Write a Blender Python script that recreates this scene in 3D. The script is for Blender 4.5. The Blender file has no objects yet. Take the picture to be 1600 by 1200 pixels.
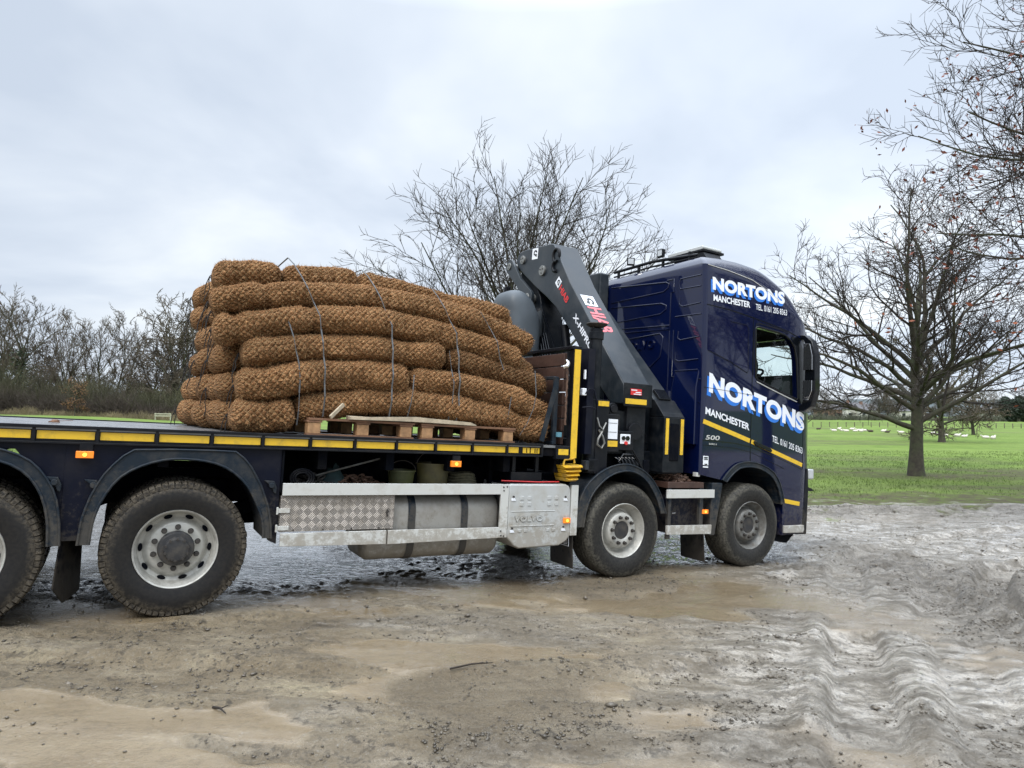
import bpy, math, random
import numpy as np
from mathutils import Vector, Matrix
sc = bpy.context.scene
COL = sc.collection
R = math.radians
rng = np.random.default_rng(7)
random.seed(7)

# ---------------------------------------------------------------- camera
cam_d = bpy.data.cameras.new('camera'); cam = bpy.data.objects.new('camera', cam_d); COL.objects.link(cam)
cam_d.sensor_width = 36.0; cam_d.lens = 36.0 * 1039.8 / 1600.0
cam_d.clip_start = 0.1; cam_d.clip_end = 3000
CR = Matrix(((0.99997, -0.0080, 0.0), (-0.000308, -0.03844, -0.99926), (0.00799, 0.99923, -0.03844)))
# columns of the camera matrix: right, up, back
rt = Vector((0.999968, -0.0003075, 0.0079938)); fw = Vector((0.0, 0.999261, 0.0384395)); upv = Vector((-0.0079997, -0.0384382, 0.999229))
m = Matrix((rt, upv, -fw)).transposed().to_4x4(); m.translation = Vector((0, 0, 1.6)); cam.matrix_world = m
sc.camera = cam

# ---------------------------------------------------------------- world
SUN_EL, SUN_AZ = R(48), R(205)          # azimuth clockwise from +Y : sun behind the camera's left shoulder
w = bpy.data.worlds.new('World'); sc.world = w; w.use_nodes = True
nt = w.node_tree; nt.nodes.clear()
def N(t, nt=nt, **k):
    n = nt.nodes.new(t)
    for a, b in k.items(): setattr(n, a, b)
    return n
out = N('ShaderNodeOutputWorld'); bg = N('ShaderNodeBackground')
sky = N('ShaderNodeTexSky', sky_type='NISHITA', sun_disc=False, sun_elevation=SUN_EL, sun_rotation=SUN_AZ)
skb = N('ShaderNodeVectorMath', operation='SCALE'); skb.inputs['Scale'].default_value = 0.09
nt.links.new(sky.outputs[0], skb.inputs[0])
tc = N('ShaderNodeTexCoord'); sep = N('ShaderNodeSeparateXYZ'); nt.links.new(tc.outputs['Generated'], sep.inputs[0])
# cloud deck: project the view direction on a plane overhead
mz = N('ShaderNodeMath', operation='ADD'); nt.links.new(sep.outputs['Z'], mz.inputs[0]); mz.inputs[1].default_value = 0.22
mzm = N('ShaderNodeMath', operation='MAXIMUM'); nt.links.new(mz.outputs[0], mzm.inputs[0]); mzm.inputs[1].default_value = 0.08
dx = N('ShaderNodeMath', operation='DIVIDE'); dy = N('ShaderNodeMath', operation='DIVIDE')
nt.links.new(sep.outputs['X'], dx.inputs[0]); nt.links.new(mzm.outputs[0], dx.inputs[1])
nt.links.new(sep.outputs['Y'], dy.inputs[0]); nt.links.new(mzm.outputs[0], dy.inputs[1])
cmb = N('ShaderNodeCombineXYZ'); nt.links.new(dx.outputs[0], cmb.inputs[0]); nt.links.new(dy.outputs[0], cmb.inputs[1])
n1 = N('ShaderNodeTexNoise'); n1.inputs['Scale'].default_value = 1.25; n1.inputs['Detail'].default_value = 5; n1.inputs['Roughness'].default_value = 0.5
n1.inputs['Distortion'].default_value = 0.25
nt.links.new(cmb.outputs[0], n1.inputs['Vector'])
cr = N('ShaderNodeValToRGB'); nt.links.new(n1.outputs[0], cr.inputs[0])
e = cr.color_ramp.elements
e[0].position = 0.36; e[0].color = (0.60, 0.68, 0.80, 1)
e[1].position = 0.66; e[1].color = (0.87, 0.93, 0.985, 1)
el = e.new(0.5); el.color = (0.71, 0.785, 0.89, 1)
# brighter higher up, as under a real overcast
up = N('ShaderNodeMapRange'); nt.links.new(sep.outputs['Z'], up.inputs[0])
up.inputs['From Min'].default_value = 0.52; up.inputs['From Max'].default_value = 1.0
up.inputs['To Min'].default_value = 1.0; up.inputs['To Max'].default_value = 5.4
sx = N('ShaderNodeMapRange'); nt.links.new(sep.outputs['X'], sx.inputs[0])
sx.inputs['From Min'].default_value = -0.6; sx.inputs['From Max'].default_value = 0.5
sx.inputs['To Min'].default_value = 0.93; sx.inputs['To Max'].default_value = 1.10
mu0 = N('ShaderNodeMath', operation='MULTIPLY'); nt.links.new(up.outputs[0], mu0.inputs[0]); nt.links.new(sx.outputs[0], mu0.inputs[1])
mu = N('ShaderNodeVectorMath', operation='SCALE'); nt.links.new(cr.outputs[0], mu.inputs[0]); nt.links.new(mu0.outputs[0], mu.inputs['Scale'])
mx = N('ShaderNodeMix', data_type='RGBA'); mx.inputs[0].default_value = 0.95
nt.links.new(skb.outputs[0], mx.inputs[6]); nt.links.new(mu.outputs[0], mx.inputs[7])
nt.links.new(mx.outputs[2], bg.inputs['Color']); bg.inputs['Strength'].default_value = 1.0
nt.links.new(bg.outputs[0], out.inputs[0])

sl = bpy.data.lights.new('sun', 'SUN'); sl.energy = 1.5; sl.angle = R(18); sl.color = (1, 0.96, 0.9)
so = bpy.data.objects.new('sun', sl); COL.objects.link(so)
sd = Vector((math.sin(SUN_AZ) * math.cos(SUN_EL), math.cos(SUN_AZ) * math.cos(SUN_EL), math.sin(SUN_EL)))
so.rotation_euler = sd.to_track_quat('Z', 'Y').to_euler(); so.location = sd * 50
sc.view_settings.view_transform = 'Standard'; sc.view_settings.look = 'None'
sc.view_settings.exposure = 0.2; sc.view_settings.gamma = 1.0

# ---------------------------------------------------------------- helpers
def tag(o, label=None, cat=None, group=None, kind=None):
    if label: o['label'] = label
    if cat: o['category'] = cat
    if group: o['group'] = group
    if kind: o['kind'] = kind
    return o

def empty(name, parent=None, loc=(0, 0, 0)):
    o = bpy.data.objects.new(name, None); COL.objects.link(o); o.parent = parent; o.location = loc
    o.empty_display_size = 0.1
    return o

def np_mesh(name, v, f, smooth=False):
    """v (n,3) array, f: (m,k) array of one face size, or list of arrays"""
    me = bpy.data.meshes.new(name)
    v = np.asarray(v, dtype=np.float32)
    fl = f if isinstance(f, list) else [f]
    fl = [np.asarray(a, dtype=np.int32) for a in fl if len(a)]
    me.vertices.add(len(v)); me.vertices.foreach_set('co', v.ravel())
    tot = np.concatenate([np.full(len(a), a.shape[1], dtype=np.int32) for a in fl])
    idx = np.concatenate([a.ravel() for a in fl])
    st = np.concatenate([[0], np.cumsum(tot)[:-1]]).astype(np.int32)
    me.loops.add(len(idx)); me.loops.foreach_set('vertex_index', idx)
    me.polygons.add(len(tot)); me.polygons.foreach_set('loop_start', st)
    me.polygons.foreach_set('loop_total', tot)
    if smooth: me.polygons.foreach_set('use_smooth', np.ones(len(tot), dtype=bool))
    me.update(calc_edges=True)
    return me

def link(name, me, mat, parent=None, loc=None):
    o = bpy.data.objects.new(name, me); COL.objects.link(o)
    if mat and not me.materials: me.materials.append(mat)
    if parent: o.parent = parent
    if loc: o.location = loc
    return o

class MB:
    def __init__(s): s.v = []; s.f = []
    def add(s, vs, fs):
        b = len(s.v); s.v += [tuple(p) for p in vs]; s.f += [[b + i for i in q] for q in fs]; return s
    def box(s, x0, x1, y0, y1, z0, z1):
        v = [(x, y, z) for z in (z0, z1) for y in (y0, y1) for x in (x0, x1)]
        return s.add(v, [(0, 2, 3, 1), (4, 5, 7, 6), (0, 1, 5, 4), (2, 6, 7, 3), (0, 4, 6, 2), (1, 3, 7, 5)])
    def prism(s, pts, a, b, axis='y'):
        """pts polygon in the two other axes; extruded from a to b"""
        n = len(pts)
        def P(p, t):
            if axis == 'y': return (p[0], t, p[1])
            if axis == 'x': return (t, p[0], p[1])
            return (p[0], p[1], t)
        v = [P(p, a) for p in pts] + [P(p, b) for p in pts]
        f = [list(range(n))[::-1], list(range(n, 2 * n))] + [(i, (i + 1) % n, n + (i + 1) % n, n + i) for i in range(n)]
        return s.add(v, f)
    def bar(s, p, q, w=0.05, h=None):
        h = h or w; p = Vector(p); q = Vector(q); d = (q - p).normalized()
        u = d.cross(Vector((0, 0, 1)))
        if u.length < 1e-3: u = Vector((1, 0, 0))
        u.normalize(); t = u.cross(d)
        v = [c + u * a * w / 2 + t * b * h / 2 for c in (p, q) for a, b in ((-1, -1), (1, -1), (1, 1), (-1, 1))]
        return s.add(v, [(0, 3, 2, 1), (4, 5, 6, 7), (0, 1, 5, 4), (1, 2, 6, 5), (2, 3, 7, 6), (3, 0, 4, 7)])
    def tube(s, pts, r, n=8, cap=True):
        pts = [Vector(p) for p in pts]; k = len(pts); rr = r if hasattr(r, '__len__') else [r] * k
        vs = []; u = None
        for i, p in enumerate(pts):
            d = (pts[min(i + 1, k - 1)] - pts[max(i - 1, 0)]).normalized()
            if u is None:
                u = d.cross(Vector((0, 0, 1)));
                if u.length < 1e-3: u = Vector((1, 0, 0))
            u = (u - d * u.dot(d)).normalized(); t = d.cross(u)
            for j in range(n):
                a = 2 * math.pi * j / n; vs.append(p + (u * math.cos(a) + t * math.sin(a)) * rr[i])
        fs = [(i * n + j, i * n + (j + 1) % n, (i + 1) * n + (j + 1) % n, (i + 1) * n + j) for i in range(k - 1) for j in range(n)]
        if cap: fs += [list(range(n))[::-1], list(range((k - 1) * n, k * n))]
        return s.add(vs, fs)
    def cyl(s, p, q, r, n=24): return s.tube([p, q], r, n)
    def lathe(s, prof, cx, cz, n=64, cy=0.0):
        """prof list of (r, y) around an axis parallel to y through (cx, cz)"""
        k = len(prof); vs = []
        for r, y in prof:
            for j in range(n):
                a = 2 * math.pi * j / n; vs.append((cx + r * math.cos(a), cy + y, cz + r * math.sin(a)))
        fs = [(i * n + j, (i + 1) * n + j, (i + 1) * n + (j + 1) % n, i * n + (j + 1) % n) for i in range(k - 1) for j in range(n)]
        if prof[0][0] > 1e-4 and prof[0][0] < 0.2: fs.append([j for j in range(n)])
        if prof[-1][0] < 0.2 and prof[-1][0] > 1e-4: fs.append([(k - 1) * n + j for j in range(n)][::-1])
        return s.add(vs, fs)
    def build(s, name, mat, parent=None, smooth=35, bevel=0):
        me = bpy.data.meshes.new(name); me.from_pydata(s.v, [], s.f); me.validate(); me.update()
        import bmesh
        bm = bmesh.new(); bm.from_mesh(me); bmesh.ops.recalc_face_normals(bm, faces=bm.faces); bm.to_mesh(me); bm.free()
        if smooth:
            me.polygons.foreach_set('use_smooth', np.ones(len(me.polygons), dtype=bool)); me.set_sharp_from_angle(angle=R(smooth))
        o = link(name, me, mat, parent)
        if bevel:
            b = o.modifiers.new('bevel', 'BEVEL'); b.width = bevel; b.segments = 2; b.limit_method = 'ANGLE'; b.angle_limit = R(40); b.harden_normals = True
        return o

def each(mb, name, mat, parent=None, smooth=35, bevel=0):
    """build every separate piece held by mb as an object of its own"""
    n = len(mb.v); par = list(range(n))
    def find(i):
        while par[i] != i: par[i] = par[par[i]]; i = par[i]
        return i
    for f in mb.f:
        for i in f[1:]: par[find(i)] = find(f[0])
    isl = {}
    for i in range(n): isl.setdefault(find(i), []).append(i)
    keys = list(isl); bb = []
    for k in keys: a = np.array([mb.v[i] for i in isl[k]]); bb.append((a.min(0), a.max(0)))
    g = list(range(len(keys)))
    def gf(i):
        while g[i] != i: i = g[i]
        return i
    for i in range(len(keys)):
        for j in range(i):
            gap = np.maximum(0, np.maximum(bb[i][0] - bb[j][1], bb[j][0] - bb[i][1])); sz = max((bb[i][1] - bb[i][0]).max(), (bb[j][1] - bb[j][0]).max())
            if np.linalg.norm(gap) <= max(.02, .5 * sz): g[gf(i)] = gf(j)
    lab = {v: gf(q) for q, k in enumerate(keys) for v in isl[k]}; obs = []
    for k in sorted(set(lab.values())):
        ids = [i for i in range(n) if lab[i] == k]; mp_ = {v: q for q, v in enumerate(ids)}
        m2 = MB(); m2.v = [mb.v[i] for i in ids]; m2.f = [[mp_[i] for i in f] for f in mb.f if f[0] in mp_]; obs.append(m2.build(name, mat, parent, smooth, bevel))
    return obs

def evalmesh(o):
    dg = bpy.context.evaluated_depsgraph_get(); dg.update()
    return bpy.data.meshes.new_from_object(o.evaluated_get(dg))

_txt = {}
def text_mesh(s, bold=0.0, extr=0.0, spacing=1.0):
    k = (s, bold, extr, spacing)
    if k in _txt: return _txt[k]
    c = bpy.data.curves.new('lettering', 'FONT'); c.body = s; c.size = 1; c.offset = bold; c.extrude = extr; c.resolution_u = 6; c.space_character = spacing
    o = bpy.data.objects.new('lettering', c); COL.objects.link(o)
    me = evalmesh(o); bpy.data.objects.remove(o)
    v = np.zeros(len(me.vertices) * 3); me.vertices.foreach_get('co', v); v = v.reshape(-1, 3)
    f = [list(p.vertices) for p in me.polygons]
    lo = v.min(0); hi = v.max(0)
    v = (v - np.array([lo[0], lo[1], 0])) / np.array([hi[0] - lo[0], hi[1] - lo[1], 1])
    _txt[k] = (v, f); return _txt[k]

def text(name, s, mat, parent, o, xd, yd, wd, ht, bold=0.02, extr=0.0, lift=0.0, shear=0.0, spacing=1.0, warp=None):
    """lettering of width wd and height ht; origin o, directions xd, yd"""
    v, f = text_mesh(s, bold, extr, spacing)
    xd = Vector(xd).normalized(); yd = Vector(yd).normalized(); nd = xd.cross(yd).normalized(); o = Vector(o) + nd * lift
    mb = MB()
    vs = [o + xd * (p[0] * wd + p[1] * ht * shear) + yd * (p[1] * ht) + nd * p[2] for p in v]
    if warp: vs = [warp(p) for p in vs]
    me = bpy.data.meshes.new(name); me.from_pydata([tuple(p) for p in vs], [], f); me.update()
    return link(name, me, mat, parent)

# ---------------------------------------------------------------- materials
def mat(name, col=(0.5, 0.5, 0.5), rough=0.5, metal=0.0, coat=0.0, emit=None, var=0.0, vscale=8.0, dirt=None, dscale=3.0, damt=0.5, dlo=0.45, dhi=0.65, bump=0.0, bscale=60.0, rvar=0.0, spec=None):
    m = bpy.data.materials.new(name); m.use_nodes = True; t = m.node_tree; b = t.nodes['Principled BSDF']
    b.inputs['Roughness'].default_value = rough; b.inputs['Metallic'].default_value = metal
    if coat: b.inputs['Coat Weight'].default_value = coat; b.inputs['Coat Roughness'].default_value = 0.03
    if spec is not None: b.inputs['Specular IOR Level'].default_value = spec
    co = t.nodes.new('ShaderNodeTexCoord'); L = t.links.new
    base = t.nodes.new('ShaderNodeRGB'); base.outputs[0].default_value = (*col, 1); cur = base.outputs[0]
    if var:
        n = t.nodes.new('ShaderNodeTexNoise'); n.inputs['Scale'].default_value = vscale; n.inputs['Detail'].default_value = 6; L(co.outputs['Object'], n.inputs['Vector'])
        mr = t.nodes.new('ShaderNodeMapRange'); L(n.outputs[0], mr.inputs[0]); mr.inputs[1].default_value = .3; mr.inputs[2].default_value = .7
        mr.inputs[3].default_value = 1 - var; mr.inputs[4].default_value = 1 + var
        s = t.nodes.new('ShaderNodeVectorMath'); s.operation = 'SCALE'; L(cur, s.inputs[0]); L(mr.outputs[0], s.inputs['Scale']); cur = s.outputs[0]
    if dirt:
        n = t.nodes.new('ShaderNodeTexNoise'); n.inputs['Scale'].default_value = dscale; n.inputs['Detail'].default_value = 9; n.inputs['Roughness'].default_value = .65; L(co.outputs['Object'], n.inputs['Vector'])
        mr = t.nodes.new('ShaderNodeMapRange'); L(n.outputs[0], mr.inputs[0]); mr.inputs[1].default_value = dlo; mr.inputs[2].default_value = dhi; mr.inputs[4].default_value = damt
        x = t.nodes.new('ShaderNodeMix'); x.data_type = 'RGBA'; L(mr.outputs[0], x.inputs[0]); L(cur, x.inputs[6]); x.inputs[7].default_value = (*dirt, 1); cur = x.outputs[2]
        r2 = t.nodes.new('ShaderNodeMix'); r2.data_type = 'FLOAT'; L(mr.outputs[0], r2.inputs[0]); r2.inputs[2].default_value = rough; r2.inputs[3].default_value = 0.75; L(r2.outputs[0], b.inputs['Roughness'])
    L(cur, b.inputs['Base Color'])
    if bump:
        n = t.nodes.new('ShaderNodeTexNoise'); n.inputs['Scale'].default_value = bscale; n.inputs['Detail'].default_value = 4; L(co.outputs['Object'], n.inputs['Vector'])
        bp = t.nodes.new('ShaderNodeBump'); bp.inputs['Strength'].default_value = bump; bp.inputs['Distance'].default_value = 0.01; L(n.outputs[0], bp.inputs['Height']); L(bp.outputs[0], b.inputs['Normal'])
    if emit: b.inputs['Emission Color'].default_value = (*emit[:3], 1); b.inputs['Emission Strength'].default_value = emit[3]
    return m

MUDC = (0.17, 0.13, 0.09)
M = dict(
    navy=mat('navy_paint', (0.0012, 0.0042, 0.030), 0.3, coat=1.0, spec=.05, dirt=(0.05, 0.045, 0.04), dscale=1.3, damt=0.03, dlo=.5, dhi=.75),
    navydk=mat('dark_navy_paint', (0.003, 0.0045, 0.013), 0.4, spec=.16, dirt=(0.05, 0.045, 0.04), dscale=4, damt=.18),
    black=mat('black_plastic', (0.004, 0.005, 0.008), 0.4, spec=.22, dirt=(0.05, 0.045, 0.04), dscale=6, damt=.2),
    fender=mat('mudguard_plastic', (0.009, 0.016, 0.025), 0.42, spec=.25, dirt=(0.09, 0.08, 0.065), dscale=7, damt=.35, bump=.15, bscale=150),
    black2=mat('black_gloss', (0.003, 0.004, 0.006), 0.18, spec=.35),
    chassis=mat('chassis_black', (0.002, 0.003, 0.006), 0.8, spec=.08, dirt=(0.02, 0.017, 0.013), dscale=5, damt=.3),
    crane=mat('crane_grey_paint', (0.015, 0.021, 0.027), 0.36, spec=.4, var=.12, vscale=3, dirt=(0.10, 0.10, 0.10), dscale=4, damt=.25, bump=.05, bscale=120),
    cranedk=mat('crane_black_paint', (0.004, 0.006, 0.009), 0.4, spec=.2, dirt=(0.05, 0.05, 0.05), dscale=6, damt=.3),
    pin=mat('pin_steel', (0.22, 0.22, 0.21), 0.5, metal=.6, var=.2, vscale=30),
    oiltank=mat('grey_plastic_tank', (0.065, 0.078, 0.09), 0.5, var=.15, vscale=4),
    white=mat('white_vinyl', (0.80, 0.82, 0.86), 0.4),
    blue=mat('blue_vinyl', (0.02, 0.17, 0.62), 0.4),
    red=mat('red_vinyl', (0.62, 0.03, 0.03), 0.4),
    pink=mat('faded_red_vinyl', (0.72, 0.16, 0.18), 0.5),
    yellow=mat('yellow_reflective_tape', (0.75, 0.47, 0.025), 0.35, dirt=(0.16, 0.12, 0.05), dscale=14, damt=.55, dlo=.5, dhi=.8),
    yplastic=mat('yellow_plastic', (0.62, 0.36, 0.02), 0.4, dirt=(0.15, 0.11, 0.06), dscale=18, damt=.6),
    alu=mat('aluminium_rail', (0.60, 0.60, 0.57), 0.45, metal=0.25, dirt=(0.33, 0.28, 0.20), dscale=7, damt=.5, dlo=.5, dhi=.8),
    alutank=mat('aluminium_tank', (0.30, 0.29, 0.265), 0.45, metal=0.3, dirt=(0.18, 0.155, 0.125), dscale=4, damt=.7),
    tankpanel=mat('grey_cover_plastic', (0.44, 0.45, 0.44), 0.5, dirt=(0.30, 0.26, 0.19), dscale=5, damt=.6, dlo=.45, dhi=.75),
    amber=mat('amber_lens', (0.85, 0.2, 0.01), 0.2, coat=.5, emit=(1.0, 0.28, 0.02, .35)),
    amberlit=mat('amber_lit_bulb', (0.9, 0.4, 0.02), 0.2, emit=(1.0, 0.55, 0.08, 1.6)),
    glass=None, chrome=mat('chrome', (0.6, 0.6, 0.6), 0.12, metal=1.0),
    deck=mat('wet_deck_metal', (0.16, 0.165, 0.17), 0.25, var=.2, vscale=5, dirt=(0.10, 0.09, 0.08), dscale=3, damt=.5),
    timber=mat('dark_hardwood', (0.055, 0.028, 0.020), 0.55, var=.35, vscale=7, bump=.3, bscale=30),
    pallet=mat('pallet_timber', (0.17, 0.085, 0.045), 0.7, var=.35, vscale=9, bump=.3, bscale=40),
    palblock=mat('pallet_end_grain', (0.34, 0.19, 0.09), 0.7, var=.3, vscale=20, bump=.3, bscale=40),
    plank=mat('weathered_plank', (0.42, 0.35, 0.25), 0.75, var=.25, vscale=12, bump=.3, bscale=30),
    rubber=mat('tyre_rubber', (0.014, 0.014, 0.015), 0.55, dirt=(0.10, 0.085, 0.065), dscale=9, damt=.75, dlo=.40, dhi=.62, bump=.3, bscale=90),
    muddytyre=mat('muddy_tyre_rubber', (0.016, 0.016, 0.016), 0.6, dirt=(0.20, 0.15, 0.105), dscale=9, damt=.95, dlo=.30, dhi=.50, bump=.9, bscale=70),
    rim=mat('painted_steel_rim', (0.46, 0.45, 0.41), 0.40, metal=.25, dirt=(0.10, 0.085, 0.065), dscale=9, damt=.6, dlo=.48, dhi=.72),
    rimdk=mat('dull_steel_rim', (0.20, 0.20, 0.19), 0.5, metal=.4, dirt=(0.10, 0.085, 0.065), dscale=10, damt=.8, dlo=.40, dhi=.65),
    hub=mat('dark_hub', (0.025, 0.025, 0.027), 0.5, dirt=(0.10, 0.085, 0.065), dscale=12, damt=.5),
    nut=mat('rusty_nut', (0.035, 0.03, 0.026), 0.6, var=.3, vscale=40),
    strap=mat('grey_webbing', (0.10, 0.105, 0.11), 0.7, var=.2, vscale=50),
    cord=mat('black_cord', (0.015, 0.013, 0.012), 0.8),
    interior=mat('cab_interior', (0.014, 0.018, 0.018), 0.95, spec=0.0, var=.2, vscale=5),
    rust=mat('rusty_chain', (0.10, 0.055, 0.035), 0.7, var=.4, vscale=40),
    bucket=mat('dull_green_plastic', (0.07, 0.075, 0.025), 0.5, var=.3, vscale=10, dirt=(0.03, 0.03, 0.025), damt=.6),
    tealrag=mat('teal_cloth', (0.012, 0.03, 0.032), 0.8, var=.3, vscale=15),
    lamp=mat('lamp_glass', (0.55, 0.57, 0.58), 0.1, metal=.3),
    bark=mat('bark', (0.050, 0.042, 0.030), 0.9, var=.35, vscale=9, dirt=(0.055, 0.075, 0.025), dscale=2.2, damt=.6, bump=1.0, bscale=16),
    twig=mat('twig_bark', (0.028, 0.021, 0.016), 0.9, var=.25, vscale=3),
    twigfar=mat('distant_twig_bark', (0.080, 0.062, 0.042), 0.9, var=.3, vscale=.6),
    leafred=mat('dead_oak_leaf', (0.14, 0.035, 0.016), 0.7, var=.4, vscale=2),
    leaforange=mat('orange_leaf', (0.26, 0.13, 0.05), 0.7, var=.3, vscale=2),
    ivy=mat('ivy_leaf', (0.030, 0.050, 0.018), 0.6, var=.4, vscale=2),
    scrub=mat('scrub_twigs', (0.075, 0.072, 0.036), 0.9, var=.6, vscale=.22),
    reed=mat('dry_grass', (0.22, 0.18, 0.10), 0.9, var=.3, vscale=.5),
    blade=mat('grass_blade', (0.105, 0.155, 0.032), 0.7, var=.45, vscale=.9),
    wool=mat('sheep_wool', (0.62, 0.58, 0.50), 0.95, var=.15, vscale=8),
    wooldk=mat('dark_sheep_wool', (0.06, 0.045, 0.035), 0.95, var=.2, vscale=8),
    render=mat('house_render', (0.62, 0.60, 0.56), 0.8, var=.08), slate=mat('roof_slate', (0.10, 0.095, 0.10), 0.7, var=.2),
    brick=mat('house_brick', (0.20, 0.12, 0.09), 0.8, var=.15), pane=mat('window_pane', (0.03, 0.035, 0.045), 0.1),
    post=mat('weathered_post', (0.13, 0.11, 0.08), 0.9, var=.3, vscale=5),
    palewood=mat('pale_timber', (0.40, 0.39, 0.30), 0.8, var=.15, vscale=5),
    blankglass=mat('painted_blank_panel', (0.003, 0.005, 0.030), 0.06, coat=.9, spec=.1),
)
g = bpy.data.materials.new('clear_glass'); g.use_nodes = True; t = g.node_tree; t.nodes.clear()
o_ = t.nodes.new('ShaderNodeOutputMaterial'); tr = t.nodes.new('ShaderNodeBsdfTransparent'); gl = t.nodes.new('ShaderNodeBsdfGlossy'); fr = t.nodes.new('ShaderNodeLayerWeight'); mxs = t.nodes.new('ShaderNodeMixShader')
gl.inputs['Roughness'].default_value = 0.0; tr.inputs[0].default_value = (0.86, 0.93, 0.92, 1); fr.inputs[0].default_value = .5
fp = t.nodes.new('ShaderNodeMath'); fp.operation = 'POWER'; t.links.new(fr.outputs['Facing'], fp.inputs[0]); fp.inputs[1].default_value = 5
fa = t.nodes.new('ShaderNodeMath'); fa.operation = 'MULTIPLY_ADD'; t.links.new(fp.outputs[0], fa.inputs[0]); fa.inputs[1].default_value = .7; fa.inputs[2].default_value = .045
t.links.new(fa.outputs[0], mxs.inputs[0]); t.links.new(tr.outputs[0], mxs.inputs[1]); t.links.new(gl.outputs[0], mxs.inputs[2]); t.links.new(mxs.outputs[0], o_.inputs[0])
M['glass'] = g
def splash(m, z0, z1, amt, col=(.10, .085, .065), scale=11):
    t = m.node_tree; b = t.nodes['Principled BSDF']; L = t.links.new; old = b.inputs['Base Color'].links[0].from_socket
    co = [n for n in t.nodes if n.type == 'TEX_COORD'][0]; sp = t.nodes.new('ShaderNodeSeparateXYZ'); L(co.outputs['Object'], sp.inputs[0])
    n = t.nodes.new('ShaderNodeTexNoise'); n.inputs['Scale'].default_value = scale; n.inputs['Detail'].default_value = 10; n.inputs['Roughness'].default_value = .8; L(co.outputs['Object'], n.inputs['Vector'])
    a = t.nodes.new('ShaderNodeMapRange'); L(sp.outputs['Z'], a.inputs[0]); a.inputs[1].default_value = z0; a.inputs[2].default_value = z1; a.inputs[3].default_value = .16; a.inputs[4].default_value = -.14
    s_ = t.nodes.new('ShaderNodeMath'); s_.operation = 'ADD'; L(n.outputs[0], s_.inputs[0]); L(a.outputs[0], s_.inputs[1])
    r = t.nodes.new('ShaderNodeMapRange'); L(s_.outputs[0], r.inputs[0]); r.inputs[1].default_value = .52; r.inputs[2].default_value = .62; r.inputs[4].default_value = amt
    x = t.nodes.new('ShaderNodeMix'); x.data_type = 'RGBA'; L(r.outputs[0], x.inputs[0]); L(old, x.inputs[6]); x.inputs[7].default_value = (*col, 1); L(x.outputs[2], b.inputs['Base Color'])
splash(M['navy'], .35, 1.25, .30); splash(M['navydk'], .4, 1.3, .35); splash(M['fender'], .5, 1.4, .45); splash(M['alu'], .42, 1.05, .55, (.26, .22, .165), 14)
splash(M['tankpanel'], .38, 1.1, .6, (.24, .205, .155)); splash(M['alutank'], .3, 1.0, .55, (.16, .135, .10)); splash(M['black'], .2, 1.3, .35)

# tread plate: raised lozenges in alternating directions, done as a bump
def checker_mat():
    m = mat('tread_plate', (0.33, 0.30, 0.27), 0.42, metal=.35, dirt=(0.22, 0.19, 0.15), dscale=6, damt=.6)
    t = m.node_tree; b = t.nodes['Principled BSDF']; L = t.links.new
    co = [n for n in t.nodes if n.type == 'TEX_COORD'][0]
    sp = t.nodes.new('ShaderNodeSeparateXYZ'); L(co.outputs['Object'], sp.inputs[0])
    def mth(op, a, b2=None):
        n = t.nodes.new('ShaderNodeMath'); n.operation = op
        for i, v in enumerate((a, b2)):
            if v is None: continue
            if isinstance(v, (int, float)): n.inputs[i].default_value = v
            else: L(v, n.inputs[i])
        return n.outputs[0]
    a = mth('MULTIPLY', mth('ADD', sp.outputs['X'], sp.outputs['Z']), 14.0)
    c = mth('MULTIPLY', mth('SUBTRACT', sp.outputs['X'], sp.outputs['Z']), 14.0)
    cb = t.nodes.new('ShaderNodeCombineXYZ'); L(a, cb.inputs[0]); L(c, cb.inputs[1])
    ck = t.nodes.new('ShaderNodeTexChecker'); ck.inputs['Scale'].default_value = 1.0; L(cb.outputs[0], ck.inputs['Vector'])
    s1 = mth('ABSOLUTE', mth('SINE', mth('MULTIPLY', a, 12.0))); s2 = mth('ABSOLUTE', mth('SINE', mth('MULTIPLY', c, 12.0)))
    mxn = t.nodes.new('ShaderNodeMix'); mxn.data_type = 'FLOAT'; L(ck.outputs['Fac'], mxn.inputs[0]); L(s1, mxn.inputs[2]); L(s2, mxn.inputs[3])
    bp = t.nodes.new('ShaderNodeBump'); bp.inputs['Strength'].default_value = .8; bp.inputs['Distance'].default_value = .006; L(mxn.outputs[0], bp.inputs['Height']); L(bp.outputs[0], b.inputs['Normal'])
    # alternate lozenge cells slightly brighter
    old = b.inputs['Base Color'].links[0].from_socket
    br = mth('ADD', mth('MULTIPLY', ck.outputs['Fac'], .09), .93)
    sc_ = t.nodes.new('ShaderNodeVectorMath'); sc_.operation = 'SCALE'; L(old, sc_.inputs[0]); L(br, sc_.inputs['Scale']); L(sc_.outputs[0], b.inputs['Base Color'])
    return m
M['tread'] = checker_mat()
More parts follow.
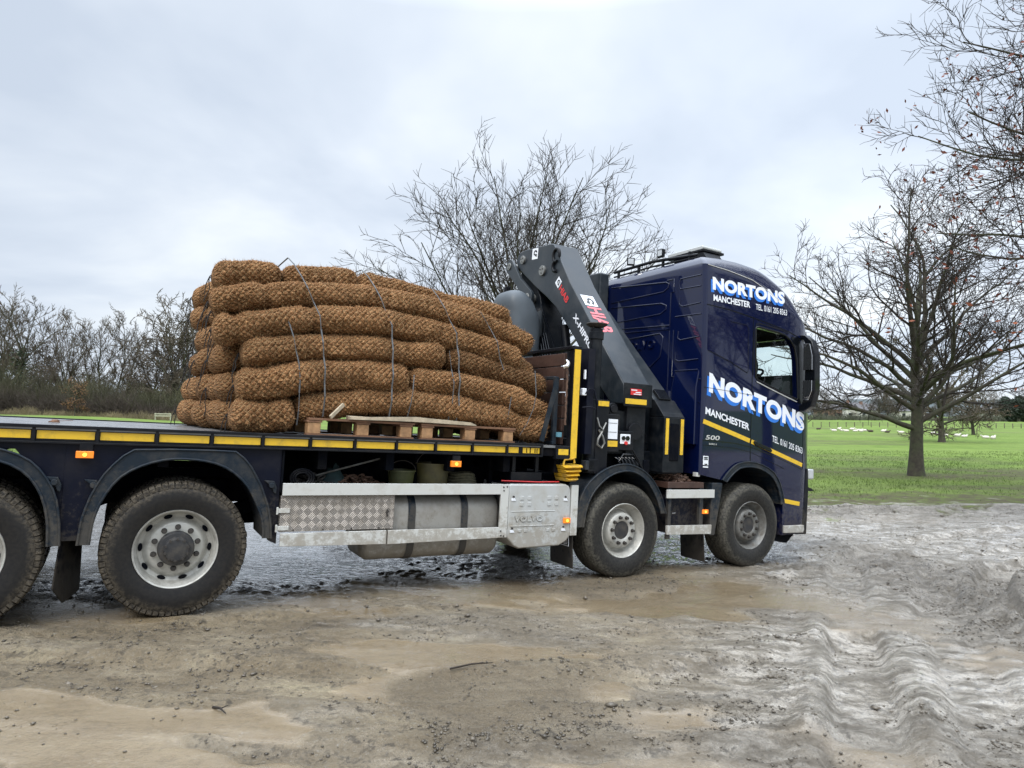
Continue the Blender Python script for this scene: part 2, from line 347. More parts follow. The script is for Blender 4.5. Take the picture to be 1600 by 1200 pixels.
def ring_mud(name, r0, r1, lo, mudcol, amt, bump):
    """rubber caked with mud outside radius r0..r1 (radius from the axle), ragged edge"""
    m = mat(name, (0.010, 0.010, 0.011), .5, spec=.3); t = m.node_tree; b = t.nodes['Principled BSDF']; L = t.links.new
    co = [n for n in t.nodes if n.type == 'TEX_COORD'][0]
    mpn = t.nodes.new('ShaderNodeMapping'); mpn.inputs['Scale'].default_value = (1, 0, 1); L(co.outputs['Object'], mpn.inputs['Vector'])
    ln = t.nodes.new('ShaderNodeVectorMath'); ln.operation = 'LENGTH'; L(mpn.outputs[0], ln.inputs[0])
    n1 = t.nodes.new('ShaderNodeTexNoise'); n1.inputs['Scale'].default_value = 7; n1.inputs['Detail'].default_value = 9; n1.inputs['Roughness'].default_value = .7; L(co.outputs['Object'], n1.inputs['Vector'])
    a = t.nodes.new('ShaderNodeMath'); a.operation = 'MULTIPLY_ADD'; L(n1.outputs[0], a.inputs[0]); a.inputs[1].default_value = .16; L(ln.outputs['Value'], a.inputs[2])
    mr_ = t.nodes.new('ShaderNodeMapRange'); L(a.outputs[0], mr_.inputs[0]); mr_.inputs[1].default_value = r0 + .08; mr_.inputs[2].default_value = r1 + .08; mr_.inputs[3].default_value = lo; mr_.inputs[4].default_value = amt
    n2 = t.nodes.new('ShaderNodeTexNoise'); n2.inputs['Scale'].default_value = 38; n2.inputs['Detail'].default_value = 7; n2.inputs['Roughness'].default_value = .7; L(co.outputs['Object'], n2.inputs['Vector'])
    cr = t.nodes.new('ShaderNodeValToRGB'); L(n2.outputs[0], cr.inputs[0]); e = cr.color_ramp.elements; e[0].position = .36; e[0].color = (mudcol[0] * .28, mudcol[1] * .28, mudcol[2] * .28, 1); e[1].position = .66; e[1].color = (*[c * 1.35 for c in mudcol], 1)
    n3 = t.nodes.new('ShaderNodeMapRange'); L(n2.outputs[0], n3.inputs[0]); n3.inputs[1].default_value = .30; n3.inputs[2].default_value = .52; n3.inputs[3].default_value = .35; n3.inputs[4].default_value = 1
    f = t.nodes.new('ShaderNodeMath'); f.operation = 'MULTIPLY'; L(mr_.outputs[0], f.inputs[0]); L(n3.outputs[0], f.inputs[1])
    x = t.nodes.new('ShaderNodeMix'); x.data_type = 'RGBA'; L(f.outputs[0], x.inputs[0]); x.inputs[6].default_value = (.009, .009, .010, 1); L(cr.outputs[0], x.inputs[7]); L(x.outputs[2], b.inputs['Base Color'])
    bp = t.nodes.new('ShaderNodeBump'); bp.inputs['Distance'].default_value = .012; L(n2.outputs[0], bp.inputs['Height']); L(f.outputs[0], bp.inputs['Strength']); L(bp.outputs[0], b.inputs['Normal'])
    rg_ = t.nodes.new('ShaderNodeMapRange'); L(f.outputs[0], rg_.inputs[0]); rg_.inputs[3].default_value = .42; rg_.inputs[4].default_value = .6; L(rg_.outputs[0], b.inputs['Roughness'])
    return m
M['muddytyre'] = ring_mud('muddy_tyre_rubber', .42, .475, .10, (.085, .070, .050), .88, 1)
M['rubber'] = ring_mud('tyre_rubber', .43, .47, .22, (.085, .078, .062), .9, 1)

# coir netting roll
def coir_mat(name, tone=1.0):
    m = bpy.data.materials.new(name); m.use_nodes = True; t = m.node_tree; b = t.nodes['Principled BSDF']; L = t.links.new
    b.inputs['Roughness'].default_value = .95; b.inputs['Specular IOR Level'].default_value = .15
    co = t.nodes.new('ShaderNodeTexCoord'); sp = t.nodes.new('ShaderNodeSeparateXYZ'); L(co.outputs['UV'], sp.inputs[0])
    def mth(op, a, b2=None):
        n = t.nodes.new('ShaderNodeMath'); n.operation = op
        for i, v in enumerate((a, b2)):
            if v is None: continue
            if isinstance(v, (int, float)): n.inputs[i].default_value = v
            else: L(v, n.inputs[i])
        return n.outputs[0]
    nz = t.nodes.new('ShaderNodeTexNoise'); nz.inputs['Scale'].default_value = 9; L(co.outputs['Object'], nz.inputs['Vector'])
    wob = mth('MULTIPLY', mth('SUBTRACT', nz.outputs[0], .5), .9)
    a = mth('ADD', mth('ADD', sp.outputs[0], sp.outputs[1]), wob); c = mth('SUBTRACT', mth('SUBTRACT', sp.outputs[0], sp.outputs[1]), wob)
    da = mth('ABSOLUTE', mth('SUBTRACT', mth('FRACT', a), .5)); dc = mth('ABSOLUTE', mth('SUBTRACT', mth('FRACT', c), .5))
    mxx = mth('MAXIMUM', da, dc)            # near .5 on the strings
    ln = t.nodes.new('ShaderNodeMapRange'); L(mxx, ln.inputs[0]); ln.inputs[1].default_value = .435; ln.inputs[2].default_value = .468; ln.inputs[4].default_value = .85
    # fibre noise
    f1 = t.nodes.new('ShaderNodeTexNoise'); f1.inputs['Scale'].default_value = 55; f1.inputs['Detail'].default_value = 6; f1.inputs['Roughness'].default_value = .75; f1.inputs['Distortion'].default_value = 1.5; L(co.outputs['Object'], f1.inputs['Vector'])
    cr = t.nodes.new('ShaderNodeValToRGB'); L(f1.outputs[0], cr.inputs[0]); e = cr.color_ramp.elements
    e[0].position = .33; e[0].color = (.030 * tone, .013 * tone, .006 * tone, 1); e[1].position = .62; e[1].color = (.52 * tone, .285 * tone, .130 * tone, 1)
    q = e.new(.48); q.color = (.195 * tone, .090 * tone, .038 * tone, 1)
    f2 = t.nodes.new('ShaderNodeTexNoise'); f2.inputs['Scale'].default_value = 3.5; f2.inputs['Detail'].default_value = 3; L(co.outputs['Object'], f2.inputs['Vector'])
    mr = t.nodes.new('ShaderNodeMapRange'); L(f2.outputs[0], mr.inputs[0]); mr.inputs[1].default_value = .3; mr.inputs[2].default_value = .7; mr.inputs[3].default_value = .75; mr.inputs[4].default_value = 1.2
    s = t.nodes.new('ShaderNodeVectorMath'); s.operation = 'SCALE'; L(cr.outputs[0], s.inputs[0]); L(mr.outputs[0], s.inputs['Scale'])
    mx = t.nodes.new('ShaderNodeMix'); mx.data_type = 'RGBA'; L(ln.outputs[0], mx.inputs[0]); L(s.outputs[0], mx.inputs[6]); mx.inputs[7].default_value = (.58 * tone, .39 * tone, .20 * tone, 1)
    L(mx.outputs[2], b.inputs['Base Color'])
    bp = t.nodes.new('ShaderNodeBump'); bp.inputs['Strength'].default_value = 1.0; bp.inputs['Distance'].default_value = .022; cellh = mth('POWER', mth('MAXIMUM', mth('MULTIPLY', mth('SUBTRACT', .5, mxx), 2.0), .001), .5); L(mth('ADD', mth('MULTIPLY', f1.outputs[0], .55), mth('MULTIPLY', cellh, 1.1)), bp.inputs['Height']); L(bp.outputs[0], b.inputs['Normal'])
    return m
M['coir'] = coir_mat('coir_netting'); M['coirdk'] = coir_mat('weathered_coir_netting', .62)

# ---------------------------------------------------------------- terrain
def hsh(i, j, s):
    v = np.sin(i * 127.1 + j * 311.7 + s * 74.7) * 43758.5453
    return v - np.floor(v)
def vn(x, y, s=0):
    xi = np.floor(x); yi = np.floor(y); fx = x - xi; fy = y - yi; fx = fx * fx * (3 - 2 * fx); fy = fy * fy * (3 - 2 * fy)
    return (hsh(xi, yi, s) * (1 - fx) + hsh(xi + 1, yi, s) * fx) * (1 - fy) + (hsh(xi, yi + 1, s) * (1 - fx) + hsh(xi + 1, yi + 1, s) * fx) * fy
def fbm(x, y, o=4, s=0, g=.5):
    r = 0; a = 1; n = 0
    for k in range(o):
        r = r + a * vn(x * 2 ** k + 3.3 * k, y * 2 ** k - 1.7 * k, s + k); n += a; a *= g
    return r / n
def sst(a, b, x):
    t = np.clip((x - a) / (b - a), 0, 1); return t * t * (3 - 2 * t)
def base_h(x, y):
    t = .0140 + .0459 * x + .0241 * y
    hi = .43 + .19 * (1 - np.exp(-np.maximum(t - .43, 0) / .19)); lo = -(.25 + .32 * (1 - np.exp(-np.maximum(-t - .25, 0) / .32)))
    return -np.where(t > .43, hi, np.where(t < -.25, lo, t))
def edge_y(x):      # where the mud track stops and the field starts
    return 15.3 + .11 * (x - 6.5) + .9 * (fbm(x * .35, x * 0, 4, 5, .7) - .5) * 2
def polydist(x, y, pts):
    d = np.full(x.shape, 1e9); sa = np.zeros(x.shape); acc = 0
    for (ax, ay), (bx, by) in zip(pts[:-1], pts[1:]):
        vx, vy = bx - ax, by - ay; L2 = vx * vx + vy * vy; tt = np.clip(((x - ax) * vx + (y - ay) * vy) / L2, 0, 1)
        px, py = x - ax - tt * vx, y - ay - tt * vy; sg = np.sign(vx * py - vy * px); dd = np.hypot(px, py)
        k = dd < np.abs(d); d = np.where(k, dd * sg, d); sa = np.where(k, acc + tt * math.sqrt(L2), sa); acc += math.sqrt(L2)
    return d, sa
def smooth_line(pts, n=6):
    P = [np.array(p, float) for p in pts]; P = [2 * P[0] - P[1]] + P + [2 * P[-1] - P[-2]]; out = []
    for i in range(1, len(P) - 2):
        for k in range(n):
            t = k / n; a, b, c, d = P[i - 1:i + 3]
            out.append(tuple(.5 * ((2 * b) + (-a + c) * t + (2 * a - 5 * b + 4 * c - d) * t * t + (-a + 3 * b - 3 * c + d) * t ** 3)))
    out.append(tuple(P[-2])); return out
RUTS = [  # centre line, half width, depth, lug strength
    (smooth_line([(1.2, 2.2), (2.4, 4.6), (3.7, 7.4), (5.2, 9.8), (8.5, 12.2), (14, 14.3), (25, 17)]), .20, .040, .5),
    (smooth_line([(1.9, 2.2), (3.3, 4.8), (4.8, 7.6), (6.6, 9.6), (9.8, 11.6), (15, 13.4), (26, 16)]), .22, .030, .5),
    (smooth_line([(3.0, 2.2), (4.3, 4.4), (5.9, 6.6), (8.5, 8.6), (13, 10.8), (22, 13)]), .25, .035, .6),
    (smooth_line([(4.9, 5.2), (5.1, 6.4), (5.6, 7.8), (6.9, 9.3), (9.5, 10.6), (15, 12)]), .19, .10, .9),
    (smooth_line([(5.9, 5.4), (6.0, 6.7), (6.6, 8.0), (8.1, 9.2), (12, 10.4)]), .19, .09, .9),
    (smooth_line([(-9, 3.9), (-4, 4.2), (-1, 4.1), (1.5, 4.6), (4, 6.4), (8, 10.2), (14, 12.6)]), .24, .028, .4),
    (smooth_line([(-9, 3.0), (-4, 3.2), (-1, 3.1), (1.8, 3.5), (4.8, 5.2), (9, 8.8), (15, 11.3)]), .22, .022, .4),
    (smooth_line([(-9, 1.6), (-6, 2.9), (-2.6, 4.8), (1, 6.4), (4, 8.3), (8, 11), (14, 13.4)]), .22, .02, .35),
]
def mud_detail(x, y):
    h = .05 * (fbm(x * .5, y * .5, 3, 11) - .5) + .035 * (fbm(x * 2.1, y * 2.6, 4, 12) - .5)
    lug = np.zeros_like(x)
    for pts, hw, dep, ls in RUTS:
        d, s = polydist(x, y, pts); a = np.abs(d)
        prof = -dep * 1.35 * (1 - sst(hw * .75, hw * 1.2, a)) + dep * .65 * np.exp(-((a - hw * 1.5) / (hw * .4)) ** 2)
        br = .55 + .9 * vn(s * 1.3, d * 0 + dep * 100, 20)
        h += prof * br
        tr = (np.abs(((s + np.abs(d) * .6) / .10) % 1 - .5) * 2 - .5) * .003 * ls * (1 - sst(hw * .8, hw * 1.1, a))
        h += tr * (vn(x * 1.2, y * 1.2, 31) > .3)
    # churned, cloddy ground
    c = .45 * sst(.56, .70, fbm(x * .55 + 7, y * .8, 3, 40)) + 1.3 * np.exp(-(((x - 6.0) / 1.9) ** 2 + ((y - 7.6) / 1.9) ** 2)) + .8 * np.exp(-((y - edge_y(x) + .55) / .5) ** 2)
    cl = fbm(x * 9, y * 10, 4, 50, .8)
    h += np.clip(c, 0, 1.6) * (np.clip(cl - .40, 0, 1) * .15 - .012)
    h += .020 * (fbm(x * 15, y * 19, 2, 60, .9) - .5) * (.7 + np.clip(c, 0, 1))
    h += .10 * np.exp(-((y - edge_y(x) + .35) / .35) ** 2) * (.4 + vn(x * .8, y * .3, 61))
    return h, np.clip(c, 0, 1)
def pools(x, y):     # low ground that holds slurry
    p = sst(.53, .585, fbm(x * .42 + 2, y * .95 + 1, 5, 70, .6))
    p = np.maximum(p, np.exp(-(((x - 1.6) / 2.3) ** 4 + ((y - 6.9) / .9) ** 4)) * .9)
    q = -.5007 * (x - 3.02) + .8656 * (y - 8.455)          # distance beyond the lorry's near side
    p = np.maximum(p, sst(.5, 1.6, q + 1.2 * (fbm(x * .9, y * .9, 3, 73) - .5)) * (1 - sst(3.5, 8, x)) * (.72 + .4 * (fbm(x * 2.5, y * 2.5, 3, 71) - .5)))
    return p
def ground(x, y):
    b = base_h(x, y)
    e = edge_y(x); far = sst(20, 60, np.hypot(x, y))
    mud = 1 - sst(-.5, .9, y - e + 7.0 * (fbm(x * 1.3, y * 1.5, 5, 80, .7) - .5))
    mud = mud * (1 - sst(28, 34, np.abs(x)))
    d, c = mud_detail(x, y)
    p = pools(x, y) * (1 - sst(.15, .6, c)) * (1 - sst(4.0, 5.5, x) * .6)
    lvl = -.012 + .004 * (fbm(x * 3, y * 5, 2, 90) - .5)
    dd = d * (1 - p) + np.maximum(d * .25, lvl) * p
    # truck tyres press the mud flat where they stand
    g = .035 * (fbm(x * .25, y * .25, 3, 100) - .5) + .05 * (fbm(x * 1.5, y * 1.5, 3, 101) - .5) * np.exp(-((y - e) / 5) ** 2)
    mudpatch = np.clip(1.15 * np.exp(-((y - 24.2 - .05 * x) / 1.9) ** 2) * sst(.3, .55, fbm(x * .25, y * .6, 3, 110)) + .9 * np.exp(-(((x - 14.5) / 4) ** 2 + ((y - 23.6) / 1.5) ** 2)) + .5 * sst(.62, .72, fbm(x * .12, y * .3, 3, 111)) * sst(16, 18, y) + .8 * np.exp(-(((x - 20) / 12) ** 2 + ((y - 51) / 2) ** 2)) + 1.2 * np.exp(-((y - e) / 3.6) ** 2) * sst(.25, .55, fbm(x * .9, y * 1.3, 4, 112)) + .9 * np.exp(-((y - e - .6) / 1.5) ** 2), 0, 1)
    z = b + (dd * mud + g * (1 - mud)) * (1 - far)
    return z, mud, p, c, mudpatch
def puddle(x, y):
    q = -.5007 * (x - 3.02) + .8656 * (y - 8.455); a = .8644 * (x - 3.02) + .5001 * (y - 8.455)
    n_ = fbm(x * .9, y * .9, 3, 73) - .5
    return sst(.15, .9, q + 1.6 * n_) * (1 - sst(1.2, 3.5, a + 2 * n_)) * (1 - sst(11, 14, q)) * mudmask(x, y)
def mudmask(x, y): return 1 - sst(-.6, 0., y - edge_y(x))
def gz(x, y):
    return float(ground(np.array([float(x)]), np.array([float(y)]))[0][0])

def graded(lo, hi, d0, c0, c1, gr):
    a = [c0]
    while a[-1] < c1: a.append(a[-1] + d0)
    st = d0
    while a[-1] < hi: st *= gr; a.append(a[-1] + st)
    b = [c0]; st = d0
    while b[-1] > lo: st *= gr; b.append(b[-1] - st)
    return np.array(sorted(set(b[1:] + a)))
gx = graded(-700, 900, .032, -6.5, 9.5, 1.035)
ya = [2.4]
while ya[-1] < 18: ya.append(ya[-1] + max(.016, .0052 * ya[-1]))
st = ya[-1] - ya[-2]
while ya[-1] < 1200: st *= 1.03; ya.append(ya[-1] + st)
yb = [2.4]; st = .03
while yb[-1] > -200: st *= 1.12; yb.append(yb[-1] - st)
gy = np.array(sorted(yb[1:] + ya))
X, Y = np.meshgrid(gx, gy); Z, MUD, POOL, CH, MP = ground(X, Y)
nx, ny = len(gx), len(gy)
ii = np.arange(nx * ny).reshape(ny, nx)
quads = np.stack([ii[:-1, :-1], ii[:-1, 1:], ii[1:, 1:], ii[1:, :-1]], -1).reshape(-1, 4)
me = np_mesh('ground', np.stack([X, Y, Z], -1).reshape(-1, 3), quads, True)
at = me.color_attributes.new('zone', 'FLOAT_COLOR', 'POINT')
GREY = sst(-.5, 1.1, X - (.2 + .42 * (Y - 3) + .5 * (fbm(X * .8, Y * .8, 3, 120) - .5) * 2)) * sst(2.6, 2.9, Y)
GREY = np.maximum(GREY, .40 * sst(.5, .62, fbm(X * .35 + 9, Y * 1.3, 3, 121)))
at.data.foreach_set('color', np.stack([MUD, POOL, GREY, np.clip(CH * MUD + MP * (1 - MUD), 0, 1)], -1).astype(np.float32).ravel())

a2 = me.attributes.new('puddle', 'FLOAT', 'POINT'); a2.data.foreach_set('value', puddle(X, Y).astype(np.float32).ravel())
gm = bpy.data.materials.new('wet_mud_and_grass'); gm.use_nodes = True; t = gm.node_tree; b = t.nodes['Principled BSDF']; L = t.links.new
co = t.nodes.new('ShaderNodeTexCoord'); va = t.nodes.new('ShaderNodeVertexColor'); va.layer_name = 'zone'; sp = t.nodes.new('ShaderNodeSeparateColor'); L(va.outputs[0], sp.inputs[0])
def noise(scale, det=5, rough=.55, dist=0, vec=None):
    n = t.nodes.new('ShaderNodeTexNoise'); n.inputs['Scale'].default_value = scale; n.inputs['Detail'].default_value = det; n.inputs['Roughness'].default_value = rough; n.inputs['Distortion'].default_value = dist
    L(vec or co.outputs['Object'], n.inputs['Vector']); return n.outputs[0]
def ramp(v, stops):
    c = t.nodes.new('ShaderNodeValToRGB'); L(v, c.inputs[0]); e = c.color_ramp.elements
    e[0].position, e[0].color = stops[0][0], (*stops[0][1], 1); e[1].position, e[1].color = stops[-1][0], (*stops[-1][1], 1)
    for p, q in stops[1:-1]: x = e.new(p); x.color = (*q, 1)
    return c.outputs[0]
def mixc(f, a, b_):
    x = t.nodes.new('ShaderNodeMix'); x.data_type = 'RGBA'
    for i, v in ((0, f), (6, a), (7, b_)):
        if isinstance(v, tuple): x.inputs[i].default_value = (*v, 1)
        elif isinstance(v, float): x.inputs[i].default_value = v
        else: L(v, x.inputs[i])
    return x.outputs[2]
def mr(v, a, b_, c, d):
    n = t.nodes.new('ShaderNodeMapRange'); L(v, n.inputs[0])
    for i, q in enumerate((a, b_, c, d)): n.inputs[i + 1].default_value = q
    return n.outputs[0]
def mm(op, a, b_=None):
    n = t.nodes.new('ShaderNodeMath'); n.operation = op
    for i, v in enumerate((a, b_)):
        if v is None: continue
        if isinstance(v, (int, float)): n.inputs[i].default_value = v
        else: L(v, n.inputs[i])
    return n.outputs[0]
mp = t.nodes.new('ShaderNodeMapping'); mp.inputs['Scale'].default_value = (.6, 1.5, 1); mp.inputs['Rotation'].default_value = (0, 0, R(-12)); L(co.outputs['Object'], mp.inputs['Vector'])
nA = noise(1.9, 9, .68, .4, mp.outputs[0]); nB = noise(16, 9, .78, .2); nC = noise(48, 6, .8); nD = noise(5, 8, .72, .3, mp.outputs[0])
tan = ramp(nA, [(.30, (.125, .092, .052)), (.45, (.205, .158, .096)), (.58, (.285, .228, .148)), (.68, (.40, .33, .21)), (.76, (.54, .45, .22))])
gry = ramp(nD, [(.32, (.085, .069, .048)), (.46, (.22, .190, .148)), (.60, (.47, .425, .36))])
mudc = mixc(sp.outputs[2], tan, gry)
water = mixc(.4, (.175, .128, .074), tan)
pl = mm('MULTIPLY', sp.outputs[1], mr(nD, .35, .5, .6, 1.0))
dry = mm('SUBTRACT', 1.0, mm('MULTIPLY', pl, .72))
crumb = mm('MULTIPLY', mr(nB, .50, .585, 0, 1), dry)                     # dark crumbs of soil on the paler film
crumb = mm('MULTIPLY', crumb, mr(nD, .38, .60, .25, 1.0))
mudc = mixc(pl, mudc, water)
mudc = mixc(mm('MULTIPLY', crumb, .85), mudc, (.045, .037, .027))
mudc = mixc(mm('MULTIPLY', mm('MULTIPLY', mr(nC, .56, .63, 0, .9), dry), mr(nD, .6, .4, .2, 1)), mudc, (.34, .32, .28))
mudc = mixc(mm('MULTIPLY', va.outputs[1], mr(nB, .42, .58, .8, .15)), mudc, (.058, .048, .035))
g1 = noise(.9, 8, .7, 0); g2 = noise(30, 5, .7); g3 = noise(.12, 4, .5)
gcol = ramp(g1, [(.30, (.075, .118, .024)), (.5, (.118, .178, .032)), (.7, (.165, .230, .048))])
gcol = mixc(mr(g3, .4, .65, 0, .5), gcol, (.175, .235, .058))
gcol = mixc(mr(g2, .5, .3, 0, .45), gcol, (.05, .085, .02))
gcol = mixc(mm('MULTIPLY', va.outputs[1], mr(noise(3.5, 7, .75), .35, .55, .15, 1.0)), gcol, (.085, .070, .045))
pa = t.nodes.new('ShaderNodeAttribute'); pa.attribute_name = 'puddle'; pud = pa.outputs['Fac']
mudc = mixc(mm('MULTIPLY', pud, .92), mudc, (.028, .023, .018))
L(mixc(sp.outputs[0], gcol, mudc), b.inputs['Base Color'])
film0 = mm('MULTIPLY', mm('MULTIPLY', sp.outputs[2], mr(nD, .40, .54, 0, 1)), mr(va.outputs[1], .2, .6, 1, 0))
wet = mm('MAXIMUM', mm('MAXIMUM', film0, mm('MAXIMUM', mr(sp.outputs[1], .45, .8, 0, .8), mm('MULTIPLY', mr(nB, .52, .42, 0, .9), mr(nD, .42, .56, .25, 1.0)))), pud)
L(mm('MULTIPLY', mm('MULTIPLY', wet, sp.outputs[0]), mm('ADD', mm('MULTIPLY', pud, .3), .7)), b.inputs['Coat Weight']); b.inputs['Coat IOR'].default_value = 1.5; b.inputs['Coat Roughness'].default_value = .04
rg = mr(wet, 0, 1, .50, .09)
x = t.nodes.new('ShaderNodeMix'); x.data_type = 'FLOAT'; L(sp.outputs[0], x.inputs[0]); x.inputs[2].default_value = .9; L(rg, x.inputs[3]); x4 = t.nodes.new('ShaderNodeMix'); x4.data_type = 'FLOAT'; L(pud, x4.inputs[0]); L(x.outputs[0], x4.inputs[2]); x4.inputs[3].default_value = .03; L(x4.outputs[0], b.inputs['Roughness'])
x2 = t.nodes.new('ShaderNodeMix'); x2.data_type = 'FLOAT'; L(sp.outputs[0], x2.inputs[0]); x2.inputs[2].default_value = .15; x2.inputs[3].default_value = .55; L(x2.outputs[0], b.inputs['Specular IOR Level'])
mpp = t.nodes.new('ShaderNodeMapping'); mpp.inputs['Scale'].default_value = (1.0, 2.6, 1); mpp.inputs['Rotation'].default_value = (0, 0, R(-8)); L(co.outputs['Object'], mpp.inputs['Vector'])
calm = mm('SUBTRACT', 1.0, mm('MULTIPLY', pud, .85))
hgt = mm('ADD', mm('MULTIPLY', calm, mm('ADD', mm('MULTIPLY', nB, 1.25), mm('MULTIPLY', nC, .8))), mm('MULTIPLY', mm('MULTIPLY', noise(6.5, 5, .65, .3, mpp.outputs[0]), pud), 4.5))
film = mm('MULTIPLY', mm('MULTIPLY', sp.outputs[2], mr(nD, .40, .54, 0, 1)), mr(va.outputs[1], .2, .6, 1, 0))
bs = mm('MULTIPLY', mr(sp.outputs[1], .3, .9, 1.0, .32), mr(film, 0, 1, 1.0, .75))
bp = t.nodes.new('ShaderNodeBump'); bp.inputs['Distance'].default_value = .026; L(bs, bp.inputs['Strength']); L(hgt, bp.inputs['Height']); L(bp.outputs[0], b.inputs['Normal']); L(bp.outputs[0], b.inputs['Coat Normal'])
tag(link('ground', me, gm), kind='structure')

# ---------------------------------------------------------------- the lorry (its own frame: x forward, y away from the kerb side, z up)
TM = Matrix(((0.8644079, -0.5006968, 0.0458443, 3.0236), (0.5001229, 0.8656201, 0.0240594, 8.4552), (-0.0517302, 0.0021307, 0.9986588, -0.3567), (0, 0, 0, 1)))
lorry = empty('flatbed_lorry'); lorry.matrix_world = TM
tag(lorry, 'navy blue flatbed lorry with a folded grey crane behind its cab, standing on mud', 'lorry')
AX = [(0.0, 'steer'), (-2.06, 'steer'), (-6.523, 'drive'), (-7.893, 'drive')]
ZC, TR = .515, .53

def tyre_mesh(kind):
    mb = MB(); n = 96
    if kind == 'steer':
        prof = [(.295, .035), (.31, .022), (.36, .008), (.43, .002), (.48, .010), (.505, .028), (.517, .05)]
        y = .05
        for k in range(4):
            prof += [(.521, y + .006), (.524, y + .05), (.513, y + .052), (.513, y + .062)]; y += .066
        prof += [(.521, y + .004), (.515, .325), (.49, .35), (.43, .365), (.36, .36), (.295, .34)]
    else:
        prof = [(.298, .03), (.31, .014), (.37, .0), (.44, .0), (.485, .012), (.506, .03), (.508, .27), (.49, .29), (.42, .30), (.298, .28)]
        prof += [(.298, .34), (.42, .33), (.50, .345), (.506, .60), (.42, .64), (.298, .61)]
    mb.lathe(prof, 0, 0, n)
    if kind == 'drive':
        rr = random.Random(3); nb = 70
        for k in range(nb):
            for (y0, y1, off) in ((.012, .085, 0), (.095, .17, .5), (.18, .262, 0), (.36, .46, .3), (.47, .58, .8)):
                a0 = 2 * math.pi * (k + off) / nb; a1 = a0 + 2 * math.pi / nb * .78; r0, r1 = .49, .5215 + rr.uniform(-.003, .003)
                if y0 < .05:
                    ys = [(.49, .004), (.519, .022), (.522, .085)]
                    vs = [(r * math.cos(a), yy, r * math.sin(a)) for a in (a0, a1) for r, yy in [(.475, .004), (.505, .006), (r1 - .004, .022), (r1, y1), (r0, y1)]]
                    mb.add(vs, [(0, 1, 2, 3, 4), (9, 8, 7, 6, 5), (0, 5, 6, 1), (1, 6, 7, 2), (2, 7, 8, 3), (3, 8, 9, 4), (4, 9, 5, 0)])
                else:
                    vs = [(r * math.cos(a), yy, r * math.sin(a)) for yy in (y0, y1) for r in (r0, r1) for a in (a0, a1)]
                    mb.add(vs, [(0, 1, 3, 2), (4, 6, 7, 5), (0, 4, 5, 1), (2, 3, 7, 6), (0, 2, 6, 4), (1, 5, 7, 3)])
    return mb
def wheel(x, kind, mirror=False):
    w_ = empty('wheel', lorry, (x, .0 if not mirror else 2.5, ZC))
    if mirror: w_.rotation_euler = (0, 0, math.pi)
    w_.rotation_euler.rotate_axis('Y', R((x * 77) % 36))
    return w_
proto = {}
def build_wheel(x, kind):
    w_ = wheel(x, kind)
    ty = tyre_mesh(kind).build('tyre', M['rubber'] if kind == 'steer' else M['muddytyre'], w_, 40)
    if kind == 'steer':
        rim = MB().lathe([(.300, .040), (.303, .028), (.296, .022), (.288, .030), (.284, .060), (.262, .085), (.252, .13), (.236, .15), (.222, .148), (.205, .105), (.190, .060), (.178, .052), (.112, .052), (.100, .062), (.096, .10)], 0, 0, 64)
        rim.build('rim', M['rim'] if x < -1 else M['rimdk'], w_, 40)
        MB().lathe([(.097, .06), (.096, .095), (.085, .115), (.06, .118), (.058, .095), (.001, .09)], 0, 0, 32).build('hub', M['hub'], w_, 40)
        hr, hy, nr = .145, .052, .0165
    else:
        rim = MB().lathe([(.303, .040), (.306, .026), (.300, .018), (.290, .024), (.287, .05), (.278, .06), (.272, .085), (.262, .12), (.235, .135), (.215, .118), (.20, .095), (.185, .088), (.13, .086)], 0, 0, 64)
        rim.build('rim', M['rim'], w_, 40)
        hb = MB().lathe([(.132, .09), (.130, .03), (.122, .02), (.095, .018), (.090, -.008), (.082, -.02), (.04, -.024), (.001, -.024)], 0, 0, 40)
        hb.build('hub', M['hub'], w_, 40)
        hm = MB()
        for k in range(10):
            a = 2 * math.pi * (k + .5) / 10; hm.cyl((.082 * math.cos(a), -.030, .082 * math.sin(a)), (.082 * math.cos(a), .0, .082 * math.sin(a)), .010, 8)
        each(hm, 'hub_bolt', M['nut'], w_, 40)
        hh = MB()
        for k in range(10):
            a = 2 * math.pi * k / 10
            if k % 1 == 0:
                c = Vector((math.cos(a), 0, math.sin(a))); u = Vector((-math.sin(a), 0, math.cos(a))); vs = []
                for q in range(12):
                    b_ = 2 * math.pi * q / 12; r_ = .246 + .016 * math.sin(b_)
                    vs.append(c * r_ + u * .032 * math.cos(b_) + Vector((0, .1235 if r_ > .246 else .1255, 0)))
                hh.add([v + Vector((0, -.006, 0)) for v in vs], [list(range(12))])
        each(hh, 'hand_hole', M['chassis'], w_, 0)
        hr, hy, nr = .160, .088, .0175
    nm = MB()
    for k in range(10):
        a = 2 * math.pi * (k + .5) / 10; cx, cz = hr * math.cos(a), hr * math.sin(a)
        nm.cyl((cx, hy - .005, cz), (cx, hy + .02, cz), nr * 1.25, 14); nm.cyl((cx, hy - .034, cz), (cx, hy, cz), nr, 6)
    each(nm, 'wheel_nut', M['nut'], w_, 30)
    return w_
def dup_wheel(src, x, mirror):
    w_ = src.copy(); COL.objects.link(w_); w_.location = (x, 2.5 if mirror else 0, ZC)
    w_.rotation_euler = (0, R((x * 77) % 36), math.pi if mirror else 0)
    for ch in list(src.children):
        c = ch.copy(); COL.objects.link(c); c.parent = w_
    return w_
w1 = build_wheel(0.0, 'steer'); w2 = build_wheel(-2.06, 'steer'); w3 = build_wheel(-6.523, 'drive')
dup_wheel(w3, -7.893, False)
for x_, s_ in ((0.0, w1), (-2.06, w2), (-6.523, w3), (-7.893, w3)): dup_wheel(s_, x_, True)
wm = MB()
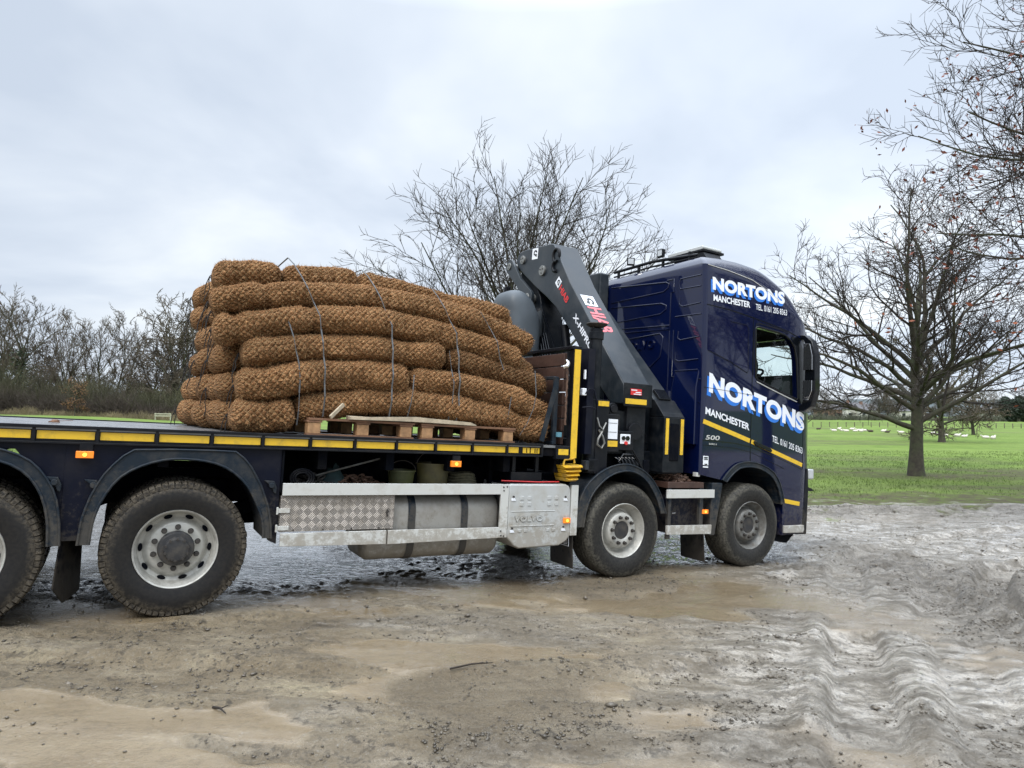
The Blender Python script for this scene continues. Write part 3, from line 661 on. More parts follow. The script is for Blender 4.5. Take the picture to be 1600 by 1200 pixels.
for x_, k_ in AX: wm.cyl((x_, .3, ZC), (x_, 2.2, ZC), .09, 16); wm.box(x_ - .18, x_ + .18, 1.0, 1.5, .33, .72)
each(wm, 'axle', M['chassis'], lorry, bevel=.01)

# ---- mudguards
def arch(name, outer, inner, depth=.48, y0=-.004, m='fender', skin=.02):
    mb = MB(); n = len(outer)
    # face plate between the two lines, then the skin running inward along the inner line
    for i in range(n - 1):
        a, b_, c, d = outer[i], outer[i + 1], inner[i + 1], inner[i]
        mb.add([(a[0], y0, a[1]), (b_[0], y0, b_[1]), (c[0], y0, c[1]), (d[0], y0, d[1]), (a[0], y0 + .035, a[1]), (b_[0], y0 + .035, b_[1]), (c[0], y0 + .035, c[1]), (d[0], y0 + .035, d[1])],
               [(0, 1, 2, 3), (7, 6, 5, 4), (0, 4, 5, 1), (3, 2, 6, 7)] + ([(0, 3, 7, 4)] if i == 0 else []) + ([(1, 5, 6, 2)] if i == n - 2 else []))
    for i in range(n - 1):
        a, b_ = inner[i], inner[i + 1]
        mx_, mz_ = sum(p[0] for p in inner) / n, min(p[1] for p in inner)
        def off(p, q=.018):
            v = Vector((p[0] - mx_, p[1] - mz_)); v.normalize(); return (p[0] + v.x * q, p[1] + v.y * q)
        c, d = off(b_), off(a)
        mb.add([(a[0], y0 + .01, a[1]), (b_[0], y0 + .01, b_[1]), (c[0], y0 + .01, c[1]), (d[0], y0 + .01, d[1]), (a[0], depth, a[1]), (b_[0], depth, b_[1]), (c[0], depth, c[1]), (d[0], depth, d[1])],
               [(0, 4, 5, 1), (3, 2, 6, 7), (4, 7, 6, 5), (0, 1, 2, 3)])
    ob = mb.build(name, M[m], lorry, 40)
    # raised lip along both edges
    lip = MB(); lip.tube([(p[0], y0 - .002, p[1]) for p in inner], .010, 8); lip.tube([(p[0], y0 - .002, p[1]) for p in outer], .009, 8)
    l = lip.build('lip', M[m], ob, 60); return ob
def arc_pts(cx, cz, rx, rz, a0, a1, n=22):
    return [(cx + rx * math.cos(R(a0 + (a1 - a0) * i / (n - 1))), cz + rz * math.sin(R(a0 + (a1 - a0) * i / (n - 1)))) for i in range(n)]
def resamp(pts, n=22):
    P = smooth_line(pts, 5); d = [0]
    for a, b_ in zip(P[:-1], P[1:]): d.append(d[-1] + math.hypot(b_[0] - a[0], b_[1] - a[1]))
    q = np.linspace(0, d[-1], n); return [(float(np.interp(s, d, [p[0] for p in P])), float(np.interp(s, d, [p[1] for p in P]))) for s in q]
def lin(pts, n=22):
    d = [0]
    for a, b_ in zip(pts[:-1], pts[1:]): d.append(d[-1] + math.hypot(b_[0] - a[0], b_[1] - a[1]))
    q = np.linspace(0, d[-1], n); return [(float(np.interp(s, d, [p[0] for p in pts])), float(np.interp(s, d, [p[1] for p in pts]))) for s in q]
O3 = [(-7.177, .575), (-7.165, .75), (-7.13, .90), (-7.067, 1.06), (-6.98, 1.18), (-6.888, 1.275), (-6.6, 1.285), (-6.3, 1.285), (-6.128, 1.28), (-6.03, 1.17), (-5.94, 1.02), (-5.87, .84), (-5.838, .70), (-5.827, .576)]
I3 = resamp([(-7.105, .575), (-7.09, .76), (-7.03, .94), (-6.92, 1.09), (-6.72, 1.19), (-6.5, 1.215), (-6.25, 1.17), (-6.06, 1.03), (-5.95, .84), (-5.90, .70), (-5.89, .58)], 27)
O3r = lin(O3, 27)
arch('mudguard', O3r, I3)
arch('mudguard', [(x_ - 1.37 + .0, z_) for x_, z_ in resamp([(-7.19, .575), (-7.16, .80), (-7.05, 1.02), (-6.90, 1.17), (-6.70, 1.26), (-6.5, 1.285), (-6.28, 1.25), (-6.11, 1.16), (-5.98, .97), (-5.93, .76), (-5.915, .575)], 27)],
     [(x_ - 1.37 + .0, z_) for x_, z_ in resamp([(-7.11, .575), (-7.08, .78), (-6.99, .97), (-6.86, 1.10), (-6.68, 1.185), (-6.5, 1.205), (-6.3, 1.175), (-6.15, 1.09), (-6.05, .94), (-6.0, .76), (-5.985, .575)], 27)])
arch('mudguard', resamp([(-2.735, .575), (-2.715, .80), (-2.60, 1.03), (-2.34, 1.205), (-2.04, 1.25), (-1.76, 1.14), (-1.57, .93), (-1.47, .70)], 24),
     resamp([(-2.64, .575), (-2.60, .79), (-2.50, .97), (-2.29, 1.13), (-2.03, 1.178), (-1.80, 1.09), (-1.63, .89), (-1.54, .70)], 24))
for xa in (-6.523, -7.893, -2.06):      # the far side's guards, seen only between the axles
    mb = MB(); P = arc_pts(xa, .56, .62, .64, 5, 175, 20)
    for p, q in zip(P[:-1], P[1:]): mb.add([(p[0], 1.95, p[1]), (q[0], 1.95, q[1]), (q[0], 2.5, q[1]), (p[0], 2.5, p[1])], [(0, 1, 2, 3)])
    o = mb.build('mudguard', M['black'], lorry); s = o.modifiers.new('thickness', 'SOLIDIFY'); s.thickness = .02

# dark lower structure between the guards
mb = MB()
mb.prism([(-7.30, 1.325), (-7.30, .60), (-7.17, .60), (-7.05, .95), (-6.85, 1.24), (-6.2, 1.26), (-5.95, .95), (-5.84, .55), (-5.775, .52), (-5.775, 1.325)], .04, .10)
mb.prism([(-9.6, 1.325), (-9.6, .60), (-8.6, .60), (-8.5, .95), (-8.2, 1.24), (-7.6, 1.26), (-7.36, .95), (-7.30, .60), (-7.28, 1.325)], .045, .10)
mb.build('side_panel', M['navydk'], lorry, bevel=.004)
mb = MB()
for (x_, z_) in ((-7.36, 1.02), (-7.12, 1.0), (-5.86, 1.0)):
    mb.prism([(x_ - .05, z_ + .05), (x_ + .03, z_ + .045), (x_ + .055, z_ - .01), (x_ + .05, z_ - .06), (x_ + .03, z_ - .05), (x_ + .01, z_)], .01, .04)
    mb.cyl((x_ + .01, -.012, z_ + .01), (x_ + .01, .03, z_ + .01), .022, 14)
each(mb, 'guard_bracket', M['fender'], lorry, bevel=.004)
# chassis rails, cross members, running gear; plain boxes added underneath to block light
mb = MB()
for yy in (.80, 1.66): mb.box(-9.9, 1.0, yy, yy + .08, .78, 1.08)
for k in range(14): mb.box(-9.8 + k * .62, -9.72 + k * .62, .1, 2.4, 1.14, 1.30)
mb.box(-4.9, -3.0, 1.3, 2.3, .42, .95); mb.box(-2.9, -.9, .85, 1.7, .55, 1.1); mb.box(-.8, 1.0, .8, 1.7, .5, 1.15)
mb.box(-3.45, -2.75, .75, 1.2, .36, .72)
mb.box(-5.75, -5.0, 1.4, 2.35, .62, 1.0)
mb.cyl((-4.6, 1.25, .62), (-2.4, 1.25, .62), .06); mb.cyl((-6.4, 1.25, .55), (-4.6, 1.25, .62), .06)
for xa in (-6.523, -7.893): mb.cyl((xa + .3, .72, .70), (xa + .3, .72, 1.0), .13); mb.bar((xa, .75, .5), (xa + .9, .85, .85), .08, .12)
mb.build('chassis', M['chassis'], lorry, bevel=.006)

# mudflaps
def flap(x, z0, z1, y0=.03, y1=.42, lean=.04, m='black', par=lorry):
    mb = MB(); mb.add([(x, y0, z1), (x, y1, z1), (x + lean, y1, z0), (x + lean, y0, z0), (x + .012, y0, z1), (x + .012, y1, z1), (x + lean + .012, y1, z0), (x + lean + .012, y0, z0)],
                      [(0, 1, 2, 3), (7, 6, 5, 4), (0, 4, 5, 1), (1, 5, 6, 2), (2, 6, 7, 3), (3, 7, 4, 0)])
    return mb.build('mudflap', M[m], par)
fl_ = MB(); fl_.add([(-7.29, .06, .60), (-7.17, .40, .60), (-7.16, .42, .16), (-7.25, .20, .12), (-7.31, .05, .26), (-7.28, .05, .60), (-7.16, .39, .60), (-7.15, .41, .16), (-7.24, .19, .12), (-7.30, .04, .26)], [(0, 1, 2, 3, 4), (9, 8, 7, 6, 5), (0, 5, 6, 1), (1, 6, 7, 2), (2, 7, 8, 3), (3, 8, 9, 4), (4, 9, 5, 0)]); fl_.build('mudflap', M['black'], lorry)
flap(-.83, .10, .50); 
f2 = flap(-2.77, .14, .56, .02, .44, .03)
text('lettering', 'LOAD', M['white'], f2, (-2.79, .20, .455), (0, -1, 0), (0.06, 0, 1), .13, .05, .02, lift=.004)
text('lettering', 'PASS', M['white'], f2, (-2.785, .20, .385), (0, -1, 0), (0.06, 0, 1), .13, .05, .02, lift=.004)
tb = MB()
for a, b_ in (((.22, .515), (.05, .515)), ((.05, .515), (.05, .37)), ((.05, .37), (.22, .37)), ((.22, .37), (.22, .515))):
    tb.bar((-2.79 + (.51 - a[1]) * .07, a[0], a[1]), (-2.79 + (.51 - b_[1]) * .07, b_[0], b_[1]), .006)
tb.build('logo_frame', M['white'], f2)

# ---- load bed
mb = MB(); mb.box(-10.2, -2.88, .012, 2.488, 1.405, 1.428); bed = mb.build('load_deck', M['deck'], lorry)
mb = MB()
mb.box(-10.2, -3.19, 0, .05, 1.418, 1.440); mb.box(-10.2, -3.19, 0, .05, 1.306, 1.322); mb.box(-10.2, -3.19, .030, .045, 1.322, 1.418)
mb.box(-10.2, -2.9, 2.45, 2.5, 1.306, 1.44); mb.box(-10.25, -10.2, 0, 2.5, 1.28, 1.44)
k = 0; x_ = -7.5 - 6 * .389
while x_ < -3.3:
    mb.box(x_ - .011, x_ + .011, .006, .030, 1.322, 1.418); x_ += .389
mb.box(-3.212, -3.19, .0, .05, 1.31, 1.43)
mb.build('side_rave', M['black'], lorry, bevel=.003)
x_ = -7.5 - 6 * .389
while x_ < -3.55:
    a, b_ = x_ + .018, x_ + .371
    if a > -3.62: a, b_ = a, a + .12
    MB().box(a, b_, .0265, .0295, 1.340, 1.398).build('reflective_strip', M['yellow'], lorry); x_ += .389
MB().box(-3.42, -3.34, .0265, .0295, 1.340, 1.395).build('reflective_strip', M['yellow'], lorry)
MB().box(-3.325, -3.22, .0265, .0295, 1.340, 1.395).build('reflective_strip', M['yellow'], lorry)
mb = MB()
for a in (-3.38, -3.28, -3.255): mb.box(a, a + .008, .022, .0262, 1.345, 1.39)
each(mb, 'strip_mark', M['black2'], lorry)
mb = MB(); mb.box(-3.035, -2.862, -.01, .06, 1.29, 1.43); cb = mb.build('corner_box', M['black'], lorry, bevel=.004)
MB().box(-3.01, -2.885, -.014, -.0105, 1.335, 1.395).build('reflective_strip', M['yellow'], cb)
mb = MB(); mb.box(-3.19, -3.03, .03, .08, 1.32, 1.40); mb.box(-3.2, -2.85, .06, 2.44, 1.33, 1.40); mb.build('deck_end', M['chassis'], lorry)
def side_lamp(x0, x1, z0, z1, y=.0, br=True):
    s = MB().box(x0, x1, y - .012, y + .02, z0, z1).build('marker_lamp', M['amber'], lorry, bevel=.004)
    xc, zc = (x0 + x1) / 2, (z0 + z1) / 2
    MB().cyl((xc, y - .018, zc), (xc, y - .010, zc), min(x1 - x0, z1 - z0) * .28, 12).build('bulb', M['amberlit'], s)
    if br: MB().box(x0 + .02, x1 - .01, y, y + .03, z1, z1 + .05).build('bracket', M['black'], s)
side_lamp(-7.236, -7.124, 1.207, 1.258); side_lamp(-4.228, -4.123, 1.190, 1.247); side_lamp(-.887, -.79, .682, .732, br=False); side_lamp(-2.915, -2.835, .628, .682, -.03, False)

# ---- headboard
mb = MB()
mb.box(-2.862, -2.765, .0, .07, 1.30, 2.47); mb.box(-2.862, -2.765, 2.43, 2.5, 1.30, 2.47); mb.box(-2.88, -2.76, 0, 2.5, 2.465, 2.50)
for yy in (.8, 1.6): mb.box(-2.85, -2.79, yy, yy + .06, 1.42, 2.47)
mb.box(-2.85, -2.79, .07, 2.43, 1.42, 1.48)
hb = mb.build('headboard', M['black'], lorry, bevel=.004)
MB().box(-2.853, -2.775, -.006, -.002, 1.305, 2.462).build('reflective_strip', M['yellow'], hb)
mb = MB()
for k in range(7): mb.box(-2.90, -2.865, .12, 2.42, 1.44 + k * .142, 1.44 + k * .142 + .132)
mb.build('slat_panel', M['timber'], hb, bevel=.004)
mb = MB(); mb.box(-3.02, -2.97, .10, .14, 1.44, 2.16); mb.box(-3.02, -2.97, .14, .55, 2.13, 2.165); mb.box(-3.03, -3.0, .09, .55, 1.44, 1.47)
mb.build('inner_frame', M['fender'], hb, bevel=.004)
MB().bar((-3.03, .05, 2.10), (-3.20, .03, 1.47), .012, .055).build('brace', M['fender'], hb)
mb = MB(); mb.tube([(-2.93, .03, 2.33), (-2.93, .0, 2.30), (-2.95, -.01, 2.27), (-2.97, .02, 2.26)], .022, 10); mb.build('winch_handle', M['chrome'], hb)
mb = MB(); mb.tube([(-2.91, .05, 2.25)] + [(-2.91 + .006 * (k % 2), .04, 2.25 - .04 * k) for k in range(1, 16)], .012, 6); mb.build('chain', M['rust'], hb)
mb = MB(); mb.box(-2.985, -2.93, .06, .09, 1.52, 1.57); mb.build('tag_plate', mat('teal_plate', (.10, .25, .32), .5), hb)
# ribbed yellow wedge hanging below the headboard
mb = MB()
z_ = 1.235
for k in range(4):
    w0 = .125 - k * .018
    mb.add([(-2.83 - w0, -.02, z_ - .01), (-2.83 + w0, -.02, z_), (-2.83 + w0 - .012, -.06, z_ - .022), (-2.83 - w0 + .012, -.06, z_ - .03), (-2.83 - w0 + .018, -.02, z_ - .047), (-2.83 + w0 - .018, -.02, z_ - .043),
            (-2.83 - w0, .2, z_ - .01), (-2.83 + w0, .2, z_), (-2.83 - w0 + .018, .2, z_ - .047), (-2.83 + w0 - .018, .2, z_ - .043)],
           [(0, 1, 2, 3), (3, 2, 5, 4), (0, 6, 7, 1), (4, 5, 9, 8), (6, 8, 9, 7), (0, 3, 4, 6), (4, 8, 6), (1, 7, 5, 2), (7, 9, 5)]); z_ -= .043
wc = mb.build('wheel_chock', M['yplastic'], lorry, bevel=.003)
MB().tube([(-2.93, 0, 1.23), (-2.92, 0, 1.285), (-2.80, 0, 1.30), (-2.79, 0, 1.25)], .012, 8).build('handle', M['yplastic'], wc)

# ---- side guard, locker, tanks
mb = MB()
mb.box(-5.763, -3.675, -.022, .0, .928, 1.030); mb.box(-3.675, -3.587, -.024, .002, .505, 1.028)
gd = mb.build('side_guard', M['alu'], lorry, bevel=.003)
MB().prism([(-5.758, .612), (-4.835, .613), (-4.835, .490), (-5.757, .508)], -.022, 0).build('lower_rail', M['alu'], gd, bevel=.003)
MB().prism([(-4.820, .613), (-3.675, .606), (-3.675, .504), (-4.820, .488)], -.022, 0).build('lower_rail', M['alu'], gd, bevel=.003)
MB().box(-2.822, -2.735, -.022, .01, .495, 1.02).build('guard_post', M['alu'], gd, bevel=.003)
mb = MB()
for p in ((-3.65, 1.0), (-3.61, 1.003), (-3.645, .965), (-3.66, .57), (-3.655, .525), (-3.625, .52)): mb.cyl((p[0], -.03, p[1]), (p[0], -.02, p[1]), .008, 8)
each(mb, 'rivet', M['nut'], gd)
mb = MB(); mb.box(-5.765, -4.765, .008, .62, .622, .924); lk = mb.build('tool_locker', M['tread'], lorry, bevel=.004)
mb = MB()
for z_ in (.80, .655): mb.box(-5.79, -5.69, -.002, .012, z_ - .018, z_ + .018); mb.cyl((-5.79, .0, z_ - .03), (-5.79, .0, z_ + .03), .01, 8)
each(mb, 'hinge', M['alu'], lk, bevel=.002)
mb = MB()
for x_ in (-5.65, -5.40, -5.15, -4.90): mb.cyl((x_, 0, .634), (x_, .01, .634), .007, 8)
mb.prism([(-4.83, .80), (-4.815, .78), (-4.83, .76), (-4.82, .735), (-4.835, .735), (-4.845, .77)], -.002, .008)
each(mb, 'rivet', M['nut'], lk)
# fuel tank: D-section
def dsec(y0, y1, z0, z1, r, n=8):
    P = []
    for cx, cy, a0 in ((y0 + r, z0 + r, 180), (y1 - r, z0 + r, 270), (y1 - r, z1 - r, 0), (y0 + r, z1 - r, 90)):
        for k in range(n + 1): a = R(a0 + 90 * k / n); P.append((cx + r * math.cos(a), cy + r * math.sin(a)))
    return P
mb = MB(); secs = [(-5.01, .07), (-4.985, .02), (-4.95, .0), (-3.68, .0), (-3.645, .02), (-3.625, .07)]
vs = []; nsec = None
for x_, ins in secs:
    P = dsec(.05 + ins, .72 - ins, .315 + ins, .925 - ins, .16 - ins * .3); nsec = len(P); vs += [(x_, p[0], p[1]) for p in P]
fs = [(i * nsec + j, i * nsec + (j + 1) % nsec, (i + 1) * nsec + (j + 1) % nsec, (i + 1) * nsec + j) for i in range(len(secs) - 1) for j in range(nsec)] + [list(range(nsec)), list(range((len(secs) - 1) * nsec, len(secs) * nsec))]
mb.add(vs, fs); tk = mb.build('fuel_tank', M['alutank'], lorry, 40)
for xs in (-4.575, -4.03):
    mb = MB(); P = dsec(.043, .727, .308, .932, .165); n_ = len(P)
    mb.add([(x_, p[0], p[1]) for x_ in (xs - .036, xs + .036) for p in P], [(j, (j + 1) % n_, n_ + (j + 1) % n_, n_ + j) for j in range(n_)])
    mb.build('tank_strap', M['fender'], tk, 40)
# grey cover with pressed-in details
mb = MB(); mb.prism([(-3.585, .50), (-3.585, 1.01), (-3.57, 1.03), (-2.90, 1.03), (-2.85, 1.01), (-2.83, .96), (-2.818, .49), (-2.86, .44), (-2.95, .395), (-3.44, .385), (-3.50, .42)], -.02, .55)
cv = mb.build('tank_cover', M['tankpanel'], lorry, 30, bevel=.018)
mb = MB()
for x_ in (-3.43, -3.34, -3.10, -3.01):
    for z_ in (.89, .83): mb.prism([(x_ - .022, z_ - .02), (x_ + .022, z_ - .02), (x_ + .022, z_ + .02), (x_ - .022, z_ + .02)], -.026, -.015)
for x_ in (-3.44, -3.37, -3.10, -3.03): mb.box(x_ - .02, x_ + .02, -.026, -.015, .548, .58)
mb.box(-3.55, -3.02, -.025, -.015, .752, .762); mb.box(-3.55, -3.03, -.026, -.015, .605, .617)
each(mb, 'pressing', M['tankpanel'], cv, 30, bevel=.005)
mb = MB()
for x_, z_ in ((-3.53, .895), (-2.90, .89), (-3.53, .58), (-2.91, .58)): mb.cyl((x_, -.03, z_ + .01), (x_, -.015, z_ + .01), .011, 10)
each(mb, 'fixing_bolt', M['nut'], cv)
mb = MB()
for x_, z_ in ((-3.53, .895), (-2.90, .89), (-3.53, .58), (-2.91, .58)): mb.prism([(x_ - .022, z_ - .03), (x_ + .03, z_ - .03), (x_ + .01, z_ + .0), (x_ - .022, z_ - .008)], -.027, -.015)
each(mb, 'fixing_recess', M['white'], cv)
text('lettering', 'VOLVO', M['tankpanel'], cv, (-3.505, -.021, .655), (1, 0, 0), (0, 0, 1), .33, .052, .02, extr=.006, lift=.003, spacing=1.15)
text('lettering_edge_shade', 'VOLVO', mat('pressed_shadow_grey', (.19, .19, .18), .6), cv, (-3.510, -.0205, .650), (1, 0, 0), (0, 0, 1), .34, .062, .045, lift=.0035, spacing=1.15)  # darker, larger letters behind the raised ones, painted as their shade
# forward guard between the two steered axles
mb = MB(); mb.box(-1.473, -.708, -.022, .0, .873, .971); fg = mb.build('forward_side_guard', M['alu'], lorry, bevel=.003)
MB().prism([(-1.465, .56), (-.74, .550), (-.745, .442), (-1.46, .457)], -.022, 0).build('lower_rail', M['alu'], fg, bevel=.003)
mb = MB(); mb.box(-1.43, -1.385, .0, .04, .45, .98); mb.box(-.93, -.87, .0, .04, .45, .98); mb.box(-1.44, -1.39, .0, .04, .40, .46); each(mb, 'guard_bracket', M['fender'], fg, bevel=.003)
MB().box(-1.43, -.85, .02, .75, .985, 1.055).build('timber_step', M['timber'], fg, bevel=.004)
MB().box(-1.35, -.80, .10, .75, .45, .95).build('battery_box', M['navydk'], lorry, bevel=.01)
MB().cyl((-1.38, -.01, .70), (-1.33, -.01, .702), .006, 8).build('latch', M['chrome'], lorry)

# ---- load compartment under the deck
mb = MB(); mb.box(-5.76, -2.95, .02, 1.3, .935, .965); mb.box(-5.77, -2.9, .78, .80, .96, 1.30); mb.box(-5.775, -5.76, .02, .8, .95, 1.3); mb.build('storage_tray', M['chassis'], lorry)
mb = MB(); mb.box(-3.50, -3.13, .10, .35, 1.05, 1.14); mb.box(-3.48, -3.44, .12, .16, 1.14, 1.30); mb.box(-3.2, -3.16, .12, .16, 1.14, 1.30); mb.box(-3.58, -2.95, .02, .5, 1.0, 1.035)
mb.build('control_box', M['black'], lorry, bevel=.004)
MB().tube([(-3.6, .12, 1.05), (-3.2, .05, 1.045), (-2.95, .04, 1.05)], .007, 6).build('red_hose', M['red'], lorry)
for x_ in (-4.45, -3.62): MB().box(x_, x_ + .04, .35, .4, .97, 1.3).build('stanchion', M['chassis'], lorry)

# ---------------------------------------------------------------- cab
XR = -.935
def y_side(z):       # kerb-side skin leans in a little towards the roof
    return .008 + .010 * max(0, z - 2.3) + .05 * max(0, z - 3.15) ** 1.3
def x_front(z):
    zs = [.3, .5, 1.2, 2.0, 2.4, 3.0, 3.15, 3.9]; xs = [1.24, 1.32, 1.345, 1.33, 1.30, 1.255, 1.24, 1.10]
    return float(np.interp(z, zs, xs))
def plan(z):
    """outline ring of the cab at height z, fixed number of points"""
    y0 = y_side(z); xf = x_front(z); rf = .42; rr = .05
    P = []
    for x_ in np.linspace(XR + rr, xf - rf, 14): P.append((x_, y0))
    for k in range(1, 13): a = R(-90 + 90 * k / 13); P.append((xf - rf + rf * math.cos(a), y0 + rf + rf * math.sin(a)))
    yc = 1.25; bul = .05
    for k in range(9): yy = y0 + rf + (2.5 - 2 * (y0 + rf)) * k / 8; P.append((xf + bul * (1 - ((yy - yc) / (yc - y0 - rf)) ** 2), yy))
    for k in range(1, 13): a = R(90 * k / 13); P.append((xf - rf + rf * math.cos(a), 2.5 - y0 - rf + rf * math.sin(a)))
    for x_ in np.linspace(xf - rf, XR + rr, 14): P.append((x_, 2.5 - y0))
    for k in range(1, 5): a = R(90 + 90 * k / 4); P.append((XR + rr + rr * math.cos(a), 2.5 - y0 - rr + rr * math.sin(a)))
    for yy in np.linspace(2.5 - y0 - rr, y0 + rr, 6)[1:]: P.append((XR, yy))
    for k in range(1, 4): a = R(180 + 90 * k / 4); P.append((XR + rr + rr * math.cos(a), y0 + rr + rr * math.sin(a)))
    return P
zs = list(np.linspace(.36, 3.10, 24))
rings = [[(p[0], p[1], z_) for p in plan(z_)] for z_ in zs]
def gut_z(x_): return float(np.interp(x_, [-.935, -.56, -.09, .2, .42, .8, 1.05, 1.3], [3.735, 3.725, 3.668, 3.57, 3.475, 3.29, 3.19, 3.13]))
def roof_z(x_): return float(np.interp(x_, [-.935, -.58, -.22, .14, .30, .47, .61, .74, .85, .95, 1.09, 1.18, 1.3], [3.84, 3.872, 3.878, 3.852, 3.81, 3.745, 3.683, 3.61, 3.52, 3.42, 3.255, 3.16, 3.10]))
for k_ in range(1, 8):
    f_ = k_ / 7; ring_ = []
    for j_, p0_ in enumerate(plan(3.10)):
        zz_ = 3.10 + (gut_z(p0_[0]) - 3.10) * f_; q_ = plan(zz_)[j_]; ring_.append((q_[0], q_[1], zz_))
    rings.append(ring_)
npnt = len(rings[0]); last = rings[-1]; cx_, cy_ = -.1, 1.25
for t_ in (.012, .03, .055, .085, .12, .16, .22, .32, .5, .7, .9):
    rr_ = []
    for p in last:
        x_, y_ = p[0] + (cx_ - p[0]) * t_, p[1] + (cy_ - p[1]) * t_
        q_ = min(1, t_ / .16); q_ = 1 - (1 - q_) ** 2.2
        rz_ = roof_z(x_) + .045 * min(1, t_ * 3); rr_.append((x_, y_, rz_ - (rz_ - p[2]) * (1 - q_)))
    rings.append(rr_)
cab_mb = MB(); vs = [p for r_ in rings for p in r_]
fs = [(i * npnt + j, i * npnt + (j + 1) % npnt, (i + 1) * npnt + (j + 1) % npnt, (i + 1) * npnt + j) for i in range(len(rings) - 1) for j in range(npnt)]
fs += [list(range(npnt))[::-1], list(range((len(rings) - 1) * npnt, len(rings) * npnt))]
cab_mb.add(vs, fs)
cab = cab_mb.build('cab', M['navy'], lorry, 0)
def cutter(mb):
    o = mb.build('cut', None, lorry, 0); return o
cuts = []
# skirt, wheel arch and floor line
mb = MB(); arc = [(-.566, 1.087), (-.50, 1.16), (-.439, 1.213), (-.37, 1.26), (-.30, 1.293), (-.2, 1.312), (-.098, 1.318), (.02, 1.310), (.142, 1.284), (.26, 1.245), (.367, 1.19), (.44, 1.12), (.498, 1.04), (.55, .92), (.582, .80), (.582, .375), (1.6, .400), (1.6, -.2), (-1.4, -.2), (-1.4, 1.150), (-.93, 1.148)]
mb.prism(arc, -.5, 3.0); cuts.append(cutter(mb))
# hollow inside
mb = MB(); mb.prism([(-.85, .14), (.85, .09), (1.05, .25), (1.17, .5), (1.17, 2.0), (1.05, 2.25), (.85, 2.41), (-.85, 2.36)], 1.75, 3.13, 'z'); cuts.append(cutter(mb))
WIN = [(-.03, 3.02), (-.012, 3.046), (.03, 3.055), (.42, 3.028), (.55, 3.005), (.66, 2.95), (.74, 2.87), (.79, 2.70), (.825, 2.30), (.83, 2.195), (.815, 2.168), (.60, 2.215), (.02, 2.372), (-.010, 2.40)]
mb = MB(); mb.prism(WIN, -.3, 2.8); cuts.append(cutter(mb))
mb = MB(); mb.prism([(.30, 2.32), (2.20, 2.32), (2.22, 2.4), (2.18, 3.0), (2.1, 3.06), (.40, 3.06), (.30, 3.0), (.27, 2.4)], .9, 1.8, 'x'); cuts.append(cutter(mb))
for c_ in cuts:
    md = cab.modifiers.new('cut', 'BOOLEAN'); md.operation = 'DIFFERENCE'; md.solver = 'EXACT'; md.object = c_
nm_ = evalmesh(cab); cab.modifiers.clear()
nm_.polygons.foreach_set('use_smooth', np.ones(len(nm_.polygons), dtype=bool)); nm_.set_sharp_from_angle(angle=R(32))
cab.data = nm_; nm_.name = 'cab'
if not nm_.materials: nm_.materials.append(M['navy'])
for i_ in range(len(nm_.materials)): nm_.materials[i_] = M['navy']
nm_.materials.append(M['interior'])
for pg in nm_.polygons:      # the lining of the hollow is trim, not paint
    c_ = pg.center; pg.material_index = len(nm_.materials) - 1 if (-.865 < c_.x < 1.178 and .088 < c_.y < 2.412 and 1.74 < c_.z < 3.14) else 0
for c_ in cuts: bpy.data.objects.remove(c_)
def side_pt(x_, z_, lift=.0):     # a point on the kerb-side skin
    return (x_, y_side(z_) - lift, z_)
def side_warp(lift):
    def f(p):
        xf = x_front(p.z); rf = .42; c = xf - rf; y0 = y_side(p.z)
        if p.x > c:
            a = min(1, (p.x - c) / rf); y0 = y0 + rf * (1 - math.sqrt(max(0, 1 - a * a)))
        return Vector((p.x, y0 - lift, p.z))
    return f
def side_y(x_, z_): return side_warp(0)(Vector((x_, 0, z_))).y
def skin_strip(name, pts, wd, m, par, lift=.003, thick=.002):
    """a ribbon laid on the side skin along pts (x,z)"""
    mb = MB(); P = []
    for a, b_ in zip(pts[:-1], pts[1:]):
        n_ = max(1, int(math.hypot(b_[0] - a[0], b_[1] - a[1]) / .04))
        for k in range(n_): P.append((a[0] + (b_[0] - a[0]) * k / n_, a[1] + (b_[1] - a[1]) * k / n_))
    P.append(pts[-1]); vs = []
    for i, p in enumerate(P):
        q = P[min(i + 1, len(P) - 1)]; o_ = P[max(i - 1, 0)]; d = Vector((q[0] - o_[0], q[1] - o_[1])).normalized(); n_ = Vector((-d.y, d.x)) * wd / 2
        for s_ in (1, -1):
            X_, Z_ = p[0] + n_.x * s_, p[1] + n_.y * s_; vs.append((X_, side_y(X_, Z_) - lift, Z_)); vs.append((X_, side_y(X_, Z_) + thick, Z_))
    fs = []
    for i in range(len(P) - 1):
        b0 = i * 4; b1 = b0 + 4; fs += [(b0, b1, b1 + 2, b0 + 2), (b0, b0 + 1, b1 + 1, b1), (b0 + 2, b1 + 2, b1 + 3, b0 + 3)]
    return mb.add(vs, fs).build(name, m, par, 40)
sv = M['black2']
skin_strip('panel_seam', [(-.075, 3.15), (-.072, 1.55), (-.062, 1.32)], .009, sv, cab)
skin_strip('panel_seam', [(-.905, 3.222), (-.5, 3.205), (-.12, 3.165), (.3, 3.11), (.62, 3.06), (.95, 2.97)], .012, sv, cab)
skin_strip('panel_seam', [(-.915, 2.205), (-.075, 2.165)], .006, sv, cab)
skin_strip('panel_seam', [(-.91, 1.565), (-.35, 1.545), (-.06, 1.505), (.5, 1.37), (.96, 1.235)], .009, sv, cab)
skin_strip('panel_seam', [(.955, 2.0), (.968, 1.24)], .008, sv, cab)
skin_strip('panel_seam', [(-.90, 1.505), (-.35, 1.485), (-.06, 1.44), (.5, 1.27), (.6, 1.235)], .006, M['navydk'], cab)
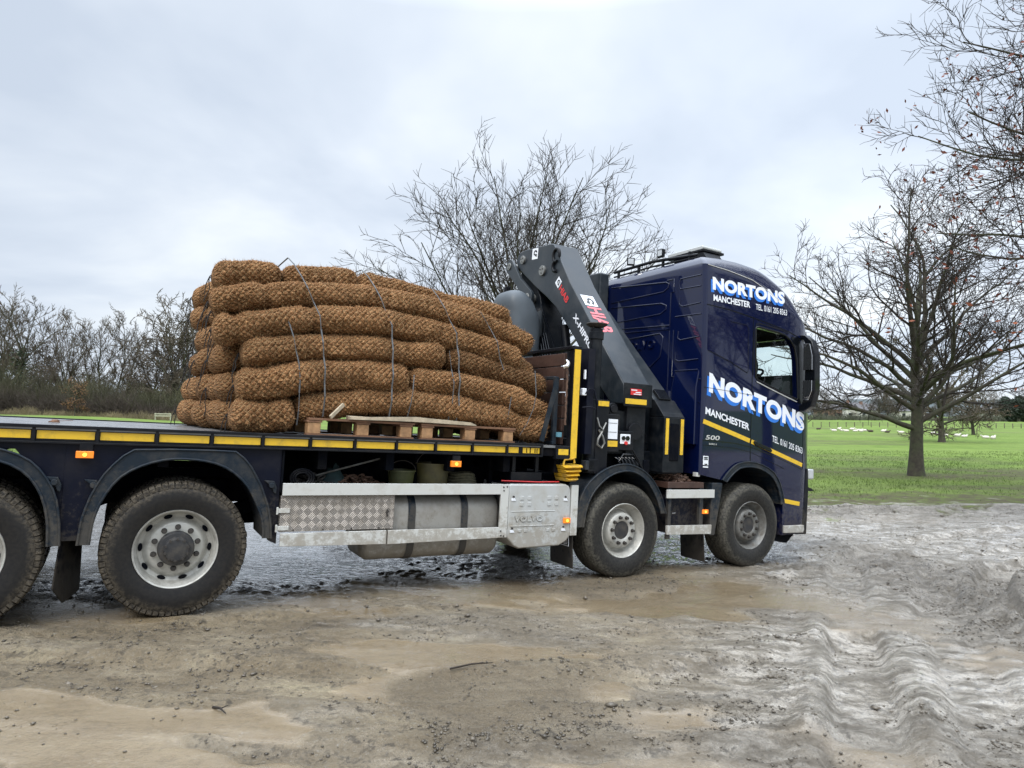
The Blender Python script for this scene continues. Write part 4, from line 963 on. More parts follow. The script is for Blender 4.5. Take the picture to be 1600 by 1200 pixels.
skin_strip('roof_gutter', [(-.89, 3.725), (-.558, 3.708), (-.3, 3.68), (-.086, 3.652), (.18, 3.56), (.42, 3.462)], .008, M['alu'], cab, .006)
skin_strip('reflective_strip', [(-.915, 1.792), (-.35, 1.652), (-.085, 1.583)], .055, M['yellow'], cab)
skin_strip('reflective_strip', [(-.058, 1.576), (.45, 1.436), (.952, 1.295)], .052, M['yellow'], cab)
skin_strip('reflective_strip', [(.598, .823), (.92, .778)], .055, M['yellow'], cab)
# window surround, seals and glass
def loop_tube(name, pts, r, m, par, lift=0, closed=True):
    P = pts + [pts[0]] if closed else pts
    return MB().tube([(p[0], side_y(p[0], p[1]) - lift, p[1]) for p in P], r, 8, not closed).build(name, m, par, 60)
dw = empty('door', cab)
def grow(pts, d):
    cx_ = sum(p[0] for p in pts) / len(pts); cz_ = sum(p[1] for p in pts) / len(pts); o_ = []
    for p in pts:
        v = Vector((p[0] - cx_, p[1] - cz_)); v.normalize(); o_.append((p[0] + v.x * d, p[1] + v.y * d))
    return o_
loop_tube('window_seal', WIN, .014, M['black2'], dw, -.002)
skin_strip('window_trim', [(-.055, 2.43), (-.058, 2.98), (-.02, 3.085), (.06, 3.10), (.45, 3.07), (.60, 3.035)], .016, M['navydk'], dw, .004)
skin_strip('sill_trim', [(.0, 2.345), (.25, 2.275), (.60, 2.185), (.80, 2.135)], .010, M['alu'], dw, .010)
gm_ = MB(); n_ = len(WIN); gm_.add([(p[0], side_y(*p) + .028, p[1]) for p in WIN], [list(range(n_))]); gm_.build('window_glass', M['glass'], dw, 0)
gm_ = MB(); gm_.add([(p[0], 2.5 - side_y(*p) - .028, p[1]) for p in WIN], [list(range(n_))]); gm_.build('far_window_glass', M['glass'], cab, 0)
mb = MB(); mb.add([(1.13, .26, 3.11), (1.13, 2.24, 3.11), (1.26, 2.24, 2.30), (1.26, .26, 2.30), (1.17, 1.25, 3.11), (1.30, 1.25, 2.30)], [(0, 4, 5, 3), (4, 1, 2, 5)]); mb.build('windscreen', M['glass'], cab, 0)
HD = [(-.03, 1.555), (.27, 1.475), (.31, 1.44), (.29, 1.42), (-.01, 1.50), (-.04, 1.53)]
mb = MB(); mb.prism([(p[0] + .02, p[1] + .03) for p in HD], -.012, .01); mb.build('door_handle', M['black2'], dw, bevel=.004)
# dummy rear window
RW = [(-.80, 3.08), (-.55, 3.10), (-.20, 3.075), (-.155, 3.04), (-.15, 2.47), (-.175, 2.445), (-.5, 2.55), (-.86, 2.655)]
RWs = [(-.86, 3.0)] + RW
loop_tube('panel_crease', [(-.48, 3.06), (-.2, 3.05), (-.165, 3.01), (-.155, 2.46), (-.175, 2.44)], .006, M['navydk'], cab, 0, False)
skin_strip('panel_crease', [(-.87, 2.66), (-.5, 2.56), (-.17, 2.44)], .010, M['navydk'], cab, .005)
mb = MB(); P = [(-.885, 3.10), (-.50, 3.085), (-.2, 3.055), (-.168, 3.01), (-.16, 2.465), (-.50, 2.555), (-.885, 2.665)]
mb.add([(p[0], side_y(*p) - .0015, p[1]) for p in P], [list(range(len(P)))]); mb.build('blank_window_panel', M['blankglass'], cab, 0)
# cab arch trim
AR = [(-.566, 1.087), (-.50, 1.16), (-.439, 1.213), (-.37, 1.26), (-.30, 1.293), (-.2, 1.312), (-.098, 1.318), (.02, 1.310), (.142, 1.284), (.26, 1.245), (.367, 1.19), (.44, 1.12), (.498, 1.04), (.55, .92), (.586, .79)]
AI = resamp([(-.50, 1.065), (-.42, 1.14), (-.30, 1.225), (-.19, 1.25), (-.095, 1.257), (.02, 1.25), (.13, 1.228), (.24, 1.185), (.33, 1.14), (.41, 1.06), (.47, .97), (.505, .88), (.525, .78)], 15)
arch('cab_wheel_arch', AR, AI, .45, -.012)
mb = MB(); P = [(-.73, 1.05), (-.55, 1.05), (-.58, .85), (-.66, .42), (-.75, .42), (-.74, .75)]; mb.prism(P, .0, .40); mb.build('rear_splash_panel', M['fender'], lorry, bevel=.01)
MB().box(-.66, .60, .42, .5, .5, 1.3).build('wheel_housing', M['chassis'], lorry)
# entry step, bumper corner, lamps
mb = MB(); mb.prism([(.60, .50), (.60, .405), (.98, .400), (1.0, .44), (.99, .50)], -.02, .05); es = mb.build('entry_step', M['alu'], cab, bevel=.008)
mb = MB(); mb.box(.64, .96, .012, .03, .50, .72); mb.build('step_well', M['chassis'], cab, bevel=.004)
mb = MB(); mb.prism([(.90, .37), (1.10, .37), (1.12, .95), (1.10, 1.25), (1.06, 1.25), (1.03, .75), (.92, .70)], .02, .12); mb.build('bumper_corner', M['black'], cab, bevel=.01)
mb = MB(); mb.prism([(.45, .36), (.95, .37), (.80, .25), (.65, .27), (.5, .30)], .10, 2.4); mb.build('air_dam', M['chassis'], cab)
mb = MB(); mb.box(1.16, 1.275, .05, .16, 1.10, 1.24); mb.build('headlamp', M['lamp'], cab, bevel=.02)
mb = MB(); mb.prism([(1.08, 1.01), (1.22, .98), (1.28, .95), (1.22, .94), (1.08, .95)], .05, .2); mb.build('washer_arm', M['black'], cab)
mb = MB(); mb.box(1.25, 1.37, .25, .5, .6, .8); mb.box(1.25, 1.37, 2.0, 2.25, .6, .8); each(mb, 'fog_lamp', M['lamp'], cab, bevel=.02)
mb = MB(); mb.box(1.33, 1.40, .5, 2.0, 1.2, 2.2)
for k in range(6): mb.box(1.40, 1.41, .55, 1.95, 1.25 + k * .15, 1.33 + k * .15)
mb.build('grille', M['black'], cab, bevel=.01)
mb = MB(); mb.prism([(1.29, 3.12), (1.43, 3.06), (1.46, 3.02), (1.43, 3.02), (1.29, 3.09)], .45, 2.05); mb.build('sun_visor', M['interior'], cab, bevel=.008)
# lettering on the side
wf = side_warp(.0045); wb = side_warp(.0030)
text('lettering_shadow', 'NORTONS', M['blue'], cab, (-.842, 0, 3.383), (1, 0, 0), (0, 0, 1), 1.350, .165, .052, warp=wb, spacing=1.04)
text('lettering', 'NORTONS', M['white'], cab, (-.812, 0, 3.418), (1, 0, -.0), (0, 0, 1), 1.345, .165, .050, warp=wf, spacing=1.04)
text('lettering', 'MANCHESTER', M['white'], cab, (-.80, 0, 3.280), (1, 0, 0), (0, 0, 1), .66, .080, .03, warp=wf)
text('lettering', 'TEL. 0161 205 8363', M['white'], cab, (-.035, 0, 3.272), (1, 0, 0), (0, 0, 1), .61, .078, .008, warp=wf)
sl_ = (1, 0, -.225)
text('lettering_shadow', 'NORTONS', M['blue'], cab, (-.872, 0, 2.108), sl_, (0, 0, 1), 1.86, .242, .052, warp=wb, spacing=1.04)
text('lettering', 'NORTONS', M['white'], cab, (-.840, 0, 2.150), sl_, (0, 0, 1), 1.86, .242, .050, warp=wf, spacing=1.04)
text('lettering', 'MANCHESTER', M['white'], cab, (-.885, 0, 1.880), (1, 0, -.215), (0, 0, 1), .80, .088, .03, warp=wf)
text('lettering', 'TEL. 0161 205 8363', M['white'], cab, (.335, 0, 1.588), (1, 0, -.235), (0, 0, 1), .63, .084, .008, warp=wf)
text('lettering', '500', M['alu'], cab, (-.868, 0, 1.572), (1, 0, -.01), (0, 0, 1), .235, .055, .02, shear=.25, warp=wf)
text('lettering', 'EURO 6', M['alu'], cab, (-.805, 0, 1.512), (1, 0, -.02), (0, 0, 1), .13, .020, .02, warp=wf)
skin_strip('panel_seam', [(-.915, 2.205), (-.075, 2.165)], .004, M['navydk'], cab, .0065)
st = MB(); st.add([(-.895, side_y(-.895, 1.3) - .003, 1.375), (-.805, side_y(-.8, 1.3) - .003, 1.372), (-.805, side_y(-.8, 1.3) - .003, 1.262), (-.895, side_y(-.895, 1.3) - .003, 1.265), (-.895, .004, 1.250), (-.805, .004, 1.247), (-.805, .004, 1.232), (-.895, .004, 1.235)], [(0, 3, 2, 1), (4, 7, 6, 5)]); st.build('sticker', M['white'], cab, 0)
mb = MB()
for z_ in (1.35, 1.33): mb.box(-.88, -.82, .0005, .0035, z_, z_ + .012)
mb.box(-.87, -.825, .0005, .0035, 1.268, 1.280); mb.build('sticker_print', M['black2'], cab, 0)
# mirrors on the front corner
def mirror(par, ym=1):
    mm_ = empty('door_mirror', par)
    Y_ = (lambda y: y) if ym > 0 else (lambda y: 2.5 - y)
    def ringm(pts, x0, x1): return MB().prism([(Y_(p[0]), p[1]) for p in pts], x0, x1, 'x')
    H = [(.10, 3.05), (-.05, 3.04), (-.16, 2.95), (-.215, 2.75), (-.225, 2.28), (-.17, 2.08), (-.06, 2.01), (.10, 2.02), (.12, 2.07), (-.02, 2.10), (-.06, 2.2), (-.065, 2.9), (-.02, 2.985), (.12, 3.0)]
    ringm(H, .86, .97).build('mirror_frame', M['black2'], mm_, 40, bevel=.012)
    ringm([(-.055, 2.92), (-.15, 2.91), (-.19, 2.75), (-.195, 2.56), (-.06, 2.56)], .83, .90).build('mirror_glass', M['chrome'], mm_, 0, bevel=.004)
    ringm([(-.06, 2.42), (-.195, 2.42), (-.195, 2.28), (-.15, 2.16), (-.06, 2.16)], .83, .90).build('mirror_glass', M['chrome'], mm_, 0, bevel=.004)
    MB().bar((.92, Y_(.05), 3.0), (1.12, Y_(.22), 2.98), .05, .07).bar((.92, Y_(.05), 2.05), (1.15, Y_(.2), 2.1), .05, .07).build('mirror_arm', M['black2'], mm_, bevel=.01)
    return mm_
mirror(cab); mirror(cab, -1)
# A pillar black trim
mb = MB(); vs = []
for z_, x0, x1 in ((3.0, .66, .98), (2.85, .76, 1.06), (2.6, .82, 1.10), (2.3, .845, 1.12), (2.12, .83, 1.12)):
    for x_ in np.linspace(x0, x1, 5): vs.append(tuple(side_warp(.003)(Vector((x_, 0, z_)))))
mb.add(vs, [(i * 5 + j, i * 5 + j + 1, (i + 1) * 5 + j + 1, (i + 1) * 5 + j) for i in range(4) for j in range(4)]); mb.build('pillar_trim', M['black2'], cab, 60)
# interior
mb = MB(); mb.box(-.83, 1.1, .10, 2.40, 1.76, 1.80); mb.prism([(.62, 1.8), (.60, 2.25), (.80, 2.50), (1.16, 2.53), (1.16, 1.8)], .12, 2.38); mb.box(-.84, -.5, .12, 2.38, 1.8, 2.3); mb.build('dashboard', M['interior'], cab, bevel=.02)
def seat(y_):
    s_ = empty('seat', cab)
    MB().box(-.30, .22, y_ - .24, y_ + .24, 2.02, 2.18).build('cushion', M['interior'], s_, bevel=.04)
    MB().prism([(-.38, 2.15), (-.24, 2.12), (-.30, 2.62), (-.42, 2.66), (-.46, 2.6)], y_ - .23, y_ + .23).build('backrest', M['interior'], s_, bevel=.04)
    MB().prism([(-.42, 2.68), (-.32, 2.68), (-.33, 2.88), (-.42, 2.88)], y_ - .13, y_ + .13).build('headrest', M['interior'], s_, bevel=.03)
seat(.62); seat(1.9)
mb = MB(); c = Vector((.52, .60, 2.48)); ax = Vector((-.5, 0, .86)).normalized(); u = Vector((0, 1, 0)); v = ax.cross(u)
mb.tube([c + (u * math.cos(a) + v * math.sin(a)) * .22 for a in np.linspace(0, 2 * math.pi, 33)], .016, 8); mb.bar(c - u * .2, c + u * .2, .03, .05); mb.tube([c, c - ax * .35 + Vector((.1, 0, -.1))], .035, 8)
mb.build('steering_wheel', M['black'], cab, 60)
# grab loop seen at the window's rear bottom corner: a passenger handle ring
mb = MB(); mb.tube([Vector((.10, .16, 2.40)) + Vector((.075 * math.cos(a) * (1 + .2 * math.sin(a)), .0, .13 + .13 * math.sin(a))) for a in np.linspace(0, 2 * math.pi, 25)], .026, 8); mb.bar((.12, .16, 2.38), (.14, .16, 2.52), .02); mb.build('arm_rest_ring', M['black'], cab, 60)
# roof furniture
mb = MB(); mb.tube([(-.75, .35, 3.93), (-.75, 1.2, 4.00), (-.75, 2.05, 3.99)], .022, 10); mb.tube([(-.75, .35, 3.90), (-.75, 1.2, 3.93), (-.75, 2.05, 3.92)], .014, 8)
for y_ in (.5, 1.0, 1.5, 1.95): mb.bar((-.75, y_, 3.86), (-.75, y_, 4.0), .03)
lb = mb.build('roof_bar', M['black'], cab, 60)
for y_, tilt in ((1.02, 0), (1.62, .6)):
    l = empty('work_lamp', lb); x_ = -.80
    MB().box(x_, x_ + .05, y_ - .055, y_ + .055, 4.02, 4.13).build('lamp_body', M['black'], l, bevel=.008)
    MB().box(x_ - .004, x_ + .002, y_ - .040, y_ + .040, 4.036, 4.114).build('lamp_lens', M['lamp'], l, bevel=.004)
    l.location = (-.8, y_, 4.0); 
    for ch in l.children: ch.location = (.8, -y_, -4.0)
    l.rotation_euler = (0, 0, tilt * 1.6)
mb = MB(); P = dsec(.42, 1.08, 4.045, 4.10, .026, 4); mb.prism(P, -.60, -.25, 'x'); mb.build('light_bar', mat('clear_light_bar', (.42, .43, .42), .25, coat=.3), cab, bevel=.012)
mb = MB(); mb.box(-.62, -.23, .40, 1.10, 4.018, 4.05); mb.prism([(.30, 3.84), (.42, 4.02), (.65, 4.02), (.70, 3.84)], -.6, -.3, 'x'); mb.box(-.55, -.3, .7, 1.0, 3.88, 4.02); mb.build('light_bar_mount', M['black'], cab, bevel=.006)
mb = MB(); mb.tube([(.80, .8, 3.66), (.79, .8, 3.90)], .007, 6); mb.build('aerial', M['black'], cab)
# pressed ribs on the back wall
def back_line(pts, r=.008, name='pressing'):
    return MB().tube([(XR - .002, p[0], p[1]) for p in pts], r, 8).build(name, M['navy'], cab, 60)
for P in ([(1.86, 3.70), (.72, 3.60), (.66, 3.57), (.68, 3.52), (.76, 3.48), (1.86, 3.475)], [(1.86, 3.40), (.80, 3.33), (.70, 3.29), (.70, 3.24), (.80, 3.19), (1.86, 3.17)],
          [(1.9, 3.08), (.62, 3.02)], [(1.9, 3.02), (.62, 2.97), (.62, 3.45), (.57, 3.45), (.57, 3.62), (.70, 3.62)], [(.45, 3.60), (.10, 3.60)], [(.45, 3.47), (.10, 3.46)], [(.45, 3.60), (.48, 3.55), (.45, 3.47)],
          [(.45, 3.35), (.46, 3.27), (.40, 3.24), (.10, 3.25)], [(.53, 3.12), (.08, 3.11)], [(.46, 2.93), (.47, 2.84), (.42, 2.81), (.10, 2.83)], [(.49, 2.66), (.50, 2.57), (.44, 2.54), (.10, 2.55)],
          [(1.62, 2.90), (.80, 2.93), (.74, 2.88), (.78, 2.62), (.95, 2.50), (1.3, 2.46), (1.62, 2.48)], [(.62, 2.95), (.62, 1.6)], [(.55, 2.95), (.55, 2.35), (.05, 2.30)], [(.45, 2.02), (.05, 2.02)], [(.5, 2.42), (.1, 2.42)]):
    back_line(P)
mb = MB(); mb.add([(XR - .05, .08, 2.20), (XR - .05, .50, 2.20), (XR, .08, 2.42), (XR, .50, 2.42), (XR, .08, 1.5), (XR, .50, 1.5), (XR - .05, .08, 1.5), (XR - .05, .50, 1.5)], [(0, 1, 3, 2), (0, 6, 7, 1), (6, 4, 5, 7), (0, 2, 4, 6), (1, 7, 5, 3)]); mb.build('corner_pressing', M['navy'], cab, 30, bevel=.012)
text('lettering', 'VOLVO', M['navy'], cab, (XR - .002, 1.50, 2.74), (0, -1, .0), (0, 0, 1), .60, .12, .01, extr=.010, lift=.004, spacing=1.15)
mb = MB(); mb.prism([(1.92, 3.92), (2.15, 3.93), (2.34, 3.90), (2.36, 1.4), (1.90, 1.4)], -1.12, XR - .004, 'x'); mb.build('air_intake', M['crane'], cab, bevel=.03)
MB().box(-.96, -.90, .04, .10, 1.12, 1.17).build('cab_mount', M['alu'], cab, bevel=.004)

# ---------------------------------------------------------------- loader crane, folded across the lorry behind the cab
crane = empty('loader_crane', lorry, (0, 0, 0))
BO = [(2.593, 4.16), (2.45, 4.178), (1.75, 4.125), (1.68, 4.105), (1.251, 3.506), (.771, 2.948), (.080, 2.150), (.070, 1.925), (.30, 1.93), (.60, 2.20), (1.101, 2.766), (1.553, 3.211), (1.792, 3.381), (2.125, 3.587), (2.485, 3.838), (2.64, 3.96), (2.69, 4.06)]
mb = MB(); mb.prism(BO, -2.10, -1.70, 'x'); boom = mb.build('main_boom', M['crane'], crane, 25, bevel=.018)
mb = MB(); mb.box(-2.108, -1.692, .055, .075, 1.90, 2.17); mb.build('boom_end_cover', M['cranedk'], boom, bevel=.01)
MB().box(-2.09, -1.78, .048, .054, 1.930, 1.990).build('reflective_strip', M['yellow'], boom)
MB().box(-2.02, -1.86, .048, .054, 2.035, 2.105).build('warning_label', M['red'], boom)
mb = MB(); mb.box(-2.015, -1.93, .0465, .0475, 2.085, 2.095); mb.box(-1.95, -1.87, .0465, .0475, 2.06, 2.072); mb.box(-1.98, -1.87, .0465, .0475, 2.040, 2.05); mb.build('label_print', M['white'], boom)
def pin_(y_, z_, r_, x0=-2.13, par=crane):
    p_ = MB().cyl((x0, y_, z_), (-1.68, y_, z_), r_, 28).build('pivot_pin', M['pin'], par, 40, bevel=.006)
    mb = MB()
    for k in range(3): a = R(120 * k + 30); mb.cyl((x0 - .008, y_ + r_ * .5 * math.cos(a), z_ + r_ * .5 * math.sin(a)), (x0, y_ + r_ * .5 * math.cos(a), z_ + r_ * .5 * math.sin(a)), r_ * .13, 8)
    mb.build('pin_bolts', M['nut'], p_)
pin_(2.47, 4.03, .062); pin_(1.922, 3.775, .072)
mb = MB(); P = []
def bone(y0, z0, y1, z1, r0, r1, wst):
    d = Vector((y1 - y0, z1 - z0)); L_ = d.length; d.normalize(); n_ = Vector((-d.y, d.x)); A = []; 
    a0 = math.atan2(-d.y, -d.x)
    for k in range(13): a = a0 - math.pi / 2 + math.pi * k / 12; A.append((y0 + r0 * math.cos(a), z0 + r0 * math.sin(a)))
    mid = Vector((y0, z0)) + d * L_ * .5; A.append(tuple(mid - n_ * wst))
    for k in range(13): a = a0 + math.pi / 2 + math.pi * k / 12; A.append((y1 + r1 * math.cos(a), z1 + r1 * math.sin(a)))
    A.append(tuple(mid + n_ * wst)); return A
mb.prism(bone(2.78, 3.98, 2.22, 3.43, .105, .125, .070), -2.16, -2.115, 'x'); mb.prism(bone(2.78, 3.98, 2.22, 3.43, .105, .125, .070), -1.69, -1.65, 'x'); mb.build('link_arm', M['crane'], crane, 40, bevel=.006)
pin_(2.78, 3.98, .055, -2.175); pin_(2.22, 3.43, .065, -2.175)
mb = MB(); c = Vector((-2.105, 1.60, 3.90))
mb.tube([c + Vector((0, .075 * math.cos(a), .09 * math.sin(a) + .03)) for a in np.linspace(R(-80), R(200), 18)], .022, 8); mb.tube([c + Vector((-.01, .06 * math.cos(a), .07 * math.sin(a) - .12)) for a in np.linspace(R(-120), R(120), 14)], .022, 8); mb.build('lifting_eye', M['black'], boom, 60)
mb = MB(); mb.tube([Vector((-1.9, 2.50 + .06 * math.cos(a), 4.16 + .08 * math.sin(a))) for a in np.linspace(R(-10), R(190), 12)], .012, 8); mb.build('lifting_eye', M['black'], boom, 60)
# logos: white square with a dark hook-like mark, and the words
def logo(o, xd, yd, sz, par):
    xd = Vector(xd).normalized(); yd = Vector(yd).normalized(); n_ = xd.cross(yd); o = Vector(o) + n_ * .003
    MB().add([o, o + xd * sz, o + xd * sz + yd * sz, o + yd * sz], [(0, 1, 2, 3)]).build('logo_square', M['white'], par, 0)
    c = o + xd * sz * .5 + yd * sz * .5 + n_ * .003; pts = [c + (xd * math.cos(a) * sz * r_ + yd * math.sin(a) * sz * r_) for a, r_ in [(R(q), .34 - .0011 * (q - 20)) for q in range(20, 300, 20)]]
    mb = MB(); w_ = sz * .075
    for i in range(len(pts) - 1):
        d = (pts[i + 1] - pts[i]).normalized(); s_ = n_.cross(d); a_, b_ = w_, w_
        mb.add([pts[i] + s_ * w_, pts[i] - s_ * w_, pts[i + 1] - s_ * w_ * 1.05, pts[i + 1] + s_ * w_ * 1.05], [(0, 1, 2, 3)])
    mb.add([c + xd * sz * .02 - yd * sz * .02, c + xd * sz * .34 - yd * sz * .05, c + xd * sz * .30 - yd * sz * .30, c + xd * sz * .05 - yd * sz * .22], [(0, 1, 2, 3)])
    mb.build('logo_mark', M['black2'], par, 0)
dy_, dz_ = -.652, -.758           # down the slope of the boom
dd = Vector((0, dy_, dz_)).normalized(); uu = Vector((0, -dd.z, dd.y)) * 1.0      # letter-up direction on the face that looks backwards
uu = Vector((0, dd.z, -dd.y)).normalized()
if uu.z < 0: uu = -uu
logo((-2.10, 2.235, 3.99), (0, -1, -.09), (0, -.05, 1), .155, boom)
logo((-2.10, 1.60, 3.555), dd, uu, .115, boom)
text('lettering', 'HIAB', M['red'], boom, (-2.10, 1.505, 3.452), dd, uu, .29, .088, .03, lift=.003)
text('lettering', 'X-HIPRO', M['white'], boom, (-2.10, 1.15, 3.035), dd, uu, .62, .082, .03, lift=.003)
# on the sloping top face
tn = Vector((1, 0, 0)); o_ = Vector((-2.05, 1.19, 3.425))
logo(Vector((-2.04, 1.10, 3.331)) , dd, tn, .20, boom)
text('lettering', 'HIAB', M['pink'], boom, (-2.03, .955, 3.162), dd, tn, .46, .22, .03, lift=.003)
# second boom lying beside it
mb = MB(); mb.prism([(1.55, 3.28), (.075, 1.86), (.05, 1.80), (.05, 1.20), (.12, 1.14), (.36, 1.14), (.42, 1.22), (.42, 1.9), (1.55, 2.9)], -1.50, -1.20, 'x'); jb = mb.build('second_boom', M['crane'], crane, 25, bevel=.012)
mb = MB(); mb.box(-1.515, -1.185, .030, .30, 1.16, 1.81); mb.prism([(.03, 1.81), (.30, 1.81), (.30, 2.02), (.22, 2.02)], -1.515, -1.185, 'x'); mb.build('boom_nose', M['cranedk'], jb, bevel=.01)
for x_ in (-1.49, -1.255): MB().box(x_, x_ + .045, .024, .029, 1.375, 1.795).build('reflective_strip', M['yellow'], jb)
mb = MB(); mb.box(-1.42, -1.28, .02, .06, 1.30, 1.74); mb.build('nose_recess', M['chassis'], jb, bevel=.01)
MB().prism([(.34, 2.12), (.22, 2.00), (.20, 2.03), (.32, 2.15)], -1.44, -1.26, 'x').build('hose_clamp', M['black2'], jb, bevel=.004)
# column, cylinder and body
mb = MB(); mb.prism([(1.95, 1.3), (2.55, 1.3), (2.50, 3.2), (2.62, 3.9), (2.40, 3.95), (2.05, 3.45), (1.90, 3.0)], -2.05, -1.72, 'x'); mb.build('column', M['cranedk'], crane, 25, bevel=.015)
mb = MB(); mb.cyl((-2.0, 1.75, 1.6), (-2.0, 2.1, 3.25), .10, 20); mb.cyl((-1.9, 1.35, 1.8), (-1.9, 1.62, 3.0), .06, 16); mb.build('lift_cylinder', M['black'], crane, 40)
mb = MB(); mb.box(-2.09, -2.06, 1.92, 2.10, 2.86, 3.22); mb.build('valve_box', M['crane'], crane, bevel=.006)
mb = MB()
for k in range(5): mb.tube([(-2.06, 2.05 - .05 * k, 2.9), (-2.1, 1.85 - .06 * k, 2.45 + .02 * k), (-2.08, 1.5 - .05 * k, 2.35), (-2.02, 1.25 - .03 * k, 2.2)], .014, 6)
mb.tube([(-2.1, 2.3, 3.2), (-2.12, 2.25, 2.6), (-2.1, 2.2, 2.2)], .012, 6); mb.tube([(-2.12, 1.9, 3.3), (-2.12, 1.35, 2.4), (-2.1, 1.1, 2.0)], .010, 6)
mb.build('hydraulic_hoses', M['black2'], crane, 60)
mb = MB(); mb.box(-2.45, -1.15, .32, 2.3, 1.12, 1.50); mb.box(-2.15, -1.45, .5, 2.2, 1.5, 1.95); mb.prism([(.25, 1.14), (2.4, 1.14), (2.4, 1.40), (.25, 1.40)], -1.62, -1.3, 'x'); mb.box(-2.35, -1.9, .16, .6, 1.35, 1.85)
mb.prism([(.12, 1.2), (.5, 1.2), (.5, 2.0), (.3, 2.05), (.12, 1.95)], -2.0, -1.72, 'x'); mb.build('crane_base', M['cranedk'], crane, bevel=.015)
mb = MB(); mb.cyl((-2.22, .10, 1.86), (-2.22, .3, 1.86), .07, 20); mb.cyl((-2.22, .085, 1.86), (-2.22, .1, 1.86), .045, 16)
mb.cyl((-1.9, .08, 1.62), (-1.9, .25, 1.62), .10, 20); mb.cyl((-1.62, .3, 1.55), (-1.62, .8, 1.55), .09, 20); each(mb, 'slew_motor', M['black'], crane, 40, bevel=.006)
mb = MB(); mb.cyl((-2.475, .14, 1.25), (-2.475, .14, 2.74), .072, 24); mb.cyl((-2.475, .14, 2.62), (-2.475, .14, 2.70), .085, 24); mb.cyl((-2.475, .14, 1.14), (-2.475, .14, 1.95), .095, 20); sl3 = mb.build('stabiliser_leg', M['cranedk'], crane, 40, bevel=.005)
mb = MB(); mb.lathe([(.001, 0), (.118, .0), (.122, .01), (.10, .03), (.075, .045), (.001, .05)], 0, 0, 28); o = mb.build('foot_plate', M['black'], sl3, 40); o.rotation_euler = (R(-90), 0, 0); o.location = (-2.475, .14, 2.80)
MB().box(-2.487, -2.345, .02, .03, 1.880, 1.936).build('reflective_strip', M['yellow'], crane)
mb = MB(); mb.box(-2.50, -2.33, .032, .12, 1.14, 1.95); mb.box(-2.58, -2.45, .03, .10, 1.16, 1.30); mb.build('leg_bracket', M['black'], crane, bevel=.006)
mb = MB(); mb.tube([(-2.47, .02, 1.62), (-2.43, .0, 1.55), (-2.40, .0, 1.48), (-2.44, .0, 1.42), (-2.50, .0, 1.46), (-2.49, .0, 1.52), (-2.42, .01, 1.62)], .012, 6); mb.tube([(-2.5, .02, 1.75), (-2.48, .0, 1.66), (-2.44, -.01, 1.62), (-2.39, .0, 1.70)], .01, 6); mb.build('shackle', M['pin'], crane, 60)
pn = empty('control_panel', crane)
MB().box(-2.37, -2.15, .06, .2, 1.38, 1.80).build('panel_body', M['black'], pn, bevel=.008)
MB().box(-2.335, -2.185, .052, .0595, 1.525, 1.745).build('instruction_card', M['white'], pn)
mb = MB(); mb.box(-2.325, -2.195, .049, .0515, 1.60, 1.603); mb.box(-2.325, -2.195, .049, .0515, 1.70, 1.703); mb.build('card_print', M['black'], pn)
MB().box(-2.345, -2.18, .05, .058, 1.44, 1.505).build('reflective_strip', M['yellow'], pn)
MB().box(-2.15, -1.93, .07, .25, 1.40, 1.62).build('gauge_box', M['black'], pn, bevel=.01)
MB().box(-2.13, -1.985, .062, .069, 1.475, 1.585).build('gauge_plate', M['white'], pn, bevel=.004)
mb = MB(); mb.cyl((-2.09, .052, 1.54), (-2.09, .063, 1.54), .025, 14); mb.cyl((-2.03, .052, 1.54), (-2.03, .063, 1.54), .027, 14); mb.build('gauge', M['black2'], pn)
MB().cyl((-2.055, .045, 1.485), (-2.055, .065, 1.485), .02, 14).build('stop_button', M['red'], pn)
mb = MB()
for k in range(6): mb.tube([(-2.17 + .05 * k, .14, 1.34), (-2.15 + .05 * k, .06, 1.30), (-2.12 + .05 * k, .05, 1.24)], .009, 6)
mb.tube([(-2.15, .06, 1.27), (-2.10, .04, 1.36), (-1.95, .04, 1.36), (-1.85, .06, 1.25), (-1.78, .08, 1.15)], .012, 6); mb.tube([(-1.95, .1, 1.45), (-1.86, .07, 1.32), (-1.75, .08, 1.15)], .012, 6)
mb.build('control_levers', M['black2'], pn, 60)
mb = MB(); mb.box(-2.63, -2.54, .05, .3, 1.35, 2.5); mb.tube([(-2.66, .04, 2.0), (-2.62, .02, 2.06), (-2.56, .02, 2.05), (-2.5, .03, 1.9)], .008, 6); mb.tube([(-2.7, .03, 1.85), (-2.6, .01, 1.865), (-2.52, .02, 1.84)], .006, 6); mb.build('hose_post', M['navydk'], crane)
MB().box(-2.70, -2.64, .04, .09, 1.98, 2.06).build('work_lamp', M['white'], crane, bevel=.01)
MB().box(-2.68, -2.66, .04, .06, 2.16, 2.26).build('label', M['white'], crane)
MB().box(-2.62, -2.50, .03, .12, 1.18, 1.28).build('leg_switch_box', M['fender'], crane, bevel=.006)
